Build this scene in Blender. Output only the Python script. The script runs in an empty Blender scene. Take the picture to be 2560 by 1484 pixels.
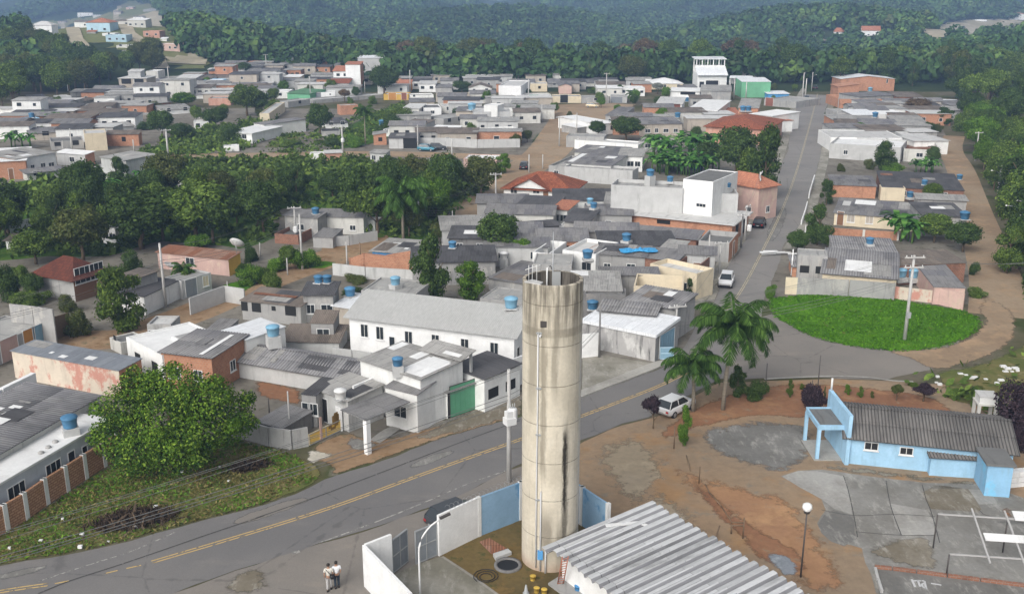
import bpy,math,random,re
import numpy as np
from mathutils import Vector,Matrix
R=math.radians
sc=bpy.context.scene
COL=sc.collection
random.seed(7);rng=np.random.default_rng(7)
# ---------------------------------------------------------------- camera, world, sun, exposure
CAMZ=34.0;TH=R(16.8);FPX=2560.0
cd=bpy.data.cameras.new('camera');cam=bpy.data.objects.new('camera',cd);COL.objects.link(cam)
cd.sensor_width=36;cd.lens=36;cd.clip_start=.5;cd.clip_end=20000
cam.location=(0,0,CAMZ);cam.rotation_euler=(R(90)-TH,0,0);sc.camera=cam
wd=bpy.data.worlds.new("World");sc.world=wd;wd.use_nodes=True
SUN_EL,SUN_AZ=R(37),R(-150)
_n=wd.node_tree.nodes;_l=wd.node_tree.links
_bg=_n['Background'];_sky=_n.new('ShaderNodeTexSky');_sky.sky_type='NISHITA';_sky.sun_disc=False
_sky.sun_elevation=SUN_EL;_sky.sun_rotation=SUN_AZ;_sky.dust_density=4.0;_sky.air_density=1.0;_sky.ozone_density=1.0
_hs=_n.new('ShaderNodeHueSaturation');_hs.inputs['Saturation'].default_value=.22
_l.new(_sky.outputs[0],_hs.inputs['Color']);_l.new(_hs.outputs[0],_bg.inputs[0]);_bg.inputs[1].default_value=.135
sd=bpy.data.lights.new('sun','SUN');sd.energy=1.5;sd.angle=R(42);sd.color=(1,.96,.9)
sun=bpy.data.objects.new('sun',sd);COL.objects.link(sun)
_dir=Vector((math.sin(SUN_AZ)*math.cos(SUN_EL),math.cos(SUN_AZ)*math.cos(SUN_EL),math.sin(SUN_EL)))
sun.rotation_euler=(-_dir).to_track_quat('-Z','Y').to_euler();sun.location=(0,0,300)
vs=sc.view_settings;vs.view_transform='Standard';vs.look='None';vs.gamma=1;vs.exposure=.35
sc.cycles.max_bounces=5;sc.cycles.diffuse_bounces=2;sc.cycles.glossy_bounces=2;sc.cycles.transmission_bounces=3
sc.cycles.transparent_max_bounces=10;sc.cycles.volume_bounces=0;sc.cycles.caustics_reflective=False;sc.cycles.caustics_refractive=False
# ---------------------------------------------------------------- terrain and picture -> place
def sm(a,b,t):
    t=min(1,max(0,(t-a)/(b-a)));return t*t*(3-2*t)
def Z(x,y):
    if y<330:return 0.0
    hl=26*sm(365,560,y)*math.exp(-((x+185+.12*(y-450))/105)**2)*(1-.5*sm(620,1000,y))
    v=-18*sm(420,640,y)
    rise=56*sm(700,2300,y)+15*math.exp(-((x+90)/330)**2-((y-1050)/260)**2)+9*math.exp(-((x-420)/240)**2-((y-980)/300)**2)
    rl=(15*math.sin(x*.0085+1.3+y*.002)*math.sin(y*.0062+.4)+8*math.sin(x*.019-y*.011))*sm(560,820,y)
    hr=19*sm(420,560,y)*math.exp(-((x-275)/75)**2)*(1-sm(640,900,y))
    notch=-26*math.exp(-((x/max(y,1)+.012)/.05)**2)*sm(950,1500,y)
    lnotch=-34*sm(.36,.50,-x/y)*sm(600,900,y)
    far=-30*sm(2300,3200,y)
    return hl+v+rise+rl+hr+notch+lnotch+far+1.2*math.sin(x*.021+y*.013)*sm(420,700,y)
CT,ST=math.cos(TH),math.sin(TH)
def ray(px,py):
    x=(px-1280)/FPX;v=-(py-742)/FPX
    return(x,CT+v*ST,-ST+v*CT)
def U(px,py,h=0.0):
    """the place h metres above the ground that the photograph shows at px, py (2560 x 1484)"""
    d=ray(px,py)
    if d[2]<-1e-6:
        t=(h-CAMZ)/d[2]
        if d[1]*t<330:return Vector((d[0]*t,d[1]*t,h))
    t0=300.0;t=300.0
    f=lambda t:CAMZ+d[2]*t-Z(d[0]*t,d[1]*t)-h
    while t<5000 and f(t)>0:t0=t;t+=6
    for _ in range(18):
        m=(t0+t)/2
        if f(m)>0:t0=m
        else:t=m
    return Vector((d[0]*t,d[1]*t,CAMZ+d[2]*t))
def hgt(px,py,yb):
    """height over the ground of the point seen at px, py whose foot is seen at px, yb"""
    g=U(px,yb);d=ray(px,py);t=g.y/d[1]
    return CAMZ+d[2]*t-g.z
CR=[0,0,1.0]
def crop(r,c):
    CR[0]=[0,640,1280,1900][c];CR[1]=[0,360,720,1084][r];CR[2]=.27375
def src():CR[0]=0;CR[1]=0;CR[2]=1.0
def S(p):return(CR[0]+p[0]*CR[2],CR[1]+p[1]*CR[2])
def UC(x,y,h=0.0):return U(*S((x,y)),h)
# ---------------------------------------------------------------- objects
def tag(o,label=None,cat=None,group=None,kind=None):
    if label:o['label']=label
    if cat:o['category']=cat
    if group:o['group']=group
    if kind:o['kind']=kind
    return o
def root(name,label,cat,loc=(0,0,0),rz=0,group=None):
    o=bpy.data.objects.new(name,None);COL.objects.link(o);o.location=loc;o.rotation_euler=(0,0,rz)
    o.empty_display_size=.5
    return tag(o,label,cat,group)
def link(name,me,parent=None,loc=None):
    o=bpy.data.objects.new(name,me);COL.objects.link(o)
    if parent is not None:o.parent=parent
    if loc is not None:o.location=loc
    return o
class MB:
    def __init__(s):s.v=[];s.f=[];s.uv=[];s.m=[];s.sm=[]
    def face(s,pts,m=0,ua=None,smooth=False,uv=None):
        pts=[Vector(p)for p in pts]
        n=Vector((0,0,0))
        for i in range(len(pts)):
            a,b=pts[i],pts[(i+1)%len(pts)]
            n+=Vector(((a.y-b.y)*(a.z+b.z),(a.z-b.z)*(a.x+b.x),(a.x-b.x)*(a.y+b.y)))
        if n.length<1e-12:return
        n.normalize()
        if ua is None:
            ua=Vector((1,0,0))if abs(n.z)>.999 else Vector((0,0,1)).cross(n).normalized()
        else:ua=Vector(ua)
        va=n.cross(ua)
        k=len(s.v);s.v+=[tuple(p)for p in pts];s.f.append(tuple(range(k,k+len(pts))))
        s.uv+=uv if uv else[(p.dot(ua),p.dot(va))for p in pts]
        s.m.append(m);s.sm.append(smooth)
    def box(s,x0,y0,z0,x1,y1,z1,m=0,skip=''):
        q={'b':[(x0,y0,z0),(x0,y1,z0),(x1,y1,z0),(x1,y0,z0)],'t':[(x0,y0,z1),(x1,y0,z1),(x1,y1,z1),(x0,y1,z1)],
             'F':[(x0,y0,z0),(x1,y0,z0),(x1,y0,z1),(x0,y0,z1)],'B':[(x1,y1,z0),(x0,y1,z0),(x0,y1,z1),(x1,y1,z1)],
             'L':[(x0,y1,z0),(x0,y0,z0),(x0,y0,z1),(x0,y1,z1)],'R':[(x1,y0,z0),(x1,y1,z0),(x1,y1,z1),(x1,y0,z1)]}
        for k,p in q.items():
            if k not in skip:s.face(p,m)
    def slab(s,pts,t,m=0,ua=None,me=None):
        """a sheet of thickness t hanging below the polygon pts (counter-clockwise seen from above)"""
        pts=[Vector(p)for p in pts];lo=[p-Vector((0,0,t))for p in pts]
        s.face(pts,m,ua);s.face(lo[::-1],m,ua)
        for i in range(len(pts)):
            j=(i+1)%len(pts);s.face([lo[i],lo[j],pts[j],pts[i]],m if me is None else me)
    def obox(s,p,q,w,hgt_,m=0):
        """a bar from p to q of width w and height hgt_ (p, q run along its lower middle line)"""
        p,q=Vector(p),Vector(q);d=q-p;L=d.length
        if L<1e-6:return
        d.normalize();sd_=Vector((0,0,1)).cross(d)
        if sd_.length<1e-3:sd_=Vector((1,0,0))
        sd_.normalize();up=d.cross(sd_)*1.0
        a=[p+sd_*w/2,p-sd_*w/2];c=[q+sd_*w/2,q-sd_*w/2];u=up*hgt_
        s.face([a[0],a[1],a[1]+u,a[0]+u],m);s.face([c[1],c[0],c[0]+u,c[1]+u],m)
        s.face([a[1],c[1],c[1]+u,a[1]+u],m);s.face([c[0],a[0],a[0]+u,c[0]+u],m)
        s.face([a[0]+u,a[1]+u,c[1]+u,c[0]+u],m);s.face([a[1],a[0],c[0],c[1]],m)
    def tube(s,pts,r,n=8,m=0,cap=True,r1=None):
        pts=[Vector(p)for p in pts];N=len(pts);rings=[]
        for i,p in enumerate(pts):
            d=(pts[min(i+1,N-1)]-pts[max(i-1,0)]).normalized()
            a=Vector((0,0,1))if abs(d.z)<.95 else Vector((1,0,0))
            u=d.cross(a).normalized();w=u.cross(d)
            rr=r if r1 is None else r+(r1-r)*i/(N-1)
            rings.append([p+(u*math.cos(2*math.pi*k/n)-w*math.sin(2*math.pi*k/n))*rr for k in range(n)])
        for i in range(N-1):
            for k in range(n):
                j=(k+1)%n;s.face([rings[i][k],rings[i+1][k],rings[i+1][j],rings[i][j]],m,smooth=True)
        if cap:s.face(rings[0],m);s.face(rings[-1][::-1],m)
    def lathe(s,prof,n=16,c=(0,0,0),m=0,smooth=True):
        for i in range(len(prof)-1):
            (r0,z0),(r1,z1)=prof[i],prof[i+1]
            for k in range(n):
                a,b=2*math.pi*k/n,2*math.pi*(k+1)/n
                P=lambda r,t,z:(c[0]+r*math.cos(t),c[1]+r*math.sin(t),c[2]+z)
                q=[P(r0,a,z0),P(r0,b,z0),P(r1,b,z1),P(r1,a,z1)];q2=[]
                for p in q:
                    if all((Vector(p)-Vector(o)).length>1e-6 for o in q2):q2.append(p)
                rm=max(r0,r1)
                uv=[(a*rm,z0),(b*rm,z0),(b*rm,z1),(a*rm,z1)]if len(q2)==4 else None
                if len(q2)>2:s.face(q2,m,smooth=smooth,uv=uv)
    def build(s,name,mats,parent=None,loc=None):
        me=bpy.data.meshes.new(name);me.from_pydata(s.v,[],s.f)
        if not isinstance(mats,(list,tuple)):mats=[mats]
        for x in mats:me.materials.append(M[x]if isinstance(x,str)else x)
        u=me.uv_layers.new(name='UVMap');u.data.foreach_set('uv',np.array(s.uv,dtype=np.float32).ravel())
        me.polygons.foreach_set('material_index',s.m);me.polygons.foreach_set('use_smooth',s.sm)
        me.update()
        if any(s.sm):
            import bmesh
            bm=bmesh.new();bm.from_mesh(me);bmesh.ops.remove_doubles(bm,verts=bm.verts,dist=1e-5);bm.to_mesh(me);bm.free()
        return link(name,me,parent,loc)
# ---------------------------------------------------------------- materials
M={}
def lin(c):
    if isinstance(c,str):
        c=[int(c[i:i+2],16)/255 for i in(0,2,4)];return tuple((x/12.92 if x<=.04045 else((x+.055)/1.055)**2.4)for x in c)+(1,)
    return tuple(c)[:3]+(1,)
class NT:
    def __init__(s,name):
        s.m=bpy.data.materials.new(name);s.m.use_nodes=True;M[name]=s.m
        s.t=s.m.node_tree;s.b=s.t.nodes['Principled BSDF'];s.o=s.t.nodes['Material Output']
    def n(s,ty,ins=None,**kw):
        x=s.t.nodes.new(ty)
        for k,v in kw.items():setattr(x,k,v)
        for k,v in(ins or{}).items():
            if hasattr(v,'is_linked')or hasattr(v,'links'):s.t.links.new(v,x.inputs[k])
            else:x.inputs[k].default_value=v
        return x
    def mix(s,f,a,b,mode='MIX'):
        x=s.t.nodes.new('ShaderNodeMix');x.data_type='RGBA';x.blend_type=mode;x.clamp_factor=True
        for k,v in((0,f),(6,a),(7,b)):
            if hasattr(v,'links'):s.t.links.new(v,x.inputs[k])
            else:x.inputs[k].default_value=v
        return x.outputs[2]
    def math(s,op,a,b=0.0,c=None):
        x=s.t.nodes.new('ShaderNodeMath');x.operation=op
        for k,v in((0,a),(1,b))+(((2,c),)if c is not None else()):
            if hasattr(v,'links'):s.t.links.new(v,x.inputs[k])
            else:x.inputs[k].default_value=v
        return x.outputs[0]
    def rng(s,v,a,b,c=0.0,d=1.0,smooth=True):
        return s.n('ShaderNodeMapRange',{0:v,1:a,2:b,3:c,4:d},interpolation_type='SMOOTHSTEP' if smooth else 'LINEAR').outputs[0]
    def uv(s):return s.n('ShaderNodeUVMap').outputs[0]
    def pos(s):return s.n('ShaderNodeNewGeometry').outputs['Position']
    def noise(s,vec,scale,detail=4,sc3=None,rough=.55,off=None):
        if sc3 or off is not None:
            mp=s.n('ShaderNodeMapping',{0:vec});mp.inputs['Scale'].default_value=sc3 or(1,1,1)
            if off is not None:s.t.links.new(off,mp.inputs['Location'])
            vec=mp.outputs[0]
        return s.n('ShaderNodeTexNoise',{'Vector':vec,'Scale':scale,'Detail':detail,'Roughness':rough}).outputs[0]
    def rnd(s):return s.n('ShaderNodeObjectInfo').outputs['Random']
    def off(s):
        r=s.rnd();return s.n('ShaderNodeCombineXYZ',{0:s.math('MULTIPLY',r,91.7),1:s.math('MULTIPLY',r,47.3),2:s.math('MULTIPLY',r,13.1)}).outputs[0]
    def val(s,col,v):
        return s.n('ShaderNodeHueSaturation',{'Color':col,'Value':v}).outputs[0]
    def bump(s,h,d,st=1.0):
        b=s.n('ShaderNodeBump',{'Height':h,'Distance':d,'Strength':st});s.t.links.new(b.outputs[0],s.b.inputs['Normal'])
    def out(s,col,rough=.85,spec=.3):
        if hasattr(col,'links'):s.t.links.new(col,s.b.inputs['Base Color'])
        else:s.b.inputs['Base Color'].default_value=col
        if hasattr(rough,'links'):s.t.links.new(rough,s.b.inputs['Roughness'])
        else:s.b.inputs['Roughness'].default_value=rough
        s.b.inputs['Specular IOR Level'].default_value=spec
        return s.m
def plain(name,col,rough=.6,metal=0,spec=.4):
    t=NT(name);t.out(lin(col),rough,spec);t.b.inputs['Metallic'].default_value=metal;return t.m
def wallmat(name,col,stain='4a463e',amount=.45,var=.16,patch=None,pamt=0.5,rough=.9):
    """painted or rendered masonry: uneven paint, streaks of damp of irregular shape, peeled patches"""
    t=NT(name);uv=t.uv();of=t.off()
    n1=t.noise(uv,.7,5,None,.6,of);n2=t.noise(uv,1.0,6,(1.6,.22,1),.65,of);n3=t.noise(uv,6,4,None,.6,of)
    c=t.val(lin(col),t.math('ADD',t.math('MULTIPLY',t.rnd(),var),1-var*.6))
    c=t.val(c,t.rng(n1,.25,.75,.86,1.08,False))
    if patch:
        p=t.noise(uv,.55,6,(1,.6,1),.7,of);c=t.mix(t.math('MULTIPLY',t.rng(p,.62-pamt*.22,.70-pamt*.2),.9),c,lin(patch))
    c=t.mix(t.math('MULTIPLY',t.rng(n2,.52,.74),amount),c,lin(stain))
    c=t.val(c,t.rng(n3,.2,.8,.93,1.06,False))
    t.bump(n3,.01,.4);return t.out(c,rough,.25)
def roofmat(name,col,col2,pitch=.18,depth=.35,amt=.4,stain='2c2b28',sheets=(1.0,2.2),bumpd=.03,var=.2,rough=.85,gloss=.3):
    """corrugated sheets laid in courses: sheet-to-sheet tint, ribs, weathering"""
    t=NT(name);uv=t.uv();of=t.off()
    br=t.n('ShaderNodeTexBrick',{'Vector':uv,'Color1':lin(col),'Color2':lin(col2),'Mortar':lin(stain),'Scale':1.0,'Mortar Size':.012,
                                    'Brick Width':sheets[0],'Row Height':sheets[1],'Bias':0.0,'Mortar Smooth':.4})
    c=br.outputs[0]
    c=t.val(c,t.math('ADD',t.math('MULTIPLY',t.rnd(),var),1-var*.55))
    n1=t.noise(uv,.5,6,(1,.45,1),.65,of);c=t.mix(t.math('MULTIPLY',t.rng(n1,.48,.72),amt),c,lin(stain))
    n2=t.noise(uv,5,5,(1,.3,1),.6,of);c=t.val(c,t.rng(n2,.25,.75,.85,1.12,False))
    x=t.n('ShaderNodeSeparateXYZ',{0:uv}).outputs[0]
    w=t.math('SINE',t.math('MULTIPLY',x,2*math.pi/pitch))
    w=t.math('MULTIPLY_ADD',w,.5,.5)
    if depth:c=t.val(c,t.rng(w,0,.55,1-depth,1.0))  # rib troughs darkened in the colour: groove shade painted in
    if bumpd:t.bump(w,bumpd,.8)
    return t.out(c,rough,gloss)
wallmat('white',(.78,.78,.76),amount=.22);wallmat('white_clean',(.82,.82,.81),amount=.1,var=.06)
wallmat('offwhite',(.62,.61,.57),amount=.42);wallmat('cream',(.66,.57,.42),amount=.25);wallmat('beige',(.45,.40,.34),amount=.4)
wallmat('cement',(.36,.355,.345),amount=.5,patch='b2afaa',pamt=.3);wallmat('cement_dark',(.2,.195,.19),stain='2a2724',amount=.6,patch='8f8a84',pamt=.2)
wallmat('cement_pale',(.50,.50,.49),amount=.35)
wallmat('salmon',(.56,.31,.23),amount=.25,patch='c9a596',pamt=.35);wallmat('pink',(.58,.40,.35),amount=.22,patch='c9b3a2',pamt=.4)
wallmat('peeling',(.63,.55,.45),stain='6b6156',amount=.22,patch='bf8677',pamt=.55)
wallmat('skyblue',(.36,.58,.76),amount=.25,stain='54605f',patch='a7cbe4',pamt=.3);wallmat('paleblue',(.45,.62,.72),amount=.2)
wallmat('azure',(.10,.32,.62),amount=.3);wallmat('green',(.16,.40,.24),amount=.15);wallmat('cyan',(.22,.55,.65),amount=.15)
wallmat('yellow',(.62,.39,.08),amount=.2);wallmat('orange',(.66,.30,.10),amount=.25);wallmat('red_brown',(.25,.10,.07),amount=.3)
wallmat('tower',(.52,.47,.37),amount=.3)
wallmat('slab',(.34,.335,.32),stain='33302c',amount=.55,patch='b9b6b0',pamt=.35);wallmat('slab_dark',(.17,.17,.165),stain='1f1e1d',amount=.5)
wallmat('slab_white',(.76,.76,.75),stain='8f8c86',amount=.3,var=.08);wallmat('slab_pale',(.55,.545,.53),amount=.4)
roofmat('fibro','8d8b89','76757a',amt=.5);roofmat('fibro_dark','605f61','4f4e50',amt=.5);roofmat('fibro_pale','a9a7a3','95938f',amt=.35,depth=.2)
roofmat('fibro_brown','857a70','6e665f',amt=.5);roofmat('zinc_white','e6e8ea','dcdee0',depth=.08,amt=.08,stain='8d9092',rough=.5,bumpd=.015)
roofmat('zinc_grey','b1b1ae','a8a8a6',depth=.1,amt=.12,sheets=(60,60),stain='7d7c78',rough=.5,bumpd=.02,var=.05)
roofmat('clay','a86548','8d4e38',pitch=.22,depth=.35,amt=.4,stain='4a2f26',sheets=(.22,.4));roofmat('clay_dark','74402f','5e3328',pitch=.22,depth=.3,amt=.4,stain='36221c',sheets=(.22,.4))
roofmat('clay_light','c98a6d','b5765c',pitch=.22,depth=.25,amt=.3,stain='6d4334',sheets=(.22,.4));roofmat('rust','8b5b42','a08271',amt=.5,stain='50301f')
roofmat('green_roof','5f8a67','557f5f',amt=.3)
def brickmat(name,c1,c2,mort,row=.2,bw=.32,ms=.016,stain='3b2a22',amt=.35):
    t=NT(name);uv=t.uv();of=t.off()
    br=t.n('ShaderNodeTexBrick',{'Vector':uv,'Color1':lin(c1),'Color2':lin(c2),'Mortar':lin(mort),'Scale':1.0,'Mortar Size':ms,'Brick Width':bw,'Row Height':row,'Mortar Smooth':.1})
    c=t.val(br.outputs[0],t.math('ADD',t.math('MULTIPLY',t.rnd(),.2),.9))
    n1=t.noise(uv,.6,6,(1,.5,1),.65,of);c=t.mix(t.math('MULTIPLY',t.rng(n1,.5,.72),amt),c,lin(stain))
    n2=t.noise(uv,4,4,None,.6,of);c=t.val(c,t.rng(n2,.25,.75,.86,1.12,False))
    t.bump(br.outputs[1],.01,-.5);return t.out(c,.9,.2)
brickmat('brick','bb8668','ab7558','ab9484');brickmat('brick_dark','8f6450','7e5645','8a7a70',amt=.5);brickmat('brick_bare','c79d7e','b58a6c','9a7258',row=.19,bw=.4,ms=.035,amt=.15)
plain('glass',(.03,.036,.04),.12,0,.6);plain('dark',(.02,.02,.02),.9);plain('frame_grey',(.35,.36,.36),.5);plain('frame_white',(.72,.72,.71),.5)
plain('door_brown',(.20,.10,.05),.6);plain('pvc',(.6,.6,.6),.5);plain('black',(.015,.015,.016),.5);plain('steel',(.4,.41,.42),.4,.6);plain('steel_dark',(.09,.08,.075),.6,.3)
plain('tyre',(.02,.02,.02),.85);plain('lamp_lens',(.75,.75,.72),.2);plain('tail_red',(.35,.02,.02),.3);plain('globe',(.8,.8,.78),.3)
wallmat('pole_concrete',(.50,.49,.47),amount=.2,var=.1);wallmat('tank_blue',(.08,.22,.38),stain='2f4a5e',amount=.4,var=.35,rough=.5)
wallmat('tank_lightblue',(.22,.44,.60),stain='48718a',amount=.2,rough=.5);wallmat('tarp',(.05,.32,.62),stain='2b6aa0',amount=.5,rough=.5);wallmat('wood',(.20,.14,.09),amount=.4)
wallmat('gate_green',(.13,.37,.22),stain='5b8c6c',amount=.3,rough=.6);wallmat('gate_yellow',(.74,.50,.12),stain='5a3c0c',amount=.1,rough=.6);wallmat('gate_blue',(.22,.36,.46),amount=.25,rough=.6);wallmat('gate_grey',(.24,.26,.28),amount=.3,rough=.6)
wallmat('gate_white',(.7,.71,.72),amount=.15,rough=.6)
wallmat('wall_blue',(.28,.44,.60),stain='8fb2ce',amount=.55,patch='5f8fb6',pamt=.4)
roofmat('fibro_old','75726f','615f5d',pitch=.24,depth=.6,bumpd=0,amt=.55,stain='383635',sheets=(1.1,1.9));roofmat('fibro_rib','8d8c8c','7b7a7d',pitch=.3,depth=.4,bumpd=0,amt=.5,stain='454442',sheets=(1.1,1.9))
wallmat('washroom_paint',(.28,.50,.70),amount=.4,stain='8a9a9f',patch='7fbfe0',pamt=.5)
roofmat('fibro_blue','8f949a','7f848c',amt=.4,stain='5b5e63',depth=.2);wallmat('paleblue_grey',(.50,.53,.57),amount=.2);wallmat('rusty_slab',(.58,.57,.55),stain='8a5a3c',amount=.75)
wallmat('orange_door',(.50,.24,.07),amount=.2)
plain('beam_grey',(.42,.41,.40),.7)
# ---------------------------------------------------------------- ground materials (world position)
def groundmat(name,cols,scales=(.05,.25,2.0),bump=.03,rough=.95,speck=None,thr=(.42,.6),fine=.16):
    t=NT(name);p=t.pos()
    a=t.noise(p,scales[0],6,None,.62);b=t.noise(p,scales[1],6,None,.65);c3=t.noise(p,scales[2],5,None,.65)
    c=t.mix(t.rng(a,thr[0],thr[1]),lin(cols[0]),lin(cols[1]))
    if len(cols)>2:c=t.mix(t.rng(b,.5,.66),c,lin(cols[2]))
    if len(cols)>3:c=t.mix(t.rng(t.noise(p,scales[1]*2.3,6,None,.7),.56,.68),c,lin(cols[3]))
    c=t.val(c,t.rng(c3,.25,.75,1-fine,1+fine,False))
    if speck:
        v=t.noise(p,9,2,None,.5);c=t.mix(t.rng(v,.66,.72),c,lin(speck))
    t.bump(c3,bump,.6);return t.out(c,rough,.08)
groundmat('g_base',('555339','676152','444d2c','757066'),(.035,.12,1.2))
groundmat('g_forest',('2c3a20','3a4526','232f1a'),(.03,.12,1.0))
groundmat('g_yard',('746f66','827d74','656057','565642'),(.06,.3,1.5))
groundmat('g_dirt',('9a8268','8b735a','7d6347','6d6a52'),(.07,.3,1.6))
groundmat('g_dirtroad',('9c8a74','8e7a64','a58c70','85735f'),(.05,.25,1.6))
groundmat('g_earth',('957f67','8d7c68','9c7c5a','857a6c'),(.06,.22,1.4),thr=(.40,.62))
groundmat('g_orange',('a07c5c','977459','aa8664','8f7a66'),(.07,.3,1.6));groundmat('g_tan',('9a8d7a','918470','a2947e','8d806f'),(.08,.4,1.8));groundmat('g_redearth',('8f6a50','84604a','9a7658','8a7762'),(.09,.4,2.0))
groundmat('g_sand',('a89c8b','b3a897','988a76','a08e76'),(.08,.4,1.8))
groundmat('g_rubble',('b9b3a6','a39c8f','c8c3b8'),(.3,1.0,4.0),bump=.08)
groundmat('g_gravel',('8b9096','7d8287','9aa0a5'),(.3,1.2,7.0),bump=.05)
groundmat('g_grass',('436022','3b5520','4d6a24','5b6b2e'),(.1,.4,3.0))
groundmat('g_lawn',('4f7a1c','446b18','598620','6d7034'),(.09,.35,2.5),bump=.08)
groundmat('g_verge',('5c6236','756d47','4f5a30','8c8060'),(.16,.45,2.4),bump=.08)
groundmat('g_clearing',('6d7148','7d7656','5d6a40','8d8068'),(.02,.08,.5))
groundmat('g_pale',('a39a86','978f78','b3a893'),(.02,.08,.4))
groundmat('g_farplain',('7f8a80','8d978c','9a9c8c'),(.002,.006,.03))
def concmat(name,col,dark,joint=None,amt=.5):
    t=NT(name);p=t.pos()
    a=t.noise(p,.12,6,None,.65);b=t.noise(p,.5,6,(1,.5,1),.65);c3=t.noise(p,4,5,None,.6)
    c=t.mix(t.math('MULTIPLY',t.rng(a,.40,.62),amt),lin(col),lin(dark));c=t.mix(t.math('MULTIPLY',t.rng(t.noise(p,1.3,7,(1,.35,1),.75),.5,.66),.45),c,lin('b9b6ae'));c=t.mix(t.math('MULTIPLY',t.rng(b,.5,.68),amt*.8),c,lin(dark))
    c=t.val(c,t.rng(c3,.25,.75,.88,1.1,False));t.bump(c3,.01,.5);return t.out(c,.9,.25)
concmat('c_yard','8d8b86','6a665e');concmat('c_pale','a5a39e','7f7b74');concmat('c_dark','807e7a','5f5d58',amt=.6);concmat('c_brown','8b8477','665d4c',amt=.7)
concmat('c_path','9a968c','6d6a5c',amt=.7);concmat('c_kerb','a8a59e','77736b')
def asphalt(name,col,patch,light):
    t=NT(name);p=t.pos()
    a=t.noise(p,.07,5,None,.6);b=t.noise(p,.35,6,(.35,1,1),.65);f=t.noise(p,14,3,None,.7)
    c=t.mix(t.math('MULTIPLY',t.rng(a,.4,.66),.7),lin(col),lin(patch));c=t.mix(t.math('MULTIPLY',t.rng(b,.54,.74),.5),c,lin(light))
    cr=t.n('ShaderNodeTexVoronoi',{'Vector':p,'Scale':.11},feature='DISTANCE_TO_EDGE').outputs[0]
    c=t.mix(t.math('MULTIPLY',t.rng(t.math('ADD',cr,t.math('MULTIPLY',t.noise(p,1.2,3),.05)),.022,.035,1,0),.3),c,lin('3c3a38'))
    c=t.val(c,t.rng(f,.2,.8,.86,1.14,False));t.bump(f,.006,.5);return t.out(c,.88,.3)
asphalt('asphalt','6f6d6c','7b7875','85807a');asphalt('asphalt_old','7a756f','89827a','948b7f');asphalt('asphalt_street','7d7a77','8b8782','959089')
def paintmat(name,col,lo=.52,hi=.66):
    t=NT(name);p=t.pos();n=t.noise(p,2.2,5,None,.7)
    tr=t.n('ShaderNodeBsdfTransparent').outputs[0];t.out(lin(col),.8)
    mx=t.n('ShaderNodeMixShader');t.t.links.new(t.rng(n,lo,hi,0,1),mx.inputs[0]);t.t.links.new(t.b.outputs[0],mx.inputs[1]);t.t.links.new(tr,mx.inputs[2]);t.t.links.new(mx.outputs[0],t.o.inputs[0])
paintmat('paint_yellow','c1a56b');paintmat('paint_pale','b3a98f');paintmat('paint_white','a5a29c',.4,.62);paintmat('seam','4c4a48')
# ---------------------------------------------------------------- terrain sheet
def terrain():
    ys=[-80,0,60,120,200,280,330]+list(np.arange(345,720,9))+list(np.arange(720,1400,18))+list(np.arange(1400,3300,45))+list(np.arange(3300,9000,400))+[12000]
    ts=np.linspace(-1,1,141);v=[];f=[]
    for y in ys:
        w=.78*max(y,0)+190
        for t in ts:v.append((t*w,y,Z(t*w,y)))
    n=len(ts)
    for i in range(len(ys)-1):
        for j in range(n-1):f.append((i*n+j,i*n+j+1,(i+1)*n+j+1,(i+1)*n+j))
    me=bpy.data.meshes.new('terrain');me.from_pydata(v,[],f);me.materials.append(M['g_base']);me.materials.append(M['g_forest']);me.materials.append(M['g_farplain'])
    for p in me.polygons:p.material_index=0 if p.center.y<352 else 1 if p.center.y<2300 else 2
    me.polygons.foreach_set('use_smooth',[True]*len(me.polygons))
    tag(link('terrain',me),kind='structure')
terrain()
from mathutils.geometry import tessellate_polygon
def ragged(P,amp,step):
    out=[];n=len(P);L=0
    for i in range(n):
        a,b=P[i],P[(i+1)%n];d=b-a;l=d.length
        if l<1e-3:continue
        nn=Vector((-d.y,d.x))/l;k=max(1,int(l/step))
        for j in range(k):
            t=j/k
            o=0 if j==0 else amp*(random.random()-.5)*1.1+amp*.6*math.sin((L+l*t)*.9/max(step,.1)*.35+i)
            out.append(a+d*t+nn*o)
        L+=l
    return out
def smooth_poly(P,it=2,closed=True):
    for _ in range(it):
        Q=[];n=len(P)
        if not closed:Q.append(P[0])
        for i in range(n if closed else n-1):
            a,b=P[i],P[(i+1)%n];Q+=[a*.75+b*.25,a*.25+b*.75]
        if not closed:Q.append(P[-1])
        P=Q
    return P
def sheet(name,pts,mat,k,amp=.3,step=.8,kind='structure',smooth=0,h=0.0,label=None,cat=None,thick=0):
    P=[Vector(UC(*p)[:2])for p in pts]
    if smooth:P=smooth_poly(P,smooth)
    if amp:P=ragged(P,amp,step)
    z=.004*k+h
    tri=tessellate_polygon([[Vector((p.x,p.y,0))for p in P]])
    f=[]
    for t in tri:
        a,b,c=(P[i]for i in t)
        cr=(b.x-a.x)*(c.y-a.y)-(b.y-a.y)*(c.x-a.x)
        f.append(tuple(t)if cr>0 else(t[0],t[2],t[1]))
    V=[(p.x,p.y,z)for p in P]
    if thick:
        n=len(P);V+=[(p.x,p.y,z-thick)for p in P]
        ar=sum(P[i].x*P[(i+1)%n].y-P[(i+1)%n].x*P[i].y for i in range(n))
        for i in range(n):
            j=(i+1)%n;f.append((n+i,n+j,j,i)if ar>0 else(i,j,n+j,n+i))
    me=bpy.data.meshes.new(name);me.from_pydata(V,[],f);me.materials.append(M[mat])
    u=me.uv_layers.new(name='UVMap')
    o=link(name,me);tag(o,label,cat,None,kind);return o
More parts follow.
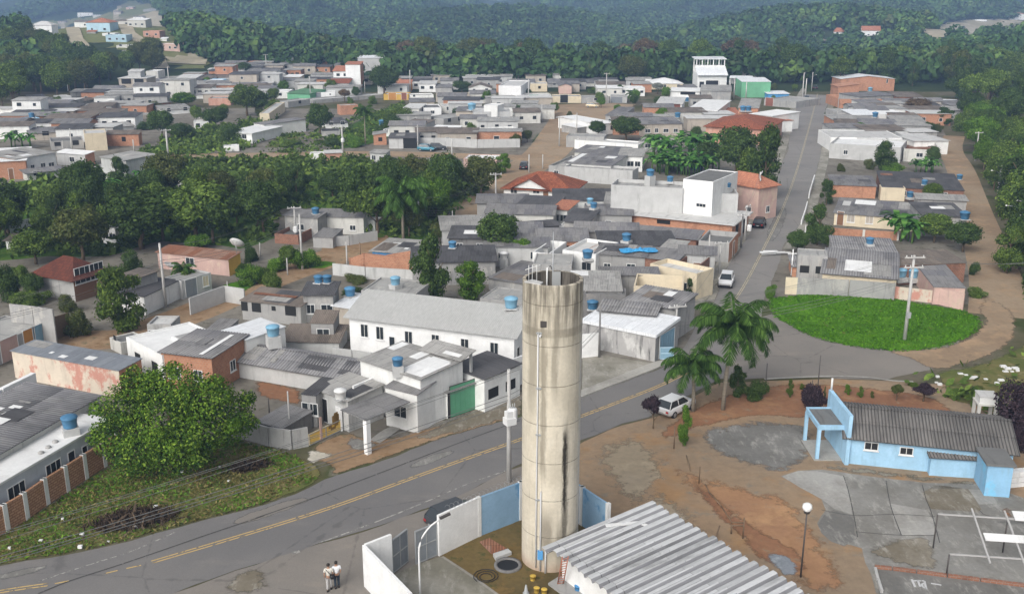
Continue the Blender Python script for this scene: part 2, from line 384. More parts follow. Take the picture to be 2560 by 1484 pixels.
def softmat(nm):
    k=nm+'_soft'
    if k not in M:
        m=M[nm].copy();m.name=k;M[k]=m;n=m.node_tree.nodes;l=m.node_tree.links;at=n.new('ShaderNodeAttribute');at.attribute_name='fade';g=n.new('ShaderNodeNewGeometry');z=n.new('ShaderNodeTexNoise');z.inputs['Scale'].default_value=.9;z.inputs['Detail'].default_value=7;z.inputs['Roughness'].default_value=.7;l.new(g.outputs['Position'],z.inputs['Vector'])
        a=n.new('ShaderNodeMath');a.operation='MULTIPLY_ADD';l.new(z.outputs[0],a.inputs[0]);a.inputs[1].default_value=1.5;l.new(at.outputs['Fac'],a.inputs[2]);r=n.new('ShaderNodeMapRange');r.interpolation_type='SMOOTHSTEP';r.inputs[1].default_value=.95;r.inputs[2].default_value=1.3;l.new(a.outputs[0],r.inputs[0])
        t=n.new('ShaderNodeBsdfTransparent');x=n.new('ShaderNodeMixShader');l.new(r.outputs[0],x.inputs[0]);l.new(t.outputs[0],x.inputs[1]);l.new(n['Principled BSDF'].outputs[0],x.inputs[2]);l.new(x.outputs[0],n['Material Output'].inputs[0])
    return k
def soft(name,pts,mat,k,fw=1.2,cell=.6):
    """a patch of ground that frays out into its surroundings"""
    P=smooth_poly([Vector(UC(*p)[:2])for p in pts],1);A=np.array([tuple(p)for p in P]);B=np.roll(A,-1,0);x0,y0=A.min(0)-cell;x1,y1=A.max(0)+cell
    nx,ny=int((x1-x0)/cell)+2,int((y1-y0)/cell)+2;X,Y=np.meshgrid(x0+np.arange(nx)*cell,y0+np.arange(ny)*cell);Q=np.stack([X.ravel(),Y.ravel()],1)
    d=np.full(len(Q),1e9);c=np.zeros(len(Q),bool)
    for a,b in zip(A,B):
        e=b-a;t=np.clip(((Q-a)@e)/max(e@e,1e-9),0,1);d=np.minimum(d,np.linalg.norm(Q-a-t[:,None]*e,axis=1))
        if a[1]!=b[1]:c^=((a[1]>Q[:,1])!=(b[1]>Q[:,1]))&(Q[:,0]<(b[0]-a[0])*(Q[:,1]-a[1])/(b[1]-a[1])+a[0])
    s=np.where(c,d,-d)/fw;keep=s>-.6;f=[]
    for j in range(ny-1):
        for i in range(nx-1):
            q=(j*nx+i,j*nx+i+1,(j+1)*nx+i+1,(j+1)*nx+i)
            if keep[q[0]]or keep[q[1]]or keep[q[2]]or keep[q[3]]:f.append(q)
    me=bpy.data.meshes.new(name);me.from_pydata([(a,b,.004*k)for a,b in Q],[],f);at=me.attributes.new('fade','FLOAT','POINT');at.data.foreach_set('value',np.clip(s,-.6,1).astype(np.float32));me.materials.append(M[softmat(mat)]);return tag(link(name,me),kind='structure')
def inside(p,P):
    c=False;j=len(P)-1
    for i in range(len(P)):
        if(P[i][1]>p[1])!=(P[j][1]>p[1])and p[0]<(P[j][0]-P[i][0])*(p[1]-P[i][1])/(P[j][1]-P[i][1])+P[i][0]:c=not c
        j=i
    return c
def strip_on(name,pts,w,mat,k,kind='structure',w2=None,dz=None,world=False):
    P=[p if world else UC(*p)for p in pts];P=smooth_poly([Vector((p[0],p[1]))for p in P],2,False)
    if dz is not None:
        Q=[]
        for a,b in zip(P,P[1:]):
            n=max(1,int((b-a).length/5));Q+=[a+(b-a)*i/n for i in range(n)]
        P=Q+[P[-1]]
    mb=MB();L=[]
    for i,p in enumerate(P):
        d=(P[min(i+1,len(P)-1)]-P[max(i-1,0)]).normalized();nn=Vector((-d.y,d.x));ww=w if w2 is None else w+(w2-w)*i/(len(P)-1)
        a,b=p+nn*ww/2,p-nn*ww/2
        L.append([(q.x,q.y,.004*k if dz is None else Z(q.x,q.y)+dz)for q in(a,b)])
    for(a,b),(c,d)in zip(L,L[1:]):mb.face([a,b,d,c]if True else[],0)
    o=mb.build(name,mat)
    me=o.data
    if me.polygons[0].normal.z<0:me.flip_normals()
    return tag(o,kind=kind)
def drape(name,pts,mat,dz=.35,cell=4,kind='structure'):
    P=[UC(*p)for p in pts];P=[(p.x,p.y)for p in P];xs=[p[0]for p in P];ys=[p[1]for p in P];v=[];f=[];idx={}
    def vi(i,j):
        if(i,j)not in idx:
            x,y=xs0+i*cell+random.uniform(-.3,.3)*cell,ys0+j*cell+random.uniform(-.3,.3)*cell;idx[(i,j)]=len(v);v.append((x,y,Z(x,y)+dz))
        return idx[(i,j)]
    xs0,ys0=min(xs),min(ys)
    for i in range(int((max(xs)-xs0)/cell)+1):
        for j in range(int((max(ys)-ys0)/cell)+1):
            if inside((xs0+(i+.5)*cell,ys0+(j+.5)*cell),P):f.append((vi(i,j),vi(i+1,j),vi(i+1,j+1),vi(i,j+1)))
    if not f:return
    me=bpy.data.meshes.new(name);me.from_pydata(v,[],f);me.materials.append(M[mat]);return tag(link(name,me),kind=kind)
# ---------------------------------------------------------------- foliage
def leafmat(name,c1,c2,c3,trans=.2,sc_=5.0):
    """leaves: every leaf its own tint, clumps of younger and older growth"""
    t=NT(name);g=t.n('ShaderNodeNewGeometry');tc=t.n('ShaderNodeTexCoord')
    ri=g.outputs['Random Per Island'];n=t.noise(tc.outputs['Object'],sc_,3,None,.6)
    c=t.mix(t.rng(n,.38,.62),lin(c1),lin(c2));c=t.mix(t.math('MULTIPLY',t.rng(ri,.55,1.0),.75),c,lin(c3))
    c=t.val(c,t.math('ADD',t.math('MULTIPLY',ri,.5),.72));c=t.val(c,t.math('ADD',t.math('MULTIPLY',t.rnd(),.35),.82))
    t.out(c,.85,.06)
    tr=t.n('ShaderNodeBsdfTranslucent',{'Color':c}).outputs[0];mx=t.n('ShaderNodeMixShader',{0:trans});t.t.links.new(t.b.outputs[0],mx.inputs[1]);t.t.links.new(tr,mx.inputs[2]);t.t.links.new(mx.outputs[0],t.o.inputs[0])
leafmat('leaf_mid','5c7134','4a602a','778a3f');leafmat('leaf_dark','465a2d','3a4f28','5e723a');leafmat('leaf_light','5a7a2a','4b6d26','74903a')
leafmat('leaf_bright','56782a','466a24','7f9a3c');leafmat('leaf_olive','4d5a2c','5b6236','6f7445');leafmat('leaf_purple','40343a','352b30','52454a')
leafmat('leaf_palm','46642c','3a5626','5f7d3a');leafmat('leaf_banana','4b7a34','3f6a2c','78a050');leafmat('leaf_grey','8b8f86','7b8078','a0a298');leafmat('leaf_brown','6b5a44','5b4a38','7d6c52')
leafmat('leaf_forest','30481f','2a4020','455c2a',.1);leafmat('leaf_lawn','4c7a16','406a14','628e22',.1);leafmat('leaf_dry','7d7448','6a6a3c','96895c');leafmat('leaf_bamboo','5c7a38','4d6c30','7c9450')
t_=NT('bark');_u=t_.uv();t_.out(t_.val(lin('6b5d4c'),t_.rng(t_.noise(_u,3,5,(1,.3,1)),.2,.8,.6,1.3,False)),.95,.1)
t_=NT('bark_pale');_u=t_.uv();t_.out(t_.val(lin('8f8779'),t_.rng(t_.noise(_u,2,5,(.4,3,1)),.2,.8,.75,1.2,False)),.95,.1)
leafmat('leaf_near','5a7a28','35501f','83993c',.2,.55)
def quads_mesh(name,V,mats,faces=None):
    """V: (n,4,3) loose quads"""
    n=len(V);me=bpy.data.meshes.new(name);me.vertices.add(n*4);me.vertices.foreach_set('co',np.ascontiguousarray(V,dtype=np.float32).ravel())
    me.loops.add(n*4);me.loops.foreach_set('vertex_index',np.arange(n*4,dtype=np.int32));me.polygons.add(n)
    me.polygons.foreach_set('loop_start',np.arange(0,n*4,4,dtype=np.int32));me.polygons.foreach_set('loop_total',np.full(n,4,dtype=np.int32))
    for x in(mats if isinstance(mats,list)else[mats]):me.materials.append(M[x])
    me.update(calc_edges=True);return me
def leaf_quads(C,N,size,asp=1.6,jit=.55,droop=0.0):
    """leaf-shaped quads (kite) at C, facing N roughly"""
    n=len(C);Nn=N+rng.normal(0,jit,(n,3));Nn/=np.linalg.norm(Nn,axis=1)[:,None]+1e-9
    r=rng.normal(0,1,(n,3));a=np.cross(Nn,r);a/=np.linalg.norm(a,axis=1)[:,None]+1e-9;b=np.cross(Nn,a)
    s=(size*rng.uniform(.6,1.35,n))[:,None]
    a=a*s*asp*.5;b=b*s*.5
    if droop:a=a-np.array([0,0,droop])*s
    return np.stack([C-a,C-a*.05-b,C+a,C-a*.05+b],axis=1)
def lobes_points(lobes,n,inner=.72):
    w=np.array([l[3]*l[3]if len(l)==4 else l[3]*l[4]for l in lobes]);w=w/w.sum();k=rng.choice(len(lobes),n,p=w)
    L=np.array([l if len(l)==5 else(*l,l[3])for l in lobes]);d=rng.normal(0,1,(n,3));d/=np.linalg.norm(d,axis=1)[:,None]
    rr=rng.uniform(inner,1.06,n)[:,None];sc3=np.stack([L[k,3],L[k,3],L[k,4]],axis=1)
    return L[k,:3]+d*sc3*rr,d
def make_lobes(kind,seed):
    r=np.random.default_rng(seed);L=[]
    if kind=='round':
        L.append((0,0,.62,.34,.30))
        for i in range(13):
            a=r.uniform(0,6.28);e=r.uniform(-.35,1.2);q=r.uniform(.24,.36)
            L.append((q*math.cos(a)*math.cos(e),q*math.sin(a)*math.cos(e),.6+.33*math.sin(e),r.uniform(.12,.2),r.uniform(.1,.16)))
    elif kind=='spread':
        for i in range(15):
            a=r.uniform(0,6.28);q=r.uniform(0,.40)
            L.append((q*math.cos(a),q*math.sin(a),.72+.16*(1-q/.4)*r.uniform(.5,1)-r.uniform(0,.2),r.uniform(.10,.19),r.uniform(.07,.12)))
    elif kind=='tall':
        for i in range(18):
            z=r.uniform(.12,.92);a=r.uniform(0,6.28);w=.42*(1-((z-.4)/.62)**2);q=r.uniform(.2,1)*w
            L.append((q*math.cos(a),q*math.sin(a),z,r.uniform(.12,.21),r.uniform(.08,.13)))
    elif kind=='bush':
        for i in range(12):
            a=r.uniform(0,6.28);q=r.uniform(0,.36);L.append((q*math.cos(a),q*math.sin(a),r.uniform(.15,.75)*(1-q),r.uniform(.14,.24),r.uniform(.14,.26)))
    return L
def crown_mesh(kind,seed,mat,n=7500,size=.031,sprig=.16):
    L=make_lobes(kind,seed);C,N=lobes_points(L,n);N[:,2]+=.35
    k=int(n*sprig);C2,N2=lobes_points(L,k,1.0);C2+=N2*rng.uniform(.0,.06,k)[:,None]
    return quads_mesh('crown',leaf_quads(np.concatenate([C,C2]),np.concatenate([N,N2]),size),mat)
def trunk_mesh(kind,seed,mat='bark'):
    r=random.Random(seed);mb=MB();top=.55 if kind!='tall' else .8
    pts=[(r.uniform(-.015,.015)*i,r.uniform(-.015,.015)*i,top*i/4)for i in range(5)];mb.tube(pts,.035,7,r1=.014)
    for i in range(5):
        a=i*1.26+r.random();b=pts[2 if i%2 else 3];q=.26
        mb.tube([b,(b[0]+q*.5*math.cos(a),b[1]+q*.5*math.sin(a),b[2]+.1),(b[0]+q*math.cos(a),b[1]+q*math.sin(a),b[2]+.24)],.014,5,r1=.005)
    o=mb.build('trunk',mat);me=o.data;bpy.data.objects.remove(o);return me
PROTO={}
def proto(kind,mat,var):
    k=(kind,mat,var)
    if k not in PROTO:PROTO[k]=(crown_mesh(kind,hash((kind,var))%1000 if False else{'round':10,'spread':40,'tall':70,'bush':90}[kind]+var,mat),None if kind=='bush' else trunk_mesh(kind,var))
    return PROTO[k]
_tv=[0]
def tree_at(p,H,W,kind='round',mat='leaf_mid',label='',group=None,name=None,cat='tree'):
    _tv[0]+=1;cm,tm=proto(kind,mat,_tv[0]%3)
    nm=name or{'round':'broadleaf_tree','spread':'spreading_tree','tall':'tall_tree','bush':'bush'}[kind]
    if kind=='bush':
        o=link(nm,cm,None,p);tag(o,label,cat if cat!='tree' else 'bush',group);o.scale=(W,W,H);o.rotation_euler.z=random.uniform(0,6.28);return o
    r=root(nm,label,cat,p,random.uniform(0,6.28),group);r.scale=(W,W,H);link('trunk',tm,r);link('crown',cm,r);return r
def tree(x,y,H,W,kind='round',mat='leaf_mid',label='',group=None,name=None,cat='tree'):
    p=UC(x,y);return tree_at((p.x,p.y,p.z-.1),H,W,kind,mat,label,group,name,cat)
def tree_t(x,yt,yb,wpx,*a,**k):
    """a tree whose foot is seen at x, yb, its top at x, yt and its crown wpx wide (in the crop's pixels)"""
    p=UC(x,yb);H=hgt(*S((x,yt)),S((x,yb))[1]);d=math.hypot(p.y,34-p.z,p.x)if False else math.sqrt(p.x**2+p.y**2+(34-p.z)**2)
    W=wpx*CR[2]/FPX*d*.97
    return tree_at((p.x,p.y,p.z-.1),H*1.02,W,*a,**k)
def stuff_leaves(name,pts,n,size,hmax,mat,label,cat,h0=0.0,asp=1.6,up=.8,droop=0.0,clump=None,excl=()):
    """ground cover over an outline: loose leaves and blades, one object"""
    P=[UC(*p)for p in pts];P=[(p.x,p.y)for p in P];xs=[p[0]for p in P];ys=[p[1]for p in P];C=[]
    cl=[(random.uniform(min(xs),max(xs)),random.uniform(min(ys),max(ys)),random.uniform(.5,1.6))for _ in range(clump or 0)]
    while len(C)<n:
        if cl and random.random()<.8:
            c=random.choice(cl);q=(random.gauss(c[0],c[2]),random.gauss(c[1],c[2]));hm=hmax*math.exp(-((q[0]-c[0])**2+(q[1]-c[1])**2)/(2*c[2]**2))
        else:q=(random.uniform(min(xs),max(xs)),random.uniform(min(ys),max(ys)));hm=hmax*.4
        if inside(q,P)or(cl and random.random()<.0):C.append((q[0],q[1],Z(*q)+h0+random.uniform(.1,1)*hm))
    C=np.array(C);N=rng.normal(0,1,(len(C),3));N[:,2]=np.abs(N[:,2])+up
    o=link(name,quads_mesh(name,leaf_quads(C,N,size,asp),mat));return tag(o,label,cat,None,'stuff')
def palm_crown(nf,L,seed,mat,droop=1.0,leaflet=.5,per=26,up=.9,wid=.06):
    r=random.Random(seed);Q=[]
    for i in range(nf):
        a=2*math.pi*i/nf*2.399*nf/6.283+r.uniform(-.2,.2);e=up*(1-i/nf*1.15)+r.uniform(-.1,.1)
        p=np.array([0,0,0.0]);el=e;pts=[]
        for k in range(per+1):
            pts.append(p.copy());st=L/per;p=p+st*np.array([math.cos(a)*math.cos(el),math.sin(a)*math.cos(el),math.sin(el)]);el-=droop*(1.9/per)*(.35+1.3*k/per)
        side=np.array([-math.sin(a),math.cos(a),0])
        for k in range(per):
            d=pts[k+1]-pts[k];d/=np.linalg.norm(d);t=k/per;ll=leaflet*(math.sin(math.pi*min(1,.12+t*.9))**.6)*r.uniform(.85,1.1)
            n_=np.cross(side,d)
            w=.012+.02*(1-t);Q.append([pts[k]-side*w,pts[k+1]-side*w,pts[k+1]+side*w,pts[k]+side*w])
            for sg in(-1,1):
                for j in range(3):
                    b=pts[k]+(pts[k+1]-pts[k])*j/3;dr=sg*side*.75+d*.45-np.array([0,0,.55+.5*r.random()])+n_*r.uniform(-.2,.3);dr/=np.linalg.norm(dr)
                    tip=b+dr*ll;m=b+dr*ll*.45;Q.append([b,m-d*wid,tip,m+d*wid])
    return quads_mesh('crown',np.array(Q),mat)
PALM={}
def palm(x,yb,yt,span,label,lean=0.0,kind='feather',mat='leaf_palm',group=None,seed=1,tr=.16,cat='palm',nf=22,name='palm_tree'):
    p=UC(x,yb);H=hgt(*S((x,yt)),S((x,yb))[1]);r=root(name,label,cat,(p.x,p.y,p.z-.05),0,group)
    key=(kind,mat,seed%3,nf)
    if key not in PALM:PALM[key]=palm_crown(nf,1.0,seed,mat,droop=1.15 if kind=='feather' else .8,leaflet=.30 if kind=='feather' else .22,up=1.25,wid=.013)
    mb=MB();top=(lean,0,H);mb.tube([(0,0,0),(lean*.15,0,H*.35),(lean*.5,0,H*.7),top],tr,9,r1=tr*.62);mb.build('trunk','bark_pale',r)
    c=link('crown',PALM[key],r,(lean,0,H-.1));c.scale=(span*CR[2]/FPX*math.sqrt(p.x**2+p.y**2+800)*.66,)*3;c.rotation_euler.z=seed*1.7;return r
def banana(p,H,label,group,seed):
    """banana clump: short stems and broad arching blades"""
    if('ban',seed%3)not in PALM:
        rr=random.Random(seed);Q=[]
        for s_ in range(4):
            ox,oy=rr.uniform(-.28,.28),rr.uniform(-.28,.28);hs=rr.uniform(.35,.6)
            for i in range(8):
                a=i*.8+rr.random();el=rr.uniform(.5,1.3);q=np.array([ox,oy,hs]);w=.10;side=np.array([-math.sin(a),math.cos(a),0])
                for k in range(6):
                    q2=q+.1*np.array([math.cos(a)*math.cos(el),math.sin(a)*math.cos(el),math.sin(el)]);el-=.33
                    w2=.012+.075*math.sin(math.pi*min(1,(k+1.2)/6.6));w1=.012+.075*math.sin(math.pi*min(1,(k+.2)/6.6))
                    Q.append([q-side*w1,q2-side*w2,q2+side*w2,q+side*w1]);q=q2
        mb=MB();rr=random.Random(seed)
        for s_ in range(4):
            ox,oy=rr.uniform(-.28,.28),rr.uniform(-.28,.28);hs=rr.uniform(.35,.6);[rr.random()for _ in range(16)]
            mb.tube([(ox,oy,0),(ox,oy,hs)],.03,6,r1=.02)
        o=mb.build('stem','leaf_bamboo');tm=o.data;bpy.data.objects.remove(o)
        PALM[('ban',seed%3)]=(quads_mesh('leaves',np.array(Q),'leaf_banana'),tm)
    cm,tm=PALM[('ban',seed%3)];r=root('banana_plant',label,'banana plant',p,random.uniform(0,6),group);r.scale=(H,H,H);link('stem',tm,r);link('leaves',cm,r);return r
# ---------------------------------------------------------------- buildings
def window(par,face,W,D,u,z,w,h,kind='w',near=True,fr='frame_white',pane='glass',label=None):
    """opening on a face; a frame, a recessed pane and, when near, glazing bars"""
    x=u*(W if face in 'FB' else D)-w/2;t=.06;mb=MB();pn=MB();e=.05
    B=lambda m,a0,b0,a1,b1,d0,d1,mi=0:m.append((a0,b0,a1,b1,d0,d1,mi))
    L=[]
    if kind in 'wv':
        B(L,x,z,x+w,z+t,0,e);B(L,x,z+h-t,x+w,z+h,0,e);B(L,x,z+t,x+t,z+h-t,0,e);B(L,x+w-t,z+t,x+w,z+h-t,0,e)
        if near and w>.8:
            for q in((x+w/2,)if w<1.4 else(x+w/3,x+2*w/3)):B(L,q-.02,z+t,q+.02,z+h-t,0,e*.7)
        if near:B(L,x-.06,z-.07,x+w+.06,z-.003,0,.11)
        P=[(x+t,z+t,x+w-t,z+h-t,0,.012,0)]
    elif kind=='h':
        P=[(x,z,x+w,z+h,0,.015,0)]
    elif kind in 'dg':
        B(L,x-t,z,x,z+h+t,0,e);B(L,x+w,z,x+w+t,z+h+t,0,e);B(L,x,z+h,x+w,z+h+t,0,e)
        P=[(x,z,x+w,z+h,0,.025,0)]
        if kind=='g':
            k=int(w/.5)
            for i in range(1,k):q=x+w*i/k;P.append((q-.02,z+.05,q+.02,z+h-.05,.026,.045,0))
    def put(m,a):
        a0,b0,a1,b1,d0,d1,mi=a
        if face=='F':m.box(a0,-d1,b0,a1,-d0+.002,b1,mi)
        elif face=='B':m.box(W-a1,D+d0-.002,b0,W-a0,D+d1,b1,mi)
        elif face=='L':m.box(-d1,D-a1,b0,-d0+.002,D-a0,b1,mi)
        else:m.box(W+d0-.002,a0,b0,W+d1,a1,b1,mi)
    nm={'w':'window','v':'window','h':'window_opening','d':'door','g':'garage_door'}[kind]
    if kind=='h' or not L:
        for a in P:put(pn,a)
        o=pn.build(nm,'dark',par)
    elif near:
        for a in L:put(mb,a)
        o=mb.build(nm,fr,par)
        for a in P:put(pn,a)
        pn.build('pane' if kind in 'wv' else 'door_leaf',pane,o)
    else:
        for a in L:put(mb,a)
        for a in P:put(mb,a[:6]+(1,))
        o=mb.build(nm,[fr,pane],par)
    if label:o['label']=label
    return o
def parse_win(s,W,D,h):
    """'F3L1' : three openings per storey on the front, one on the left side"""
    out=[]
    for f,n,k in re.findall(r'([FLRB])(\d)([wvhdg]?)',s):
        n=int(n);k=k or 'w'
        for st in range(max(1,int((h+.4)//2.8))):
            for i in range(n):
                if k=='g':out.append((f,(i+.5)/n,0,2.4,2.2,'g'));continue
                if k=='d':out.append((f,(i+.5)/n,0,.8,2.05,'d'));continue
                out.append((f,(i+.5)/n+random.uniform(-.05,.05),st*2.9+(1.0 if h>2.5 else .8),random.choice((.9,1.1,1.3)),random.choice((.9,1.05)),k))
    return out
def corr_roof(rb,W,D,h,rise,roof,o,t,pitch,zt,amp=.035):
    n=int((W+2*o)/pitch)*4;e=o*.6
    if roof=='gable':rows=[(-o,h-rise*2*o/D),(D/2,h+rise),(D+o,h-rise*2*o/D)]
    else:rows=[(-o,zt(0,-o)),(D+e,zt(0,D+e))]
    for(y0,z0),(y1,z1)in zip(rows,rows[1:]):
        mid=[(y0+(y1-y0)*k/2,z0+(z1-z0)*k/2+(.02 if k==2 else 0))for k in range(3)]
        for(ya,za),(yb_,zb)in zip(mid,mid[1:]):
            lift=.025
            for i in range(n):
                xa,xb=-o+(W+2*o)*i/n,-o+(W+2*o)*(i+1)/n;f=lambda x:amp*math.sin(2*math.pi*x/pitch)
                rb.face([(xa,ya-.08,za+t+f(xa)+lift),(xb,ya-.08,za+t+f(xb)+lift),(xb,yb_,zb+t+f(xb)),(xa,yb_,zb+t+f(xa))],0,(1,0,0),True)
                rb.face([(xa,ya-.08,za+t+f(xa)+lift-.02),(xb,ya-.08,za+t+f(xb)+lift-.02),(xb,ya-.08,za+t+f(xb)+lift),(xa,ya-.08,za+t+f(xa)+lift)])
        rb.face([(-o,y0,z0+t-amp-.03),(-o,y1,z1+t-amp-.03),(W+o,y1,z1+t-amp-.03),(W+o,y0,z0+t-amp-.03)])
    if roof=='gable':rb.box(-o,D/2-.16,h+rise+t+.03,W+o,D/2+.16,h+rise+t+.09)
def H(name,label,A,B,C,yb=None,h=3.0,roof='shed',rise=.5,ov=.3,w='white',r='fibro',F=None,L=None,Rt=None,win='',wins=(),par=.35,cat='house',group=None,pane='glass',fr='frame_white',near=None,skew=False,z0=None,plinth=None,post=False,t=.07,rt=None,maxd=None,mind=2.5,ybB=None,corr=None,dark=None):
    """A, B: the front eave's two ends as seen; C: a corner of the back eave as seen; yb: where the foot under A is seen"""
    if yb is not None:h=hgt(*S(A),S((0,yb))[1])
    if ybB is not None:h=hgt(*S(B),S((0,ybB))[1])
    h=max(h,1.2)
    hz=h+(z0 or 0)
    a,b=UC(*A,hz),UC(*B,hz)
    if a.y>330:d_=ray(*S(B));b=Vector((d_[0]*a.y/d_[1],a.y,a.z))
    hc=hz+(rise if roof=='shed' else-rise if roof=='shedB' else 0)
    c=UC(*C,hc);g=min(a.z,b.z)-hz
    u=Vector((b.x-a.x,b.y-a.y));W=u.length;u/=W;n=Vector((-u.y,u.x));D=(Vector((c.x,c.y))-Vector((b.x,b.y))).dot(n)
    D=max(D,mind)
    if a.y>330:D=min(D,max(8,W))
    if maxd:D=min(D,maxd)
    ro=root(name,label,cat,(a.x,a.y,g+(z0 or 0)),math.atan2(u.y,u.x),group)
    dist=math.sqrt(a.x**2+a.y**2+34**2)
    if near is None:near=dist<175
    if roof=='shed':zt=lambda x,y:h+rise*y/D
    elif roof=='shedB':zt=lambda x,y:h-rise*y/D
    elif roof=='shedR':zt=lambda x,y:h-rise*x/W
    elif roof=='shedL':zt=lambda x,y:h+rise*x/W
    elif roof=='gable':zt=lambda x,y:h+rise*(1-abs(2*y/D-1))
    elif roof=='gableY':zt=lambda x,y:h+rise*(1-abs(2*x/W-1))
    else:zt=lambda x,y:h
    pl=[(0,0),(W,0),(W,D),(0,D)]
    def wall(p,q,fc):
        mb=wl[fc];mids=[]
        if roof=='gable' and fc in 'LR':mids=[(p[0],D/2)]
        if roof=='gableY' and fc in 'FB':mids=[(W/2,p[1])]
        top=[q]+mids+[p]
        mb.face([(p[0],p[1],-.4),(q[0],q[1],-.4)]+[(x,y,zt(x,y)-(.012 if roof not in('flat','open')else 0))for x,y in top],0)
    mats=[w];wl={}
    for fc,m_ in(('F',F),('R',Rt),('B',None),('L',L)):wl[fc]=wl.get(m_ or w)if False else MB()
    wall(pl[0],pl[1],'F');wall(pl[1],pl[2],'R');wall(pl[2],pl[3],'B');wall(pl[3],pl[0],'L')
    tot=MB();ml=[]
    for fc,m_ in(('F',F),('R',Rt),('B',None),('L',L)):
        m_=m_ or w
        if m_ not in ml:ml.append(m_)
        s_=wl[fc];k=len(tot.v);tot.v+=s_.v;tot.f+=[tuple(i+k for i in f)for f in s_.f];tot.uv+=s_.uv;tot.m+=[ml.index(m_)]*len(s_.f);tot.sm+=s_.sm
    if plinth:tot.box(-.03,-.03,-.4,W+.03,D+.03,plinth,0,skip='b')
    if roof=='flat' and par>0:
        q=.15;zi=h-par;wi=0
        tot.face([(q,q,zi),(q,q,h),(W-q,q,h),(W-q,q,zi)][::-1],wi);tot.face([(W-q,D-q,zi),(W-q,D-q,h),(q,D-q,h),(q,D-q,zi)][::-1],wi)
        tot.face([(q,D-q,zi),(q,D-q,h),(q,q,h),(q,q,zi)][::-1],wi);tot.face([(W-q,q,zi),(W-q,q,h),(W-q,D-q,h),(W-q,D-q,zi)][::-1],wi)
        tot.face([(0,0,h),(W,0,h),(W-q,q,h),(q,q,h)],wi);tot.face([(W,0,h),(W,D,h),(W-q,D-q,h),(W-q,q,h)],wi)
        tot.face([(W,D,h),(0,D,h),(q,D-q,h),(W-q,D-q,h)],wi);tot.face([(0,D,h),(0,0,h),(q,q,h),(q,D-q,h)],wi)
    tot.build('wall',ml,ro)
    rb=MB();o=ov;X=(1,0,0);Y=(0,1,0)
    if corr:corr_roof(rb,W,D,h,rise,roof,o,t,corr,zt)
    if corr:pass
    elif roof in('shed','shedB'):rb.slab([(-o,-o,zt(0,-o)+t),(W+o,-o,zt(0,-o)+t),(W+o,D+o*.6,zt(0,D+o*.6)+t),(-o,D+o*.6,zt(0,D+o*.6)+t)],t,0,X)
    elif roof in('shedR','shedL'):rb.slab([(-o,-o,zt(-o,0)+t),(W+o,-o,zt(W+o,0)+t),(W+o,D+o,zt(W+o,0)+t),(-o,D+o,zt(-o,0)+t)],t,0,Y)
    elif roof=='gable':
        e=rise*2*o/D
        rb.slab([(-o,-o,h-e+t),(W+o,-o,h-e+t),(W+o,D/2,h+rise+t),(-o,D/2,h+rise+t)],t,0,X);rb.slab([(-o,D/2,h+rise+t),(W+o,D/2,h+rise+t),(W+o,D+o,h-e+t),(-o,D+o,h-e+t)],t,0,X)
        rb.box(-o,D/2-.14,h+rise+t+.004,W+o,D/2+.14,h+rise+t+.05)
    elif roof=='gableY':
        e=rise*2*o/W
        rb.slab([(-o,-o,h-e+t),(W/2,-o,h+rise+t),(W/2,D+o,h+rise+t),(-o,D+o,h-e+t)],t,0,Y);rb.slab([(W/2,-o,h+rise+t),(W+o,-o,h-e+t),(W+o,D+o,h-e+t),(W/2,D+o,h+rise+t)],t,0,Y)
        rb.box(W/2-.14,-o,h+rise+t+.004,W/2+.14,D+o,h+rise+t+.05)
    elif roof=='hip':
        x0,y0,x1,y1=-o,-o,W+o,D+o;z=h+t
        if W>=D:r0,r1=(x0+(y1-y0)/2,(y0+y1)/2,z+rise),(x1-(y1-y0)/2,(y0+y1)/2,z+rise)
        else:r0,r1=((x0+x1)/2,y0+(x1-x0)/2,z+rise),((x0+x1)/2,y1-(x1-x0)/2,z+rise)
        c4=[(x0,y0,z),(x1,y0,z),(x1,y1,z),(x0,y1,z)]
        if W>=D:fs=[[c4[0],c4[1],r1,r0],[c4[1],c4[2],r1],[c4[2],c4[3],r0,r1],[c4[3],c4[0],r0]]
        else:fs=[[c4[0],c4[1],r0],[c4[1],c4[2],r1,r0],[c4[2],c4[3],r1],[c4[3],c4[0],r0,r1]]
        for f in fs:rb.face(f)
        rb.face([(x,y,z-.1)for x,y,_ in c4][::-1])
        for i in range(4):p,q=c4[i],c4[(i+1)%4];rb.face([(p[0],p[1],p[2]-.1),(q[0],q[1],q[2]-.1),q,p])
    elif roof=='flat':
        if par>0:rb.face([(.15,.15,h-par),(W-.15,.15,h-par),(W-.15,D-.15,h-par),(.15,D-.15,h-par)],0,X)
        else:rb.box(-o,-o,h+.002,W+o,D+o,h+.16)
    if rb.f:rb.build('roof',[r,rt or r],ro)
    if near and not wins and not win and h>2.1 and not any(k in label for k in('blank','windowless','roofless','cream block','broken','ribbed grey lean','blue walls','small blue block','x y z')):win=WR.choice(('F2','F1R1','F2R1','F1d','F2v','F1','F2L1','F2h'))
    for q in list(parse_win(win,W,D,h))+list(wins):
        f,u_,z,w_,h_=q[:5];k=q[5]if len(q)>5 else 'w';pm=q[6]if len(q)>6 else('door_brown' if k=='d' else 'gate_grey' if k=='g' else pane)
        full=W if f in 'FB' else D
        if w_>full*.95:w_=full*.6
        if z+h_>h+rise:continue
        window(ro,f,W,D,u_,z,w_,h_,k,near,fr,pm)
    ro['dims']=(W,D,h);INFO[ro.name]=(ro,W,D,h,zt)
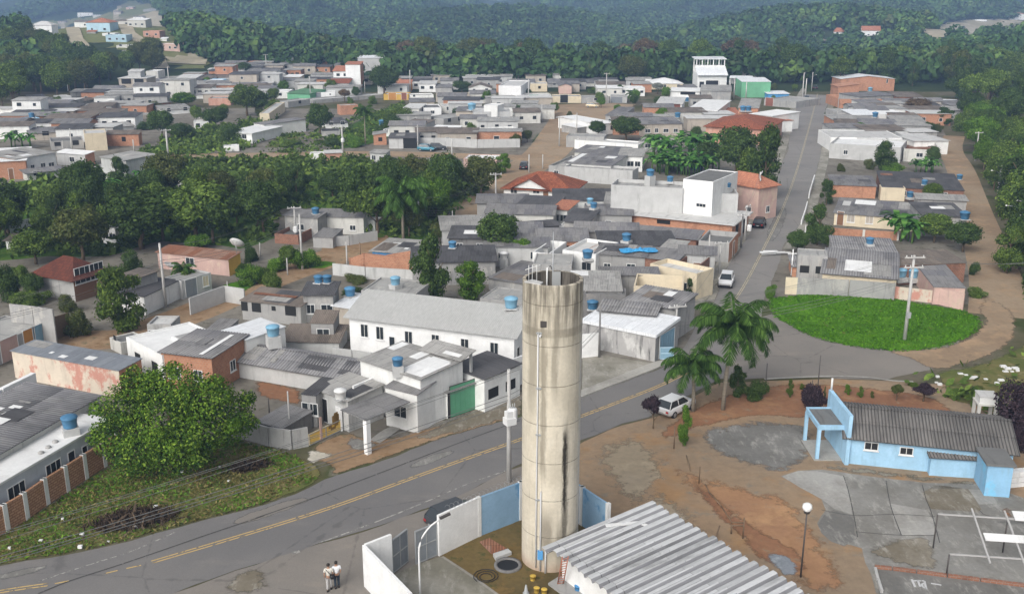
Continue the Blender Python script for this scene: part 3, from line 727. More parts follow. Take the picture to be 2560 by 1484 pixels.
    if near and roof=='shed' and r.startswith('fibro')and W>5 and D>4:
        for i in range(WR.choice((1,2,2,3,4))):
            w_=WR.choice((1.0,2.0,2.0,3.0))/W;d_=min(.9,WR.choice((1.5,1.8,2.4,3.6))/D)
            if w_<.8:x=WR.uniform(0,1-w_);y=WR.uniform(0,1-d_);patch(ro,x,y,x+w_,y+d_,WR.choice(('fibro_pale','fibro_dark','fibro','slab_white','fibro_brown','rust')),up=(.065 if corr else .016)+.007*i)
    return ro
INFO={};WR=random.Random(21)
def patch(ro,x0,y0,x1,y1,mat,t=.07,name='roof_patch',up=.014):
    """sheets of another colour laid over the roof; x, y are shares of its width and depth"""
    _,W,D,h,zt=INFO[ro.name];mb=MB();P=[(x0*W,y0*D),(x1*W,y0*D),(x1*W,y1*D),(x0*W,y1*D)]
    mb.slab([(x,y,zt(x,y)+t+up)for x,y in P],.01,0,(1,0,0));return mb.build(name,mat,ro)
def canopy(name,label,A,B,C,h,rise=.3,r='fibro',posts=((0,0),(1,0),(1,1),(0,1)),pw=.12,pm='cement_pale',cat='carport',t=.07,ov=.2,fascia=None):
    a,b=UC(*A,h),UC(*B,h);c=UC(*C,h+rise);u=Vector((b.x-a.x,b.y-a.y));W=u.length;u/=W;n=Vector((-u.y,u.x));D=max(1.5,(Vector((c.x,c.y))-Vector((b.x,b.y))).dot(n))
    ro=root(name,label,cat,(a.x,a.y,0),math.atan2(u.y,u.x));zt=lambda x,y:h+rise*y/D
    rb=MB();rb.slab([(-ov,-ov,zt(0,-ov)+t),(W+ov,-ov,zt(0,-ov)+t),(W+ov,D+ov,zt(0,D+ov)+t),(-ov,D+ov,zt(0,D+ov)+t)],t,0,(1,0,0));rb.build('roof',r,ro)
    for px,py in posts:mb=MB();x,y=px*W,py*D;mb.box(x-pw,y-pw,-.2,x+pw,y+pw,zt(x,y)-.012);mb.build('post',pm,ro)
    INFO[ro.name]=(ro,W,D,h,zt);return ro
def gate(name,label,A,B,yt,mat,leaves=2,bars=3,h=None,cat='gate',frame='frame_grey',spots=None):
    """sheet-metal gate between two foot points; yt: where its top over A is seen"""
    a,b=UC(*A),UC(*B);h=h or hgt(*S((A[0],yt)),S(A)[1]);u=Vector((b.x-a.x,b.y-a.y));W=u.length;ro=root(name,label,cat,(a.x,a.y,0),math.atan2(u.y,u.x))
    for i in range(leaves):
        x0,x1=W*i/leaves+.03,W*(i+1)/leaves-.03;mb=MB();mb.box(x0,-.02,.08,x1,.02,h);o=mb.build('gate_leaf',mat,ro);mb=MB()
        for z in(.08,h-.07)+((h/2,)if bars else()):mb.box(x0,-.05,z,x1,-.021,z+.07);mb.box(x0,.021,z,x1,.05,z+.07)
        for k in range(bars+1):q=x0+(x1-x0-.06)*k/max(bars,1);mb.box(q,-.05,.16,q+.06,-.021,h-.08);mb.box(q,.021,.16,q+.06,.05,h-.08)
        mb.build('gate_frame',frame,o)
    return ro
def put(ro,mb,name,mats):return mb.build(name,mats,ro)
def muro(name,label,pts,h=2.0,yb=None,m='cement',t=.16,cat='wall',pil=0,cap=None,hs=None):
    """a free-standing wall along the picture points of its FOOT"""
    P=[UC(*p)for p in pts]
    for p in P:
        if p.y<330:p.z=0
    if yb is not None:h=hgt(*S((pts[0][0],yb)),S(pts[0])[1])
    mb=MB();o0=P[0];L=[Vector((p.x-o0.x,p.y-o0.y,0))for p in P]
    for i in range(len(L)-1):
        h0,h1=(h,h)if hs is None else(hs[i],hs[i+1])
        a,b=L[i],L[i+1];d=(b-a).normalized();s_=Vector((-d.y,d.x,0))*t/2;z0=Vector((0,0,-.3))
        if i:a=a+d*t*.5
        q=[a-s_,b-s_,b+s_,a+s_];hh=[h0,h1,h1,h0]
        lo=[p+z0 for p in q];hi=[p+Vector((0,0,z))for p,z in zip(q,hh)]
        for j in range(4):k=(j+1)%4;mb.face([lo[j],lo[k],hi[k],hi[j]])
        mb.face(hi)
        if pil:
            n=max(1,int((b-a).length/pil))
            for j in range(n+1):
                p=a+(b-a)*j/n;c4=[p-s_*1.6-d*.12,p-s_*1.6+d*.12,p+s_*1.6+d*.12,p+s_*1.6-d*.12]
                lo=[x+z0 for x in c4];zz=h0+(h1-h0)*j/n+.06;hi=[x+Vector((0,0,zz))for x in c4]
                for jj in range(4):kk=(jj+1)%4;mb.face([lo[jj],lo[kk],hi[kk],hi[jj]],1)
                mb.face(hi,1)
    o=mb.build(name,[m,cap or m],None,(o0.x,o0.y,o0.z));return tag(o,label,cat)
# ---------------------------------------------------------------- roof-top water tanks
def tank(x,y,z,label,d=1.3,hh=.9,mat='tank_blue',stand=0.0,stand_m='cement_pale',group='rooftop water tanks',lid=True,where=None):
    """x, y: picture point of the tank's foot, z metres above the ground there"""
    p=where if where is not None else UC(x,y,z);r=root('water_tank',label,'water tank',p,random.uniform(0,6),group);k=d/2
    mb=MB();mb.lathe([(k*.78,0),(k*.82,hh*.1),(k*.97,hh*.86),(k*1.03,hh*.88),(k*1.03,hh*.93),(k*.95,hh*.95)],18)
    mb.face([(k*.78*math.cos(-a*math.pi/9),k*.78*math.sin(-a*math.pi/9),0)for a in range(18)]);mb.build('tank_body',mat,r)
    if lid:mb=MB();mb.lathe([(k*1.0,hh*.955),(k*.96,hh*1.02),(k*.5,hh*1.13),(k*.15,hh*1.2),(0.0,hh*1.2)],18);mb.build('lid',mat,r)
    if stand:
        mb=MB();s_=k*.95
        mb.box(-s_,-s_,-stand,s_,s_,-.004,0);mb.build('stand',stand_m,r)
    return r
# ---------------------------------------------------------------- poles, wires, lamps
POLES={}
def pole(key,x,yb,yt,label,arms=(1,),rz=0.3,trafo=False,lamp=None,box=False,tr=.17,mat='pole_concrete',group='concrete utility poles',name='utility_pole',h=None,cat='utility pole'):
    p=UC(x,yb);h=h or hgt(*S((x,yt)),S((x,yb))[1]);r=root(name,label,cat,p,rz,group)
    mb=MB();mb.tube([(0,0,-.3),(0,0,h)],tr,8,r1=tr*.62);mb.build('pole',mat,r)
    A=[]
    for i in arms:
        z=h-.25-(i-1)*1.0;mb=MB();mb.box(-1.0,-.06-tr,z,1.0,.06-tr,z+.12);mb.build('crossarm','wood' if False else 'pole_concrete',r)
        for q in(-.85,-.35,.85):
            mb=MB();mb.lathe([(.03,0),(.06,.05),(.03,.1),(.055,.15),(.0,.2)],8,(q,-tr,z+.12));mb.build('insulator','frame_white',r)
        A.append(z+.3)
    if trafo:
        z=h-3.6;mb=MB();mb.lathe([(0,0),(.30,0),(.32,.1),(.32,.8),(.28,.9),(0,.92)],14,(.0,-.55,z));mb.box(-.36,-.6,z+.15,-.3,-.4,z+.75);mb.box(.3,-.6,z+.15,.36,-.4,z+.75)
        t_o=mb.build('transformer','frame_white',r);mb=MB()
        for q in(-.16,0,.16):mb.tube([(q,-.55,z+.9),(q,-.55,z+1.25)],.035,6)
        mb.build('bushing','frame_grey',t_o)
    if lamp:
        z=h-1.6;mb=MB();mb.tube([(0,0,z),(lamp*.5,-.05,z+.55),(lamp,-.05,z+.7)],.035,6);mb.build('lamp_arm','steel',r)
        mb=MB();mb.lathe([(0,-.05),(.14,-.02),(.17,.05),(.08,.14),(0,.15)],10,(lamp*1.1,-.05,z+.66));mb.build('lamp_head','lamp_lens',r)
    if box:mb=MB();mb.box(-.2,-.2-tr,2.4,.2,-tr,3.0);mb.build('meter_box','frame_grey',r)
    POLES[key]=(p,rz,h,A or[h-.3],tr);return r
def wires(k0,k1,label,n=3,sag=.9,low=True,r=.012,mat='wire',end=None,ztop=None):
    """the bundle of lines hung between two poles: one thing"""
    p0,a0,h0,z0,t0=POLES[k0]
    if end is None:p1,a1,h1,z1,t1=POLES[k1]
    mb=MB()
    def P(p,a,q,z):return Vector((p.x+math.cos(a)*q,p.y+math.sin(a)*q,p.z+z))
    L=[(q,z0[0])for q in(-.85,-.35,.85)[:n]]+([(.12,h0-1.9),(.14,h0-2.25),(-.12,h0-2.6)]if low else[])
    for i,(q,z)in enumerate(L):
        A=P(p0,a0,q,z);B=(P(p1,a1,q,z1[0]if i<n else z-h0+h1)if end is None else Vector(end)+Vector((q,0,(z-h0)*.5)))
        pts=[A+(B-A)*t/10-Vector((0,0,sag*4*(t/10)*(1-t/10)))for t in range(11)]
        mb.tube(pts,r if i<n else r*1.5,4,cap=False)
    for v in range(len(mb.v)):pass
    o=mb.build('power_lines',mat);return tag(o,label,'power line','overhead power lines')
plain('wire',(.16,.16,.155),.6)
# ---------------------------------------------------------------- cars
def car(x,y,x2,y2,label,col,L=4.0,Wd=1.68,hh=1.45,kind='hatch',world=None):
    """x, y: picture point of the ground under the car's middle; x2, y2: a ground point it drives towards"""
    p=UC(x,y);q=UC(x2,y2);a=math.atan2(q.y-p.y,q.x-p.x);r=root('parked_car',label,'car',(p.x,p.y,p.z),a,'cars parked in the streets')
    nm='car_'+col
    if nm not in M:plain(nm,{'white':(.75,.75,.75),'silver':(.45,.46,.47),'black':(.02,.02,.022),'teal':(.05,.22,.30),'blue':(.05,.10,.20),'dark':(.05,.055,.06),'beige':(.62,.52,.34),'grey':(.2,.21,.22)}[col],.28,.15,.6)
    f,b=L/2,-L/2;w=Wd/2
    if kind=='hatch':prof=[(f,.55,.62,.80),(f-.12,.32,.70,.90),(f-.9,.28,.88,.97),(f-1.1,.28,.90,1.0),(0,.26,.92,1.0),(b+.7,.28,.94,1.0),(b+.1,.34,.92,.93),(b,.5,.80,.86)];cab=(f-1.05,f-1.75,b+.55,b+.12)
    else:prof=[(f,.55,.62,.80),(f-.12,.32,.70,.90),(f-1.0,.28,.86,.97),(f-1.2,.28,.88,1.0),(0,.26,.90,1.0),(b+.9,.28,.92,1.0),(b+.1,.34,.90,.93),(b,.5,.78,.86)];cab=(f-1.15,f-1.9,b+1.15,b+.62)
    mb=MB();rings=[]
    for X,zl,zh,k in prof:
        ww=w*k;rings.append([(X,-ww*.94,zl),(X,-ww,zl+.12),(X,-ww*1.0,zh-.12),(X,-ww*.9,zh),(X,ww*.9,zh),(X,ww,zh-.12),(X,ww,zl+.12),(X,ww*.94,zl)])
    for A,B in zip(rings,rings[1:]):
        for i in range(8):j=(i+1)%8;mb.face([A[i],B[i],B[j],A[j]][::-1]if False else[A[j],B[j],B[i],A[i]],0,smooth=True)
    mb.face(rings[0],0);mb.face(rings[-1][::-1],0)
    c0,c1,c2,c3=cab;zb,zr=.88,hh;wb,wr=w*.9,w*.72
    mb.box(c2,-wr,zr-.035,c1,wr,zr,0)
    for X0,X1 in((c0,c1),(c3,c2)):
        for sg in(-1,1):mb.tube([(X0,sg*wb,zb),(X1,sg*wr,zr-.02)],.035,5)
    for sg in(-1,1):mb.tube([((c0+c3)/2-.1,sg*wb*.99,zb),((c1+c2)/2,sg*wr,zr-.02)],.03,5)
    mb.build('body',nm,r)
    for nm2,q4 in(('windscreen',[(c0,-wb,zb),(c0,wb,zb),(c1,wr,zr-.04),(c1,-wr,zr-.04)]),('rear_window',[(c3,wb,zb),(c3,-wb,zb),(c2,-wr,zr-.04),(c2,wr,zr-.04)]),
                    ('side_window',[(c3,-wb,zb),(c0,-wb,zb),(c1,-wr,zr-.04),(c2,-wr,zr-.04)]),('side_window',[(c0,wb,zb),(c3,wb,zb),(c2,wr,zr-.04),(c1,wr,zr-.04)])):
        g=MB();g.face(q4);g.build(nm2,'glass',r)
    for sx in(f-.78,b+.75):
        for sg in(-1,1):
            g=MB();g.tube([(sx,sg*(w-.16),.31),(sx,sg*(w+.02),.31)],.31,14);wo=g.build('wheel','tyre',r)
            g=MB();g.tube([(sx,sg*(w+.0),.31),(sx,sg*(w+.035),.31)],.19,10);g.build('rim','steel',wo)
    for sg in(-1,1):
        g=MB();g.box(f-.10,sg*w*.62-.16,.58,f-.0,sg*w*.62+.16,.70);g.build('headlight','lamp_lens',r)
        g=MB();g.box(b-.012,sg*w*.68-.12,.58,b+.08,sg*w*.68+.12,.76);g.build('tail_light','tail_red',r)
        g=MB();g.box(c0-.22,sg*(w*.93)-.08,.88,c0-.08,sg*(w*.93)+.08,1.0);g.build('mirror',nm,r)
    g=MB();g.box(b-.02,-.2,.45,b+.02,.2,.57);g.build('licence_plate','frame_grey',r)
    g=MB();g.box(f-.05,-w*.75,.34,f+.015,w*.75,.5);g.build('bumper','black',r)
    return r
# ---------------------------------------------------------------- roads, yards, verges
src()
sheet('dirt_yard',[(-60,330),(380,210),(1000,190),(1500,200),(2080,225),(2330,260),(2400,420),(2450,640),(2440,760),(1930,760),(1700,900),(1300,1000),(1050,1090),(600,1120),(200,1000),(-200,1000)],'g_yard',1,0,9)
sheet('grove_floor',[(-40,470),(100,445),(250,435),(400,405),(640,395),(870,395),(1000,412),(1200,425),(1268,432),(1235,470),(1125,555),(1050,600),(930,600),(800,520),(700,522),(690,592),(600,622),(400,602),(270,640),(120,640),(-80,660)],'g_grass',2,1.2,3)
soft('grassy_slope',[(645,372),(690,340),(740,305),(772,285),(770,330),(735,370)],'g_verge',3,2.5,2)
soft('grass_bank',[(330,385),(420,350),(500,330),(560,320),(560,385),(400,392)],'g_grass',3,2.5,2)
soft('grass_bank',[(880,300),(1020,250),(1025,330),(900,372),(800,372)],'g_grass',3,2.5,2)
soft('grass_bank',[(1310,368),(1340,330),(1385,318),(1392,340),(1350,360)],'g_grass',3,2.5,2)
strip_on('dirt_road',[(1105,572),(1200,512),(1262,458),(1312,420),(1368,385),(1402,335),(1430,290),(1448,262)],6.5,'g_dirtroad',4,w2=12)
sheet('dirt_plaza',[(1378,262),(1520,258),(1590,262),(1560,300),(1470,310),(1400,300)],'g_dirtroad',5,1,4)
strip_on('dirt_street',[(300,402),(372,394),(520,390),(700,388),(870,384),(1050,386),(1200,392),(1330,395)],7,'g_dirtroad',5)
strip_on('footpath',[(430,394),(458,368),(488,338)],2.0,'g_dirtroad',6)
strip_on('dirt_lane',[(1000,596),(930,612),(850,630),(790,660),(700,690),(600,730),(490,780),(400,812),(330,845),(240,850),(140,850)],6.0,'g_dirt',4)
sheet('lane_widening',[(790,640),(815,610),(960,590),(990,600),(930,625),(860,660),(800,665)],'g_dirt',5,.5,1.5)
crop(1,0);soft('grass_plot',[(1790,1440),(1900,1330),(2150,1240),(2330,1240),(2360,1290),(2200,1380),(1900,1461)],'g_lawn',5)
crop(1,1);soft('grass_plot',[(440,1130),(560,1060),(780,1070),(700,1130),(520,1150)],'g_lawn',6)
src()
strip_on('back_lane',[(2386,340),(2372,375),(2402,420),(2425,500),(2452,580),(2478,650),(2495,720),(2500,790)],4.6,'g_dirtroad',4,w2=6.5)
ST_L=[(1677,912),(1712,866),(1740,815),(1786,754),(1825,658),(1855,615),(1896,552),(1966,387),(1990,268),(2016,222)]
ST_R=[(2084,222),(2064,274),(2053,383),(2042,426),(2020,497),(2001,563),(1955,623),(1927,716),(1905,775)]
sheet('town_street',ST_L+ST_R+[(1890,830),(1880,944),(1800,947),(1700,960)],'asphalt_street',6,.25,2)
MAIN_UP=[(-260,1470),(0,1415),(192,1382),(328,1352),(452,1317),(660,1262),(736,1236),(810,1199),(875,1177),(957,1151),(1092,1098),(1300,1043),(1455,994),(1560,956),(1640,926),(1700,895)]
sheet('main_road',MAIN_UP+[(1900,900),(1915,944),(1800,947),(1622,1043),(1554,1059),(1452,1100),(1264,1177),(1105,1259),(957,1311),(796,1358),(640,1410),(430,1484),(200,1600),(-500,1600)],'asphalt',7,.18,1.2)
sheet('roundabout_road',[(1880,800),(1930,785),(2000,820),(2130,862),(2230,872),(2330,870),(2400,850),(2324,925),(2215,950),(2064,944),(1950,947),(1860,948),(1800,947)],'asphalt_old',8,.2,1.2)
soft('dirt_bend',[(2190,872),(2330,872),(2420,845),(2461,800),(2434,775),(2461,740),(2535,770),(2550,816),(2540,857),(2475,895),(2400,920),(2324,928),(2290,905)],'g_dirtroad',9)
sheet('road_apron',[(430,1484),(640,1412),(796,1360),(957,1313),(1105,1261),(1264,1179),(1340,1150),(1340,1300),(1200,1400),(1100,1640),(-300,1640)],'asphalt_old',9,.15,1.2)
crop(3,1);soft('worn_patch',[(-200,1230),(20,1195),(90,1230),(130,1340),(300,1461),(-400,1500)],'c_brown',10)
def offs(P,d):
    out=[]
    for i,p in enumerate(P):
        t=(P[min(i+1,len(P)-1)]-P[max(i-1,0)]).normalized();out.append(p+Vector((-t.y,t.x))*d)
    return out
src()
CL=[UC(*p)for p in[(380,1405),(560,1352),(700,1310),(850,1262),(1000,1206),(1150,1152),(1304,1098),(1455,1040),(1560,1000),(1650,965),(1720,930)]];CL=[Vector(p[:2])for p in CL]
for d in(-.14,.14):strip_on('centre_line',offs(CL,d),.11,'paint_yellow',10,world=True)
CL2=[Vector(UC(*p)[:2])for p in[(-60,1492),(0,1478),(120,1461)]]
for d in(-.14,.14):strip_on('centre_line',offs(CL2,d),.11,'paint_yellow',10,world=True)
for a,b in(((137,1459),(172,1452)),((260,1434),(294,1426)),((316,1421),(353,1413))):strip_on('centre_dash',[a,b],.11,'paint_yellow',10)
crop(3,0);strip_on('road_seam',[(350,1461),(640,1340),(1000,1230),(1500,1060),(1900,920),(2411,750)],.12,'seam',10)
crop(3,1);strip_on('road_seam',[(0,770),(500,600),(1000,410),(1500,220),(2000,30),(2411,-120)],.12,'seam',10)
crop(3,0);strip_on('edge_line',[(350,1350),(800,1200),(1200,1080),(1600,900)],.1,'paint_white',10)
crop(3,1);strip_on('edge_line',[(570,1000),(800,920),(1400,690),(1900,470),(2280,340)],.12,'paint_white',11);strip_on('edge_line',[(330,1095),(400,1075)],.3,'paint_white',11)
src()
SC=[Vector(UC(*p)[:2])for p in[(1815,775),(1850,735),(1900,640),(1950,540),(1985,450),(2005,383),(2028,300),(2044,235)]]
for d in(-.11,.11):strip_on('street_line',offs(SC,d),.10,'paint_pale',10,world=True)
crop(3,0)
soft('verge',[(-260,1290),(0,1208),(700,1088),(1200,978),(1650,848),(2411,648),(2700,560),(2960,425),(2960,300),(2700,190),(2411,120),(2100,40),(1100,200),(240,780),(0,930),(-300,1010)],'g_verge',11,.8,.45)
crop(3,1)
soft('dirt_driveway',[(440,250),(520,160),(490,110),(780,-20),(1000,30),(1170,60),(1550,-60),(1930,-110),(2411,-180),(2411,-140),(1650,60),(1160,245),(860,340),(620,420),(690,350),(640,280)],'g_dirt',12,.8,.45)
soft('concrete_apron',[(790,100),(860,10),(980,40),(1130,90),(1190,60),(1090,130),(960,170),(850,150)],'c_dark',13,.8,.45)
sheet('driveway_slab',[(1040,60),(1130,-10),(1330,-110),(1420,-130),(1300,-30),(1130,90)],'c_pale',14,.08,.6)
soft('rubble_spread',[(450,170),(520,140),(640,160),(740,190),(690,230),(600,250),(540,290),(450,270)],'g_rubble',15,.8,.45)
crop(2,1);soft('road_shoulder',[(1160,1461),(1400,1410),(1650,1380),(2020,1290),(2411,1180),(2480,1150),(2480,880),(2411,900),(2080,1060),(1730,1200),(1600,1290),(1380,1360)],'c_brown',13)
crop(2,2)
sheet('forecourt',[(640,640),(820,615),(1280,690),(1480,615),(1490,630),(1300,700),(980,830),(640,950)],'c_path',12,.05,1)
sheet('sidewalk_kerb',[(600,955),(980,812),(1280,692),(1480,640),(1500,660),(1300,750),(1000,868),(600,1020)],'c_kerb',13,.05,1.5,h=.12,thick=.16)
crop(1,2);sheet('street_sidewalk',[(1620,1410),(1700,1290),(1850,1290),(1900,1140),(1990,1090),(1900,1240),(1850,1300),(1800,1400),(1700,1500),(1560,1550)],'c_path',9,.1,1,h=.1,thick=.14)
src()
sheet('square_ground',[(1440,1116),(1554,1064),(1640,1042),(1800,957),(1915,952),(2064,948),(2215,952),(2330,960),(2700,990),(2900,1640),(1250,1640),(1340,1200)],'g_earth',10,.2,1)
soft('red_earth_bed',[(1640,1080),(1690,1040),(1800,985),(1950,955),(2130,962),(2330,985),(2400,1030),(2380,1060),(2030,1052),(1900,1040),(1800,1060),(1740,1075),(1660,1110)],'g_redearth',11)
soft('red_earth_patch',[(1700,1160),(1740,1190),(1880,1310),(2000,1370),(2060,1440),(1900,1420),(1830,1330),(1750,1260)],'g_redearth',11.8)
soft('path_concrete',[(1735,1075),(1800,1058),(1900,1045),(2040,1060),(2048,1100),(2050,1130),(2035,1160),(1960,1195),(1830,1160),(1740,1120)],'c_dark',12,2.4)
crop(3,3)
sheet('concrete_yard',[(190,390),(350,340),(560,330),(1500,450),(2050,470),(2500,620),(2600,1000),(2600,1600),(1060,1461),(960,1180),(930,1050),(830,1020),(640,980),(560,910),(520,820),(600,700),(560,600),(430,530)],'c_yard',13,.12,.9)
sheet('concrete_slab',[(200,395),(350,342),(520,345),(760,390),(790,480),(830,640),(840,740),(680,690),(560,600)],'c_pale',14,.08,.8)
sheet('concrete_slab',[(670,700),(850,750),(860,900),(890,960),(770,1030),(650,990),(560,910),(530,830),(590,740)],'c_dark',14,.1,.8)
sheet('concrete_slab',[(1190,640),(1520,700),(1580,790),(1600,930),(1290,930),(1230,850)],'c_pale',14,.08,.8)
sheet('concrete_slab',[(1600,470),(1900,510),(2020,690),(1990,720),(1560,690),(1480,540)],'c_brown',15,.08,.8)
sheet('concrete_slab',[(1900,510),(2080,520),(2170,640),(2000,650)],'c_pale',16,.05,.8)
soft('damp_strip',[(540,270),(760,285),(1500,375),(2050,430),(2080,500),(1500,450),(760,370),(550,330)],'c_brown',15)
soft('mud_patch',[(930,1040),(1300,930),(1590,930),(1600,1020),(1660,1130),(1690,1290),(1400,1250),(1200,1180),(970,1130)],'c_brown',16)
soft('gravel_heap',[(10,1080),(100,1060),(250,1110),(360,1180),(350,1280),(370,1320),(200,1320),(110,1220),(30,1150)],'g_gravel',14,.8,.45)
soft('rust_stain',[(2120,680),(2300,640),(2350,790),(2240,790)],'g_redearth',17)
crop(2,3)
LAWN=[(70,130),(100,95),(400,55),(800,35),(1200,95),(1500,150),(1860,205),(2000,270),(2045,330),(1990,400),(1900,450),(1760,520),(1600,560),(1300,585),(1100,570),(900,550),(600,490),(380,410),(250,330),(120,270)]
soft('roundabout_lawn',LAWN,'g_lawn',14,1.0,.45)
soft('rubbish_bank',[(1550,760),(1900,720),(2100,650),(2300,560),(2411,480),(2800,500),(2900,1300),(2250,1250),(2100,1080),(1700,1060),(1640,880)],'g_verge',18)
strip_on('kerb',[(40,835),(200,826),(600,808),(1000,815),(1180,850),(1400,860)],.3,'c_kerb',19)
# ---------------------------------------------------------------- hillside clearings and tracks
crop(0,0)
drape('clearing',[(180,300),(290,210),(520,190),(700,170),(900,150),(1040,130),(1100,40),(1280,0),(1400,60),(1470,130),(1550,240),(1640,470),(1800,490),(1950,560),(1880,640),(1500,610),(1420,420),(1270,480),(1100,470),(1010,400),(700,400),(560,330),(400,350)],'g_clearing',.3,5)
drape('bare_slope',[(1080,150),(1480,120),(1560,250),(1330,260),(1160,220)],'g_pale',.6,4)
drape('bare_slope',[(1480,540),(1800,500),(1950,560),(1850,600),(1560,590)],'g_pale',.6,4)
strip_on('hill_track',[(860,560),(760,440),(660,340),(590,260),(550,210)],6,'g_pale',0,dz=.7)
strip_on('hill_track',[(1480,640),(1440,560),(1400,480),(1330,410),(1240,360),(1140,290),(1070,210),(1050,140),(1090,60)],6,'g_pale',0,dz=.7)
crop(0,3)
drape('bare_hill',[(1460,300),(1650,230),(1850,190),(2150,180),(2560,200),(2560,300),(2200,330),(1900,330),(1580,370)],'g_pale',.5,5)
drape('bare_hill',[(2150,250),(2560,190),(2560,330),(2300,300)],'g_clearing',.8,5)
# ---------------------------------------------------------------- the water tower
src()
TB=U(1374,1395);TR=1.74;THT=hgt(1384,696,1395)
def tower():
    r=root('water_tower','tall round stained concrete water tower open at the top beside the corrugated roof','water tower',(TB.x,TB.y,0))
    t=NT('tower_concrete');uv=t.uv();sp=t.n('ShaderNodeSeparateXYZ',{0:uv});u,v=sp.outputs[0],sp.outputs[1]
    n1=t.noise(uv,.5,6,(1,.5,1),.65);n2=t.noise(uv,1.1,7,(2.4,.16,1),.7);n3=t.noise(uv,5,5,None,.6);n4=t.noise(uv,1.6,6,(1.6,.35,1),.7)
    c=t.mix(t.rng(n1,.35,.65),lin('d3cab8'),lin('c0b7a5'))
    c=t.mix(t.math('MULTIPLY',t.rng(t.noise(uv,.8,5,(1,.35,1),.6),.55,.72),.6),c,lin('d8d1c2'))
    top=t.rng(v,THT-5.0,THT-.4)
    c=t.mix(t.math('MULTIPLY',t.math('MULTIPLY',t.rng(n2,.36,.6),top),.78),c,lin('46413a'))
    c=t.mix(t.math('MULTIPLY',t.rng(n2,.54,.74),.5),c,lin('6f675a'))
    k=t.math('FRACT',t.math('DIVIDE',v,2.42));j=t.rng(t.math('ABSOLUTE',t.math('SUBTRACT',k,.5)),.484,.497)
    c=t.mix(t.math('MULTIPLY',j,t.rng(n3,.3,.6,.15,.75)),c,lin('5d564b'))
    vj=t.rng(t.math('ABSOLUTE',t.math('SUBTRACT',t.math('FRACT',t.math('DIVIDE',u,2.19)),.47)),.0,.012,1,0);c=t.mix(t.math('MULTIPLY',vj,.35),c,lin('6a6256'))
    def streak(u0,wd,v0,v1,col,amt,soft=.6):
        nonlocal c
        uu=t.math('ADD',u,t.math('MULTIPLY',t.math('SUBTRACT',n4,.5),.55));a=t.rng(t.math('ABSOLUTE',t.math('SUBTRACT',uu,u0)),wd*.25,wd,1,0)
        b=t.math('MULTIPLY',t.rng(v,v0,v0+soft),t.rng(v,v1-soft,v1,1,0));m=t.math('MULTIPLY',t.math('MULTIPLY',a,b),t.rng(n3,.2,.5,.55,1));c=t.mix(t.math('MULTIPLY',m,amt),c,lin(col))
    A0=TR*(1.5*math.pi)
    streak(A0+.78,.16,3.6,9.6,'15130f',.97,1.0);streak(A0+.84,.30,.3,10.6,'3a352d',.75,2.5)
    streak(A0-.55,.28,5.5,16.2,'6e6658',.6,2.0);streak(A0-.30,.55,0.0,5.0,'5a5247',.65,2.2);streak(A0+.55,.5,0,4.2,'4b453b',.6,2.4)
    streak(A0-1.3,.5,9,18,'6a6458',.5,3);streak(A0+.1,.3,10,18,'6f685b',.55,3);streak(A0+2.2,.4,1,17,'cfcdc8',.5,3)
    w=t.math('MULTIPLY',t.rng(v,THT-3.05,THT-2.95),t.rng(v,THT-2.55,THT-2.45,1,0));c=t.mix(t.math('MULTIPLY',w,t.rng(n1,.35,.6,.2,.6)),c,lin('7d7668'))
    c=t.mix(t.math('MULTIPLY',t.rng(v,.0,1.1,1,0),.45),c,lin('8f5e42'))
    c=t.val(c,t.rng(n3,.25,.75,.9,1.08,False));t.bump(t.math('ADD',n3,t.math('MULTIPLY',j,-1.2)),.02,.6);t.out(c,.9,.2)
    mb=MB();ti=TR-.2
    n=64;W=lambda rad,z:[(rad*math.cos(2*math.pi*k/n),rad*math.sin(2*math.pi*k/n),z)for k in range(n)]
    def band(r0,z0,r1,z1):
        a,b=W(r0,z0),W(r1,z1)
        for k in range(n):
            q=(k+1)%n;u0,u1=2*math.pi*k/n*TR,2*math.pi*(k+1)/n*TR;mb.face([a[k],a[q],b[q],b[k]],0,smooth=True,uv=[(u0,z0),(u1,z0),(u1,z1),(u0,z1)])
    zz=[-.3]+[2.42*i for i in range(1,8)]+[THT]
    for z0,z1 in zip(zz,zz[1:]):band(TR,z0,TR,z1)
    mb.build('shaft','tower_concrete',r)
    mb=MB();band(TR,THT,TR-.03,THT+.03);band(TR-.03,THT+.03,ti,THT+.03);mb.build('rim','tower_concrete',r)
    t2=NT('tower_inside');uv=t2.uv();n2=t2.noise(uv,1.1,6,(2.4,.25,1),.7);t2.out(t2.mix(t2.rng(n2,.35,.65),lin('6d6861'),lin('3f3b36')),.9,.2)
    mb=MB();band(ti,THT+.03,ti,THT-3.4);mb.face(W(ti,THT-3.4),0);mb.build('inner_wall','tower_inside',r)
    f=-math.pi/2
    def P(a,rad,z):return(rad*math.cos(f+a),rad*math.sin(f+a),z)
    mb=MB();mb.tube([P(-.52,TR+.07,.35),P(-.52,TR+.07,5.0),P(-.50,TR+.07,10),P(-.50,TR+.07,15.4)],.045,7);mb.build('riser_pipe','pvc',r)
    mb=MB();mb.tube([P(-.36,TR+.08,.2),P(-.36,TR+.08,5.4),P(-.36,TR-.1,5.6)],.05,7);mb.build('supply_pipe','pvc',r)
    mb=MB();mb.tube([P(-.18,TR+.09,0),P(-.18,TR+.09,1.6),P(-.18,TR-.1,1.7)],.05,7);mb.build('drain_pipe','pvc',r)
    for z in(4.9,9.1,12.0,15.35):
        mb=MB();mb.box(-.16,-.05,-.04,.16,.05,.04);o=mb.build('pipe_bracket','frame_grey',r,P(-.47,TR+.06,z))
    mb=MB();mb.box(-.16,-.1,0,.16,.12,.55);mb.build('meter_box','azure',r,P(-.36,TR+.1,1.0))
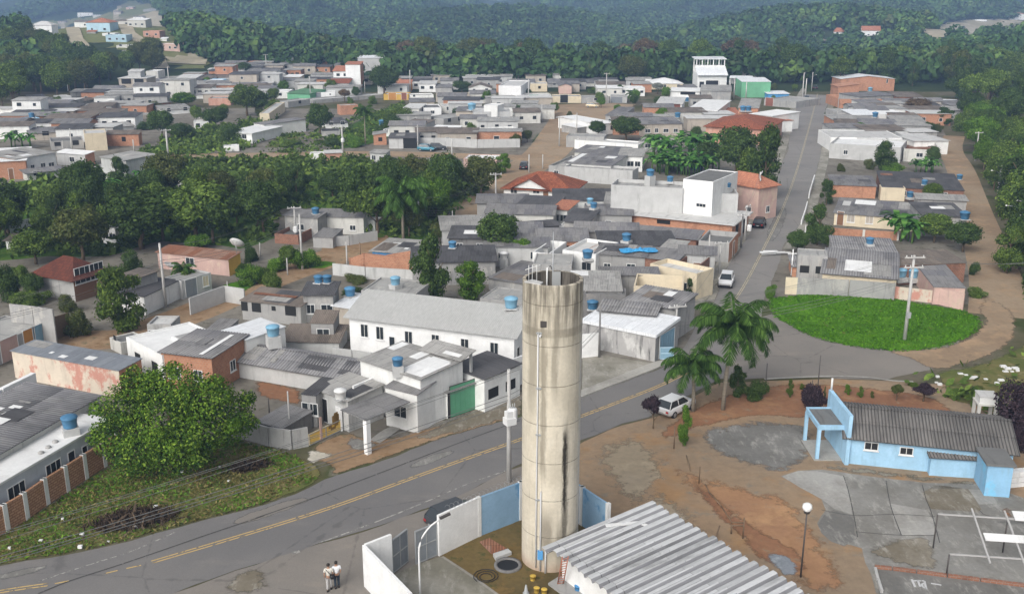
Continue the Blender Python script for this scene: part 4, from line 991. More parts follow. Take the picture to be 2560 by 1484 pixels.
    mb=MB();mb.box(-.18,-.04,-.18,.18,.05,.18);mb.build('hatch_spout','steel_dark',r,P(-.33,TR+.02,THT-2.2))
    mb=MB();mb.tube([P(-.42,TR-.1,THT-2.85),P(-.42,TR+.16,THT-2.9)],.06,8);mb.build('overflow_stub','frame_white',r)
    mb=MB();mb.tube([(.05,TR-.35,THT-3.3),(.05,TR-.35,THT+2.4)],.035,6);mb.build('mast','steel',r)
    mb=MB();mb.box(.0,TR-.5,THT-1.9,.5,TR-.42,THT+.05);mb.build('float_gauge','frame_grey',r)
    mb=MB();mb.tube([(-.3,TR-.35,THT-1.6),(-.3,TR-.35,THT+.25),(-.1,TR-.1,THT+.32),(.0,TR+.06,THT+.1)],.05,7);mb.build('inlet_pipe','frame_white',r)
    mb=MB()
    for q in(-.15,.22):mb.obox((q+.15,TR-.4,THT-1.3),(q,-TR+.15,THT-.1),.1,.06)
    mb.build('inner_strut','frame_grey',r)
    mb=MB();mb.slab([(-TR+.1,-.95,THT+.11),(-.75,-TR+.25,THT+.11),(-.6,-1.1,THT+.11),(-1.2,-.5,THT+.11)],.07);mb.build('rim_plate','slab_pale',r)
    mb=MB()
    for q in(-.95,-1.2,-1.4):mb.tube([(q,-.9+(q+1.2)*.3,THT+.1),(q,-.9+(q+1.2)*.3,THT+1.05)],.018,5)
    mb.tube([(-1.6,-.85,THT+.75),(-.75,-.7,THT+1.0)],.025,5);mb.build('hand_rail','frame_white',r)
tower()
src()
for i,q in enumerate([[(-40,1440),(120,1405),(130,1425),(-40,1462)],[(560,1300),(760,1235),(790,1252),(590,1322)],[(1010,1160),(1130,1118),(1150,1132),(1030,1178)],[(1700,905),(1740,850),(1790,850),(1760,915)],[(1905,600),(1945,520),(1975,520),(1945,605)]]):soft('road_repair',q,'asphalt_old' if i%2 else 'c_dark',9,.5,.4)
crop(3,3)
for q in([(760,385),(800,500),(835,650),(870,820),(890,950)],[(1150,430),(1170,560),(1200,700),(1290,930)],[(1480,470),(1520,620),(1560,700),(1640,1000)],[(560,700),(850,760),(1200,735),(1600,760)],[(880,900),(1290,935),(1600,930)],[(2000,700),(2060,760),(2411,790)]):strip_on('slab_joint',q,.055,'seam',17)
src()
soft('sand_patch',[(1460,1125),(1560,1080),(1650,1110),(1690,1180),(1640,1260),(1560,1270),(1500,1210)],'g_tan',11.2,3,.6)
soft('sand_patch',[(1560,1250),(1650,1210),(1740,1270),(1800,1340),(1740,1360),(1640,1320)],'g_tan',12.5,3,.6)
soft('orange_earth',[(1640,1120),(1720,1170),(1860,1210),(2000,1240),(2060,1330),(2130,1420),(2160,1500),(1980,1500),(1900,1380),(1760,1270),(1660,1190)],'g_orange',11.5,3,.6)
crop(2,1);soft('dug_earth',[(-60,830),(120,850),(380,890),(450,960),(430,1090),(200,1040),(0,1000)],'g_redearth',3,1.2,.5)
src()
for P_,d in((ST_L[3:],.9),(ST_R[:7][::-1],-.9)):strip_on('sidewalk',offs(smooth_poly([Vector(UC(*p)[:2])for p in P_],1,False),d),1.7,'c_path',11,world=True)
# ---------------------------------------------------------------- the water compound in front
crop(3,1)
sheet('compound_earth',[(1680,1125),(2030,945),(2411,792),(2560,730),(2800,640),(3500,1100),(3500,1800),(1600,1900),(1250,1300)],'g_dirt',20,.1,.6)
groundmat('compound_mud',('6b5c3c','5d5238','75603c','4f5030'),(.15,.6,2.5))
bpy.data.objects['compound_earth'].data.materials[0]=M['compound_mud']
sheet('compound_paving',[(1255,1300),(1450,1205),(1680,1128),(1720,1130),(2200,1461),(2500,1680),(1900,1900)],'c_path',21,.06,.6)
strip_on('paving_edge',[(1700,1128),(1950,1290),(2185,1461),(2400,1610)],.18,'c_kerb',22)
WH=hgt(*S((980,1010)),S((0,1390))[1])
muro('compound_wall','white rendered compound wall with an angled end nearest the bottom edge',[(1900,1950,WH),(1420,1461,WH),(1000,1390),(1245,1288)],WH,m='white_clean',t=.18)
muro('compound_wall','white compound wall section between the grey gate and the blue painted wall',[(1668,1118),(2030,942)],yb=742,m='white_clean',t=.18)
cw=hgt(*S((1668,742)),S((0,1118))[1])
muro('compound_wall','faded blue compound wall with white posts behind the water tower',[(2036,939),(2411,790),(2600,705)],cw-.05,m='wall_blue',t=.16,pil=2.9,cap='white')
crop(3,2)
muro('compound_wall','faded blue side wall running behind the corrugated roof',[(431,339,cw),(640,475,cw),(880,632,cw)],cw-.05,m='wall_blue',t=.16,pil=3.1,cap='white')
crop(3,1)
def coil():
    a,b=UC(1750,1078),UC(2600,705);mb=MB();d=Vector((b.x-a.x,b.y-a.y,0));L=d.length;d.normalize();s_=Vector((-d.y,d.x,0));pts=[]
    for i in range(int(L/.35)*10):t=i/10*.35;q=2*math.pi*i/10;pts.append(d*t+s_*.2*math.cos(q)+Vector((0,0,cw+.2+.2*math.sin(q))))
    mb.tube(pts,.008,3);o=mb.build('razor_wire','steel',None,(a.x,a.y,0));tag(o,'coil of thin razor wire along the top of the compound wall','razor wire')
coil()
gate('metal_gate','grey sheet metal gate leaf standing ajar beside the angled white wall',(1245,1285),(1392,1168),972,'gate_grey',1,2)
gate('metal_gate','grey sheet metal gate leaf next to the tall curved lamp post',(1456,1200),(1660,1112),890,'gate_grey',1,2)
def curved_lamp():
    p=UC(1503,1600);r=root('street_lamp','white curved street lamp rising inside the compound gate','street lamp',(p.x,p.y,0));q=UC(1725,800,hgt(*S((1500,1000)),S((0,1600))[1])+1.2)
    h=hgt(*S((1492,1080)),S((0,1600))[1]);d=Vector((.92,.38,0));mb=MB();pts=[(0,0,-.2),(0,0,h*.5),(0,0,h)]
    for i in range(1,9):a=i/8*1.25;pts.append(tuple(d*(1.9*(1-math.cos(a)))+Vector((0,0,h+1.9*math.sin(a)))))
    mb.tube(pts,.06,8,r1=.045);mb.build('pole','frame_white',r);e=Vector(pts[-1]);mb=MB();mb.obox(e,e+d*.62+Vector((0,0,.18)),.17,.11);mb.build('lamp_head','steel_dark',r)
curved_lamp()
def slab_thing(name,label,pts,z,t,mat,cat,h=0.0):
    P=[UC(*p)for p in pts];c=sum(P,Vector())/len(P);mb=MB();mb.slab([(p.x-c.x,p.y-c.y,t)for p in P][::-1]if((P[1].x-P[0].x)*(P[2].y-P[0].y)-(P[1].y-P[0].y)*(P[2].x-P[0].x))<0 else[(p.x-c.x,p.y-c.y,t)for p in P],t);o=mb.build(name,mat,None,(c.x,c.y,z));return tag(o,label,cat)
slab_thing('metal_sheet','rusty brown metal sheet lying on the mud inside the compound',[(2040,1000),(2130,965),(2290,1060),(2150,1110)],.1,.04,'rust','metal sheet')
slab_thing('concrete_block','long pale concrete block beside the pit in the compound',[(2165,1130),(2300,1085),(2335,1115),(2190,1170)],.095,.22,'cement_pale','concrete block')
def ring(x,y,r0,h,label,mat='cement_dark'):
    p=UC(x,y);mb=MB();mb.lathe([(r0*.78,.02),(r0*.78,h),(r0,h),(r0,0)],20);ro=root('manhole',label,'manhole',(p.x,p.y,.09));mb.build('ring',mat,ro);mb=MB();mb.lathe([(0,.03),(r0*.78,.03)],20);mb.build('opening','black',ro)
ring(2300,1215,.85,.12,'open dark round pit in the compound mud beside the concrete block')
def hose():
    p=UC(2105,1318);mb=MB();mb.tube([((.32+.015*i)*math.cos(i*.5),(.32+.015*i)*math.sin(i*.5),.03+.002*i)for i in range(34)],.025,5);tag(mb.build('hose','black',None,(p.x,p.y,.09)),'dark coiled hose lying on the compound mud','hose')
hose()
crop(3,2)
def big_shed():
    hh=hgt(*S((462,1036)),S((0,1346))[1]);a=UC(462,1036,hh);b=UC(1060+82,1461+61,hh);c=UC(1085,590,hh+.35)
    u=Vector((b.x-a.x,b.y-a.y)).normalized();n=Vector((-u.y,u.x));D=(Vector((c.x,c.y))-Vector((a.x,a.y))).dot(n);W=24.0
    r=root('pump_house','white walled building with large pale corrugated roof sheets beside the water tower','building',(a.x,a.y,0),math.atan2(u.y,u.x));rise=.35
    mb=MB();z=lambda y:hh+rise*y/D
    for p,q in(((0,0),(W,0)),((W,0),(W,D)),((W,D),(0,D)),((0,D),(0,0))):mb.face([(*p,-.3),(*q,-.3),(*q,z(q[1])),(*p,z(p[1]))])
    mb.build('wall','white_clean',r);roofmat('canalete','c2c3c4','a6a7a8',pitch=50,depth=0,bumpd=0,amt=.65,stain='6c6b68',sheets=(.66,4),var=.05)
    P=.66;N=int((W+1)/P);y0,y1=-.75,D+.55;R_=random.Random(3)
    for i in range(N):
        x0=-.55+i*P;e0,e1=y0-R_.uniform(0,.12)-(.35 if i==0 else 0),y1+R_.uniform(0,.25);mb=MB();
        prof=[(.0,.07),(.26,.07),(.33,.03),(.42,-.13),(.52,-.13),(.61,.03),(.675,.06)]
        for k in range(6):
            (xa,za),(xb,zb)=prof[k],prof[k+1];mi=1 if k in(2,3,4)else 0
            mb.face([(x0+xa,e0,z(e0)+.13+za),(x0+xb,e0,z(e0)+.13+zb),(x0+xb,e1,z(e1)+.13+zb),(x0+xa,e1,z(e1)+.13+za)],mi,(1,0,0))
            mb.face([(x0+xa,e0,z(e0)+.10+za),(x0+xb,e0,z(e0)+.10+zb),(x0+xb,e0,z(e0)+.13+zb),(x0+xa,e0,z(e0)+.13+za)]);mb.face([(x0+xa,e1,z(e1)+.13+za),(x0+xb,e1,z(e1)+.13+zb),(x0+xb,e1,z(e1)+.10+zb),(x0+xa,e1,z(e1)+.10+za)])
        roofparts.append(mb)
    tot=MB()
    for m_ in roofparts:
        k=len(tot.v);tot.v+=m_.v;tot.f+=[tuple(i+k for i in f)for f in m_.f];tot.uv+=m_.uv;tot.m+=m_.m;tot.sm+=m_.sm
    roofmat('canalete_trough_shade','929295','848487',pitch=50,depth=0,bumpd=0,amt=.6,stain='4a4a49',sheets=(.66,4),var=.05);tot.build('roof',['canalete','canalete_trough_shade'],r);return hh  # darker second material paints shade into the grooves of the sheets
roofparts=[];SHH=big_shed()
def strip_thing():
    z=SHH+.36;a,b,c=UC(855,838,z),UC(1160,812,z),UC(1230,838,z);mb=MB();mb.obox(a,b,.28,.06);mb.obox(b,c,.26,.05);tag(mb.build('ridge_piece','slab_white'),'bent white offcut lying loose on the pale corrugated roof','roof offcut')
strip_thing()
def ladder():
    a,b=UC(440,1385),UC(487,1120,2.9);d=b-a;s_=Vector((0,0,1)).cross(d).normalized()*.17;r=root('ladder','rust red lattice ladder leaning against the white pump house','ladder',a);mb=MB()
    for q in(-1,1):mb.tube([s_*q,d+s_*q],.035,6)
    mb.build('rail','ladder_red',r);mb=MB()
    for i in range(1,12):mb.tube([d*(i/12)-s_,d*(i/12+.03)+s_],.024,5)
    mb.build('rung','ladder_red',r)
wallmat('ladder_red',(.45,.17,.11),stain='c9a79c',amount=.5);ladder()
slab_thing('concrete_step','rough concrete step at the foot of the rust red ladder',[(330,1390),(440,1320),(700,1500),(560,1560)],.09,.14,'cement','step')
wallmat('yellow_paint',(.62,.42,.08),amount=.1)
def tub(x,y,label,mat='yellow_paint',d=.36,h=.3,grp='yellow tubs by the tower'):
    p=UC(x,y);r=root('tub',label,'tub',(p.x,p.y,.09),0,grp);mb=MB();mb.lathe([(d*.4,0),(d*.5,h),(d*.53,h),(d*.48,h-.02),(d*.4,h*.6)],14);mb.build('tub_body',mat,r);mb=MB();mb.lathe([(d*.50,h+.004),(d*.2,h+.03),(0,h+.03)],14);mb.build('lid',mat,r)
tub(190,1345,'yellow tub standing alone below the water tower pipes');tub(225,1455,'yellow tub with pink rim, left of the pair at the bottom edge');tub(293,1468,'yellow tub, right of the pair at the bottom edge')
tub(600,1452,'dark blue bucket against the white pump house wall','azure',.4,.4,None)
p_=UC(128,1465);mb=MB();mb.lathe([(.2,0),(.2,.03),(.13,.04),(.05,.55),(0,.57)],12);tag(mb.build('traffic_cone','frame_grey',None,(p_.x,p_.y,.09)),'small grey white cone on the mud beside the yellow tubs','cone')
# ---------------------------------------------------------------- the blue house and the yard things
crop(2,3)
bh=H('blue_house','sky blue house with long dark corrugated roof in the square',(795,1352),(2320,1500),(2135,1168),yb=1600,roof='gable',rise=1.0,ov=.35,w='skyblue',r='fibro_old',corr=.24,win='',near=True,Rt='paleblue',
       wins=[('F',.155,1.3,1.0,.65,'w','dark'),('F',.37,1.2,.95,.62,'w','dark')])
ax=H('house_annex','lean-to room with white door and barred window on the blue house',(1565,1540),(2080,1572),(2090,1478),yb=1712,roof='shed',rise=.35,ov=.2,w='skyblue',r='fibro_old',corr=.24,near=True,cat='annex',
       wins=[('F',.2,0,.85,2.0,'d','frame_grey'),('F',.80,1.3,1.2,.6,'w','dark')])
crop(3,3)
H('washroom_block','small blue block with dark flat roof at the right end of the blue house',(2085,285),(2318,300),(2300,170),yb=570,roof='flat',par=0,ov=.15,w='washroom_paint',r='slab_dark',cat='outbuilding',near=True,wins=[])
crop(2,3)
def porch():
    h=2.7;a,b=UC(560,1262,h),UC(765,1262,h);c=UC(735,1105,h);u=Vector((b.x-a.x,b.y-a.y));W=u.length;u/=W;n=Vector((-u.y,u.x));D=(Vector((c.x,c.y))-Vector((b.x,b.y))).dot(n)
    r=root('porch','sky blue entrance porch with dark flat roof on square pillars','porch',(a.x,a.y,0),math.atan2(u.y,u.x));mb=MB();mb.box(-.1,0,h,W-.02,D,h+.04);mb.build('roof','slab_dark',r)
    mb=MB()
    for q in((-.2,-.15,W,0),(-.2,D,W,D+.15),(-.25,0,-.1,D)):mb.box(q[0],q[1],h-.22,q[2],q[3],h+.14)
    mb.build('beam','skyblue',r)
    for q in((-.25,-.15),(-.25,D-.1)):mb=MB();mb.box(q[0],q[1],-.2,q[0]+.24,q[1]+.25,h-.222);mb.build('pillar','skyblue',r)
    mb=MB();mb.box(-.4,-.3,-.2,W,D,.12);mb.build('floor','c_pale',r)
    mb=MB();mb.box(W,-1.0,-.2,W+.28,D+.9,4.0);mb.build('gable_wall','skyblue',r)
    mb=MB();mb.tube([(W+.14,D+.7,4.0),(W+.14,D+.7,5.0)],.08,8);mb.build('vent_pipe','frame_white',r)
porch()
def water_stand():
    p=UC(2035,1225);r=root('tank_stand','white square water box on four legs behind the blue house','water tank',(p.x,p.y,0),-.15);s_=.65;h=1.75
    for q in((-1,-1),(1,-1),(1,1),(-1,1)):mb=MB();mb.box(q[0]*s_-.12,q[1]*s_-.12,0,q[0]*s_+.12,q[1]*s_+.12,h-.002);mb.build('leg','offwhite',r)
    mb=MB();mb.box(-.8,-.8,h,.8,.8,h+.12);mb.build('platform','offwhite',r);mb=MB();mb.box(-.68,-.68,h+.122,.68,.68,h+.7);mb.build('tank_body','white',r);mb=MB();mb.box(-.74,-.74,h+.702,.74,.74,h+.78);mb.build('lid','slab_pale',r)
water_stand()
crop(3,3)
def blocks():
    p=UC(2360,470);r=root('block_stack','stack of white cement blocks at the right edge beyond the blue house','block stack',(p.x,p.y,0),.2)
    for i in range(3):
        for j in range(3):mb=MB();mb.box(i*.62-.9,-.3,j*.42,i*.62-.32,.3,j*.42+.38);mb.build('block','slab_white',r)
blocks()
def yard_lamp():
    p=UC(370,1310);h=hgt(*S((425,690)),S((0,1310))[1]);r=root('yard_lamp','globe lamp on a thin dark pole in the red earth yard','lamp post',(p.x,p.y,0));mb=MB();mb.tube([(0,0,-.2),(.02,0,h)],.06,8,r1=.045);mb.build('pole','steel_dark',r)
    mb=MB();mb.lathe([(.0,-.28),(.17,-.22),(.2,-.05)],14,(.02,0,h));mb.build('holder','steel_dark',r);mb=MB();mb.lathe([(.2,-.05),(.3,.12),(.27,.32),(.12,.42),(0,.44)],14,(.02,0,h));mb.build('globe','globe',r)
yard_lamp()
def frame():
    h=3.0;r=root('steel_frame','open steel frame with thin pale beams over the concrete court','steel frame',UC(1580,1045));o=r.location
    A,B=UC(1580,1045),UC(1700,1300)
    ra=[UC(1625,735,hgt(*S((1625,735)),S((0,1045))[1])),UC(1735,1100,hgt(*S((1735,1100)),S((0,1300))[1]))]
    for g,t in((A,ra[0]),(B,ra[1])):mb=MB();mb.tube([g-o,Vector((g.x,g.y,t.z))-o],.05,8);mb.build('post','steel_dark',r)
    d=(UC(2250,775,ra[0].z)-ra[0])
    for t in ra:mb=MB();mb.obox(t-o,t-o+d*1.6,.09,.08);mb.build('beam','beam_grey',r)
    s_=(ra[1]-ra[0])*1.35
    for k in(.52,1.0):q=ra[0]+d*k-s_*.12;mb=MB();mb.obox(q-o+Vector((0,0,.11)),q+s_-o+Vector((0,0,.11)),.10,.08);mb.build('rafter','beam_grey',r)
    for k in(1.02,1.58):g=ra[0]+d*k;mb=MB();mb.tube([(g.x-o.x,g.y-o.y,0),(g.x-o.x,g.y-o.y,g.z-.01)],.05,8);mb.build('post','steel_dark',r)
    q=ra[0]+d*.56+s_*.36;e=d*.95;w_=s_*.14;mb=MB();mb.slab([p-o+Vector((0,0,.24))for p in(q+w_,q+w_+e,q+e,q)],.03);mb.build('roof_sheet','slab_white',r)
    q=ra[0]+d*1.1-s_*.1;mb=MB();mb.slab([p-o+Vector((0,0,.24))for p in(q+w_*1.3,q+w_*1.3+e*.7,q+e*.7,q)],.03);mb.build('roof_sheet','slab_white',r)
frame()
sheet('court_floor',[(1045,1230),(1200,1245),(1700,1310),(2411,1400),(2900,1480),(2900,1700),(1120,1700)],'c_dark',18,.05,.8)
sheet('court_floor',[(1640,760),(2411,800),(2700,860),(2700,1420),(1710,1300)],'c_yard',17,.05,.8)
muro('low_wall','low broken brick edging along the top of the dark concrete court',[(1045,1232),(1200,1248),(1420,1275),(1700,1312),(2000,1350),(2411,1402)],.28,m='brick_dark',t=.16,cap='slab_pale')
muro('low_wall','low pale edging down the left side of the dark concrete court',[(1048,1250),(1075,1350),(1110,1461)],.28,m='slab_pale',t=.16)
def paint_mark(name,label,strokes,w,mat='paint_white2',k=20):
    mb=MB();z=.004*k
    for s_ in strokes:
        P=[UC(*p)for p in s_]
        for a,b in zip(P,P[1:]):
            d=Vector((b.x-a.x,b.y-a.y));L=d.length;d/=L;n=Vector((-d.y,d.x))*w/2;mb.face([(a.x-n.x,a.y-n.y,z),(b.x-n.x,b.y-n.y,z),(b.x+n.x,b.y+n.y,z),(a.x+n.x,a.y+n.y,z)])
    o=mb.build(name,mat)
    for p in o.data.polygons:
        if p.normal.z<0:o.data.flip_normals();break
    return tag(o,label,'ground lettering')
plain('paint_white2',(.55,.55,.55),.8)
paint_mark('painted_letters','faded white hand painted letters on the dark court floor',[[(1385,1335),(1415,1405)],[(1400,1350),(1440,1345),(1462,1402)],[(1440,1345),(1470,1350)],[(1475,1348),(1500,1350),(1517,1425)],[(1500,1372),(1478,1378),(1482,1400),(1515,1420)],[(1560,1372),(1655,1388)]],.13)
crop(3,2)
def sticks(name,label,segs,cat='wooden stake',r_=.05):
    o=UC(*segs[0][0]);mb=MB()
    for a,b,za,zb in segs:A,B=UC(*a),UC(*b);mb.tube([Vector((A.x-o.x,A.y-o.y,za)),Vector((B.x-o.x,B.y-o.y,zb))],r_,5)
    return tag(mb.build(name,'wood',None,(o.x,o.y,.05)),label,cat)
sticks('wooden_bench','dark broken wooden bench frame standing in the red yard',[((2108,960),(2108,960),0,1.5),((2000,915),(2110,918),.6,.6),((2000,900),(2110,903),.7,.7),((2000,915),(2000,915),0,.65)],'bench')
sticks('wooden_stake','dark leaning stake left of the broken bench',[((1840,1005),(1890,930),0,.7)])
sticks('fallen_pole','long thin dark pole lying across the yard',[((1765,470),(1800,550),.05,.08),((1800,550),(1910,670),.08,.05),((1910,670),(2005,815),.05,.03)],'pole',.04)
sticks('wooden_stake','short stake standing in the pale sand of the yard',[((1708,455),(1708,455),0,1.3)])
sticks('wooden_stake','thin slanting stick on the red earth beside the small trees',[((1630,350),(1590,235),0,.3)])
sticks('wooden_stake','dark upright stake beside the young green tree',[((1478,140),(1478,140),0,1.9)])
crop(3,0)
def heap(x,y,w,h,n,label,mat='brush',name='brush_heap',cat='brush heap',rz=.3,flat=.6):
    p=UC(x,y);C=rng.normal(0,1,(n,3))*np.array([w*.42,w*.2,h*.4]);C[:,2]=np.abs(C[:,2])*np.exp(-((C[:,0]/w)**2+(C[:,1]/(w*.5))**2)*1.5);N=rng.normal(0,1,(n,3))
    o=link(name,quads_mesh(name,leaf_quads(C,N,.12,7.0),mat),None,(p.x,p.y,.05));o.rotation_euler.z=rz;return tag(o,label,cat)
leafmat('brush','4b4036','362e28','6b5c4c',0);heap(1230,800,2.7,.9,2300,'long heap of dead brown branches on the verge');crop(3,1);heap(-60,310,1.5,.55,900,'smaller dark heap of dead branches further along the verge')
def scraps(name,pts,label,mat='slab_white',s=.22,cat='litter'):
    mb=MB();o=UC(*pts[0]);R_=random.Random(5)
    for q in pts:
        p=UC(*q)-o;a=R_.uniform(0,3);z=R_.uniform(.08,.2);k=s*R_.uniform(.6,1.4);mb.box(p.x-k*.5,p.y-k*.35,0,p.x+k*.5,p.y+k*.35,z)
    t=mb.build(name,mat,None,(o.x,o.y,.06));return tag(t,label,cat,None,'stuff')
crop(3,0);scraps('litter',[(1425,680),(1145,838),(1240,862),(575,795),(375,985),(990,995),(735,1048),(90,1060),(2005,310),(2090,440),(1665,362),(750,930)],'scattered white litter on the grass verge');
crop(2,3);scraps('rubble',[(2220,725),(2260,745),(2330,740),(2350,765),(1830,790),(1880,800),(1960,830),(1620,820),(1610,870),(2060,840),(2160,880),(2200,850),(1930,830),(1640,890),(2300,770),(2240,770)],'white rubble dumped on the bank at the right edge',s=.42)
# ---------------------------------------------------------------- houses, near rows first
crop(2,1)
hall=H('hall','long white hall with plain grey metal roof and tall dark windows',(850,250),(2358,434),(2420,185),yb=600,roof='shed',rise=1.3,ov=.45,w='white_clean',r='zinc_grey',near=True,
  wins=[('F',.095,1.9,.85,1.35),('F',.193,1.85,.85,1.35),('F',.268,1.1,.55,1.2,'d','glass'),('F',.372,1.75,.85,1.35),('F',.536,1.75,.85,1.35),('F',.712,1.7,.85,1.35),('F',.885,1.7,.85,1.35),('R',.25,.9,.8,1.6,'v')])
H('annex','small beige annex with white sheet roof at the left end of the long hall',(708,160),(880,186),(1000,62),yb=318,roof='shed',rise=.3,ov=.25,w='beige',r='zinc_white',cat='annex',near=True)
uh=H('unfinished_house','unfinished cement house with dark window holes and brown sheet roof',(-133,112),(405,168),(535,40),yb=285,roof='shed',rise=.3,ov=.18,w='offwhite',r='fibro_brown',F='cement',near=True,wins=[('F',.045,1.0,.8,1.0,'h'),('F',.25,1.0,1.1,1.0,'h'),('F',.545,1.35,.5,.5,'h'),('F',.83,1.0,1.3,1.05,'h')])
patch(uh,.05,.42,.78,.56,'rust',up=.1,name='tile_row')
H('back_house','low house with grey sheet roof behind the unfinished house',(430,60),(700,60),(760,-55),h=3.1,roof='shed',rise=.3,w='cement',r='fibro_dark',near=True)
H('lean_to','brown sheeted lean-to against the white hall',(238,484),(755,494),(850,340),yb=575,roof='shed',rise=.5,ov=.2,w='cement_pale',r='fibro_brown',cat='lean-to',near=True)
H('lean_to','small stepped brown roof between the unfinished house and the hall',(500,318),(706,322),(712,240),h=2.6,roof='shed',rise=.5,ov=.1,w='cement',r='fibro_brown',cat='lean-to',near=True)
muro('yard_wall','low cement wall below the white hall beside the brown lean-to',[(700,640),(880,665),(1060,690)],yb=540,m='cement_pale')
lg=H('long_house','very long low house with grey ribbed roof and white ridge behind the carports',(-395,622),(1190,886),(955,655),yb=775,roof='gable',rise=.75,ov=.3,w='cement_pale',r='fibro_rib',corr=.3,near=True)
for a in((.17,.05,.25,.45,'fibro_pale'),(.33,.08,.36,.46,'fibro_pale'),(.5,.05,.66,.45,'fibro_dark'),(.72,.06,.78,.46,'fibro_dark')):patch(lg,*a,up=.06)
w1=H('workshop','open workshop with patched pale sheet roof and white skylight panels',(952,655),(1500,832),(1835,640),h=4.3,roof='shed',rise=.2,ov=.2,w='white',r='fibro_pale',near=True)
for a in((.0,.62,.12,.98,'slab_white'),(.42,.55,.56,.95,'slab_white'),(.62,.05,.98,.75,'slab_white')):patch(w1,*a)
w2=H('workshop','workshop front with tall green double gate under a pale sheet roof',(1490,838),(1748,952),(2085,795),ybB=1192,roof='shed',rise=.1,ov=.22,w='white',r='fibro_pale',Rt='dark',near=True)
for a in((.45,.35,.65,.9,'slab_white'),(.78,.45,.97,.97,'slab_white')):patch(w2,*a)
ww=INFO[w2.name]
g_=window(w2,'R',ww[1],ww[2],.52,.05,ww[2]*.93,2.7,'g',True,'steel_dark','gate_green')
w3=canopy('canopy','gabled pale sheet roof between the workshop and the white hall',(1515,560),(1870,655),(1962,570),4.7,.3,'fibro_pale',((.04,.95),(.96,.95)),.1,cat='canopy');patch(w3,.5,.1,.92,.4,'slab_white')
H('side_house','dark grey sheet roofed house right of the workshop under the power lines',(2085,830),(2411,690),(2040,610),h=3.0,roof='shed',rise=.2,ov=.2,w='white',r='fibro_dark',F='white',near=True)
muro('yard_wall','white street wall right of the green workshop gate',[(2080,1040),(2180,990)],h=2.6,m='white_clean')
muro('yard_wall','salmon wall segment behind the transformer pole',[(2195,980),(2290,935)],h=2.7,m='salmon')
muro('yard_wall','white wall between the transformer pole and the water tower',[(2300,925),(2480,850)],h=2.7,m='white_clean')
fh=H('front_house','cement house with worn beige sheet roof and dark doorway behind the yellow gate',(540,918),(838,1030),(1165,885),yb=1195,roof='shed',rise=.25,ov=.2,w='cement_pale',r='fibro_pale',near=True,wins=[('F',.25,.1,.9,2.0,'d','dark'),('F',.06,1.5,.3,.3,'h')])
patch(fh,.62,.1,.98,.75,'fibro_dark')
H('lean_to','narrow lean-to with dirty white sheet at the left of the cement house',(415,968),(545,985),(610,815),h=2.7,roof='shed',rise=.1,ov=.05,w='cement',r='fibro_dark',cat='lean-to',near=True)
muro('yard_wall','white boundary wall ending at the yellow gate',[(690,1215),(785,1305)],yb=1020,m='white_clean')
muro('yard_wall','long white wall behind the small grey carport',[(900,1215),(1190,1080)],h=3.1,m='white_clean')
muro('yard_wall','white wall stepping down between carport and workshop',[(1190,1080),(1355,1150),(1530,1225)],h=2.9,m='white_clean',hs=[3.1,3.0,2.6])
muro('yard_wall','short white wall returning to the workshop corner',[(1532,1222),(1580,1165)],h=2.5,m='white_clean')
canopy('carport','small grey sheeted carport on one white post beside the yellow gate',(805,1115),(1005,1198),(1365,1040),2.9,.1,'fibro',((.98,.02),),.2,'white_clean')
H('garden_house','low cream fronted room with grey sheet roof between carport and workshop',(1180,905),(1470,975),(1560,870),h=3.3,roof='shed',rise=.25,ov=.1,w='white',r='fibro',near=True)
H('shack','small shack with grey sheet roof behind the street wall near the big leafy tree',(12,1218),(240,1280),(482,1118),h=1.3,roof='shed',rise=.15,ov=.15,w='cement_dark',r='fibro',near=True)
muro('street_wall','grey stained street wall from the leafy tree to the yellow gate',[(-270,1330),(120,1440),(330,1470),(480,1440)],h=1.6,m='cement')
yg=gate('yellow_gate','ochre yellow gate and fence panels with dark painted patches',(485,1445),(782,1300),1335,'gate_yellow',2,0,cat='gate')
def gate_paint():
    r=yg;w_=8
    mb=MB();
    for x0,z0,x1,z1 in((.72,.45,.93,.85),(.78,.35,.9,.95),(.60,.35,.70,.55),(.66,.25,.82,.36)):mb.box(x0*GW,-.034,z0*1.9,x1*GW,-.0215,z1*1.9)
    mb.build('painted_patch','gate_brown',r);mb=MB();mb.box(GW*.33,-.06,.08,GW*.40,-.022,2.0);mb.build('pink_post','pink',r)
plain('gate_brown',(.25,.15,.04),.7);_a,_b=UC(485,1445),UC(782,1300);GW=(_b-_a).length;gate_paint()
crop(2,0)
pk=H('peeling_house','long windowless house with peeling cream and pink wall and bluish sheet roof',(105,572),(1085,752),(1258,640),yb=818,roof='shed',rise=.15,ov=.12,w='peeling',r='fibro_blue',Rt='brick',near=True)
for a in((.02,.5,.2,.95,'fibro_pale'),(.42,.1,.48,.3,'slab_white'),(.62,.3,.7,.55,'slab_white'),(.3,.25,.33,.4,'slab_white')):patch(pk,*a)
wr=H('white_roofed_house','low house with broad white painted slab roof and square roof opening',(1150,445),(1478,612),(1945,402),h=3.1,roof='flat',par=.12,w='white',r='slab_white',near=True)
def roof_hole():
    _,W,D,h,zt=INFO[wr.name];p,q=UC(1470,425,3.05)-wr.location,UC(1680,385,3.05)-wr.location;mb=MB();x,y=W*.45,D*.45;mb.box(x,y,h-.1,x+2.3,y+2.2,h+.12);o=mb.build('roof_hatch','slab_white',wr);mb=MB();mb.box(x+.2,y+.2,h+.122,x+2.1,y+2.0,h+.13);mb.build('hatch_opening','cement',o)
roof_hole()
H('white_roofed_house','house with white metal sheet roof next to the square roof opening',(2025,392),(2245,475),(2655,372),h=3.3,roof='shed',rise=.2,ov=.1,w='white',r='zinc_white',near=True)
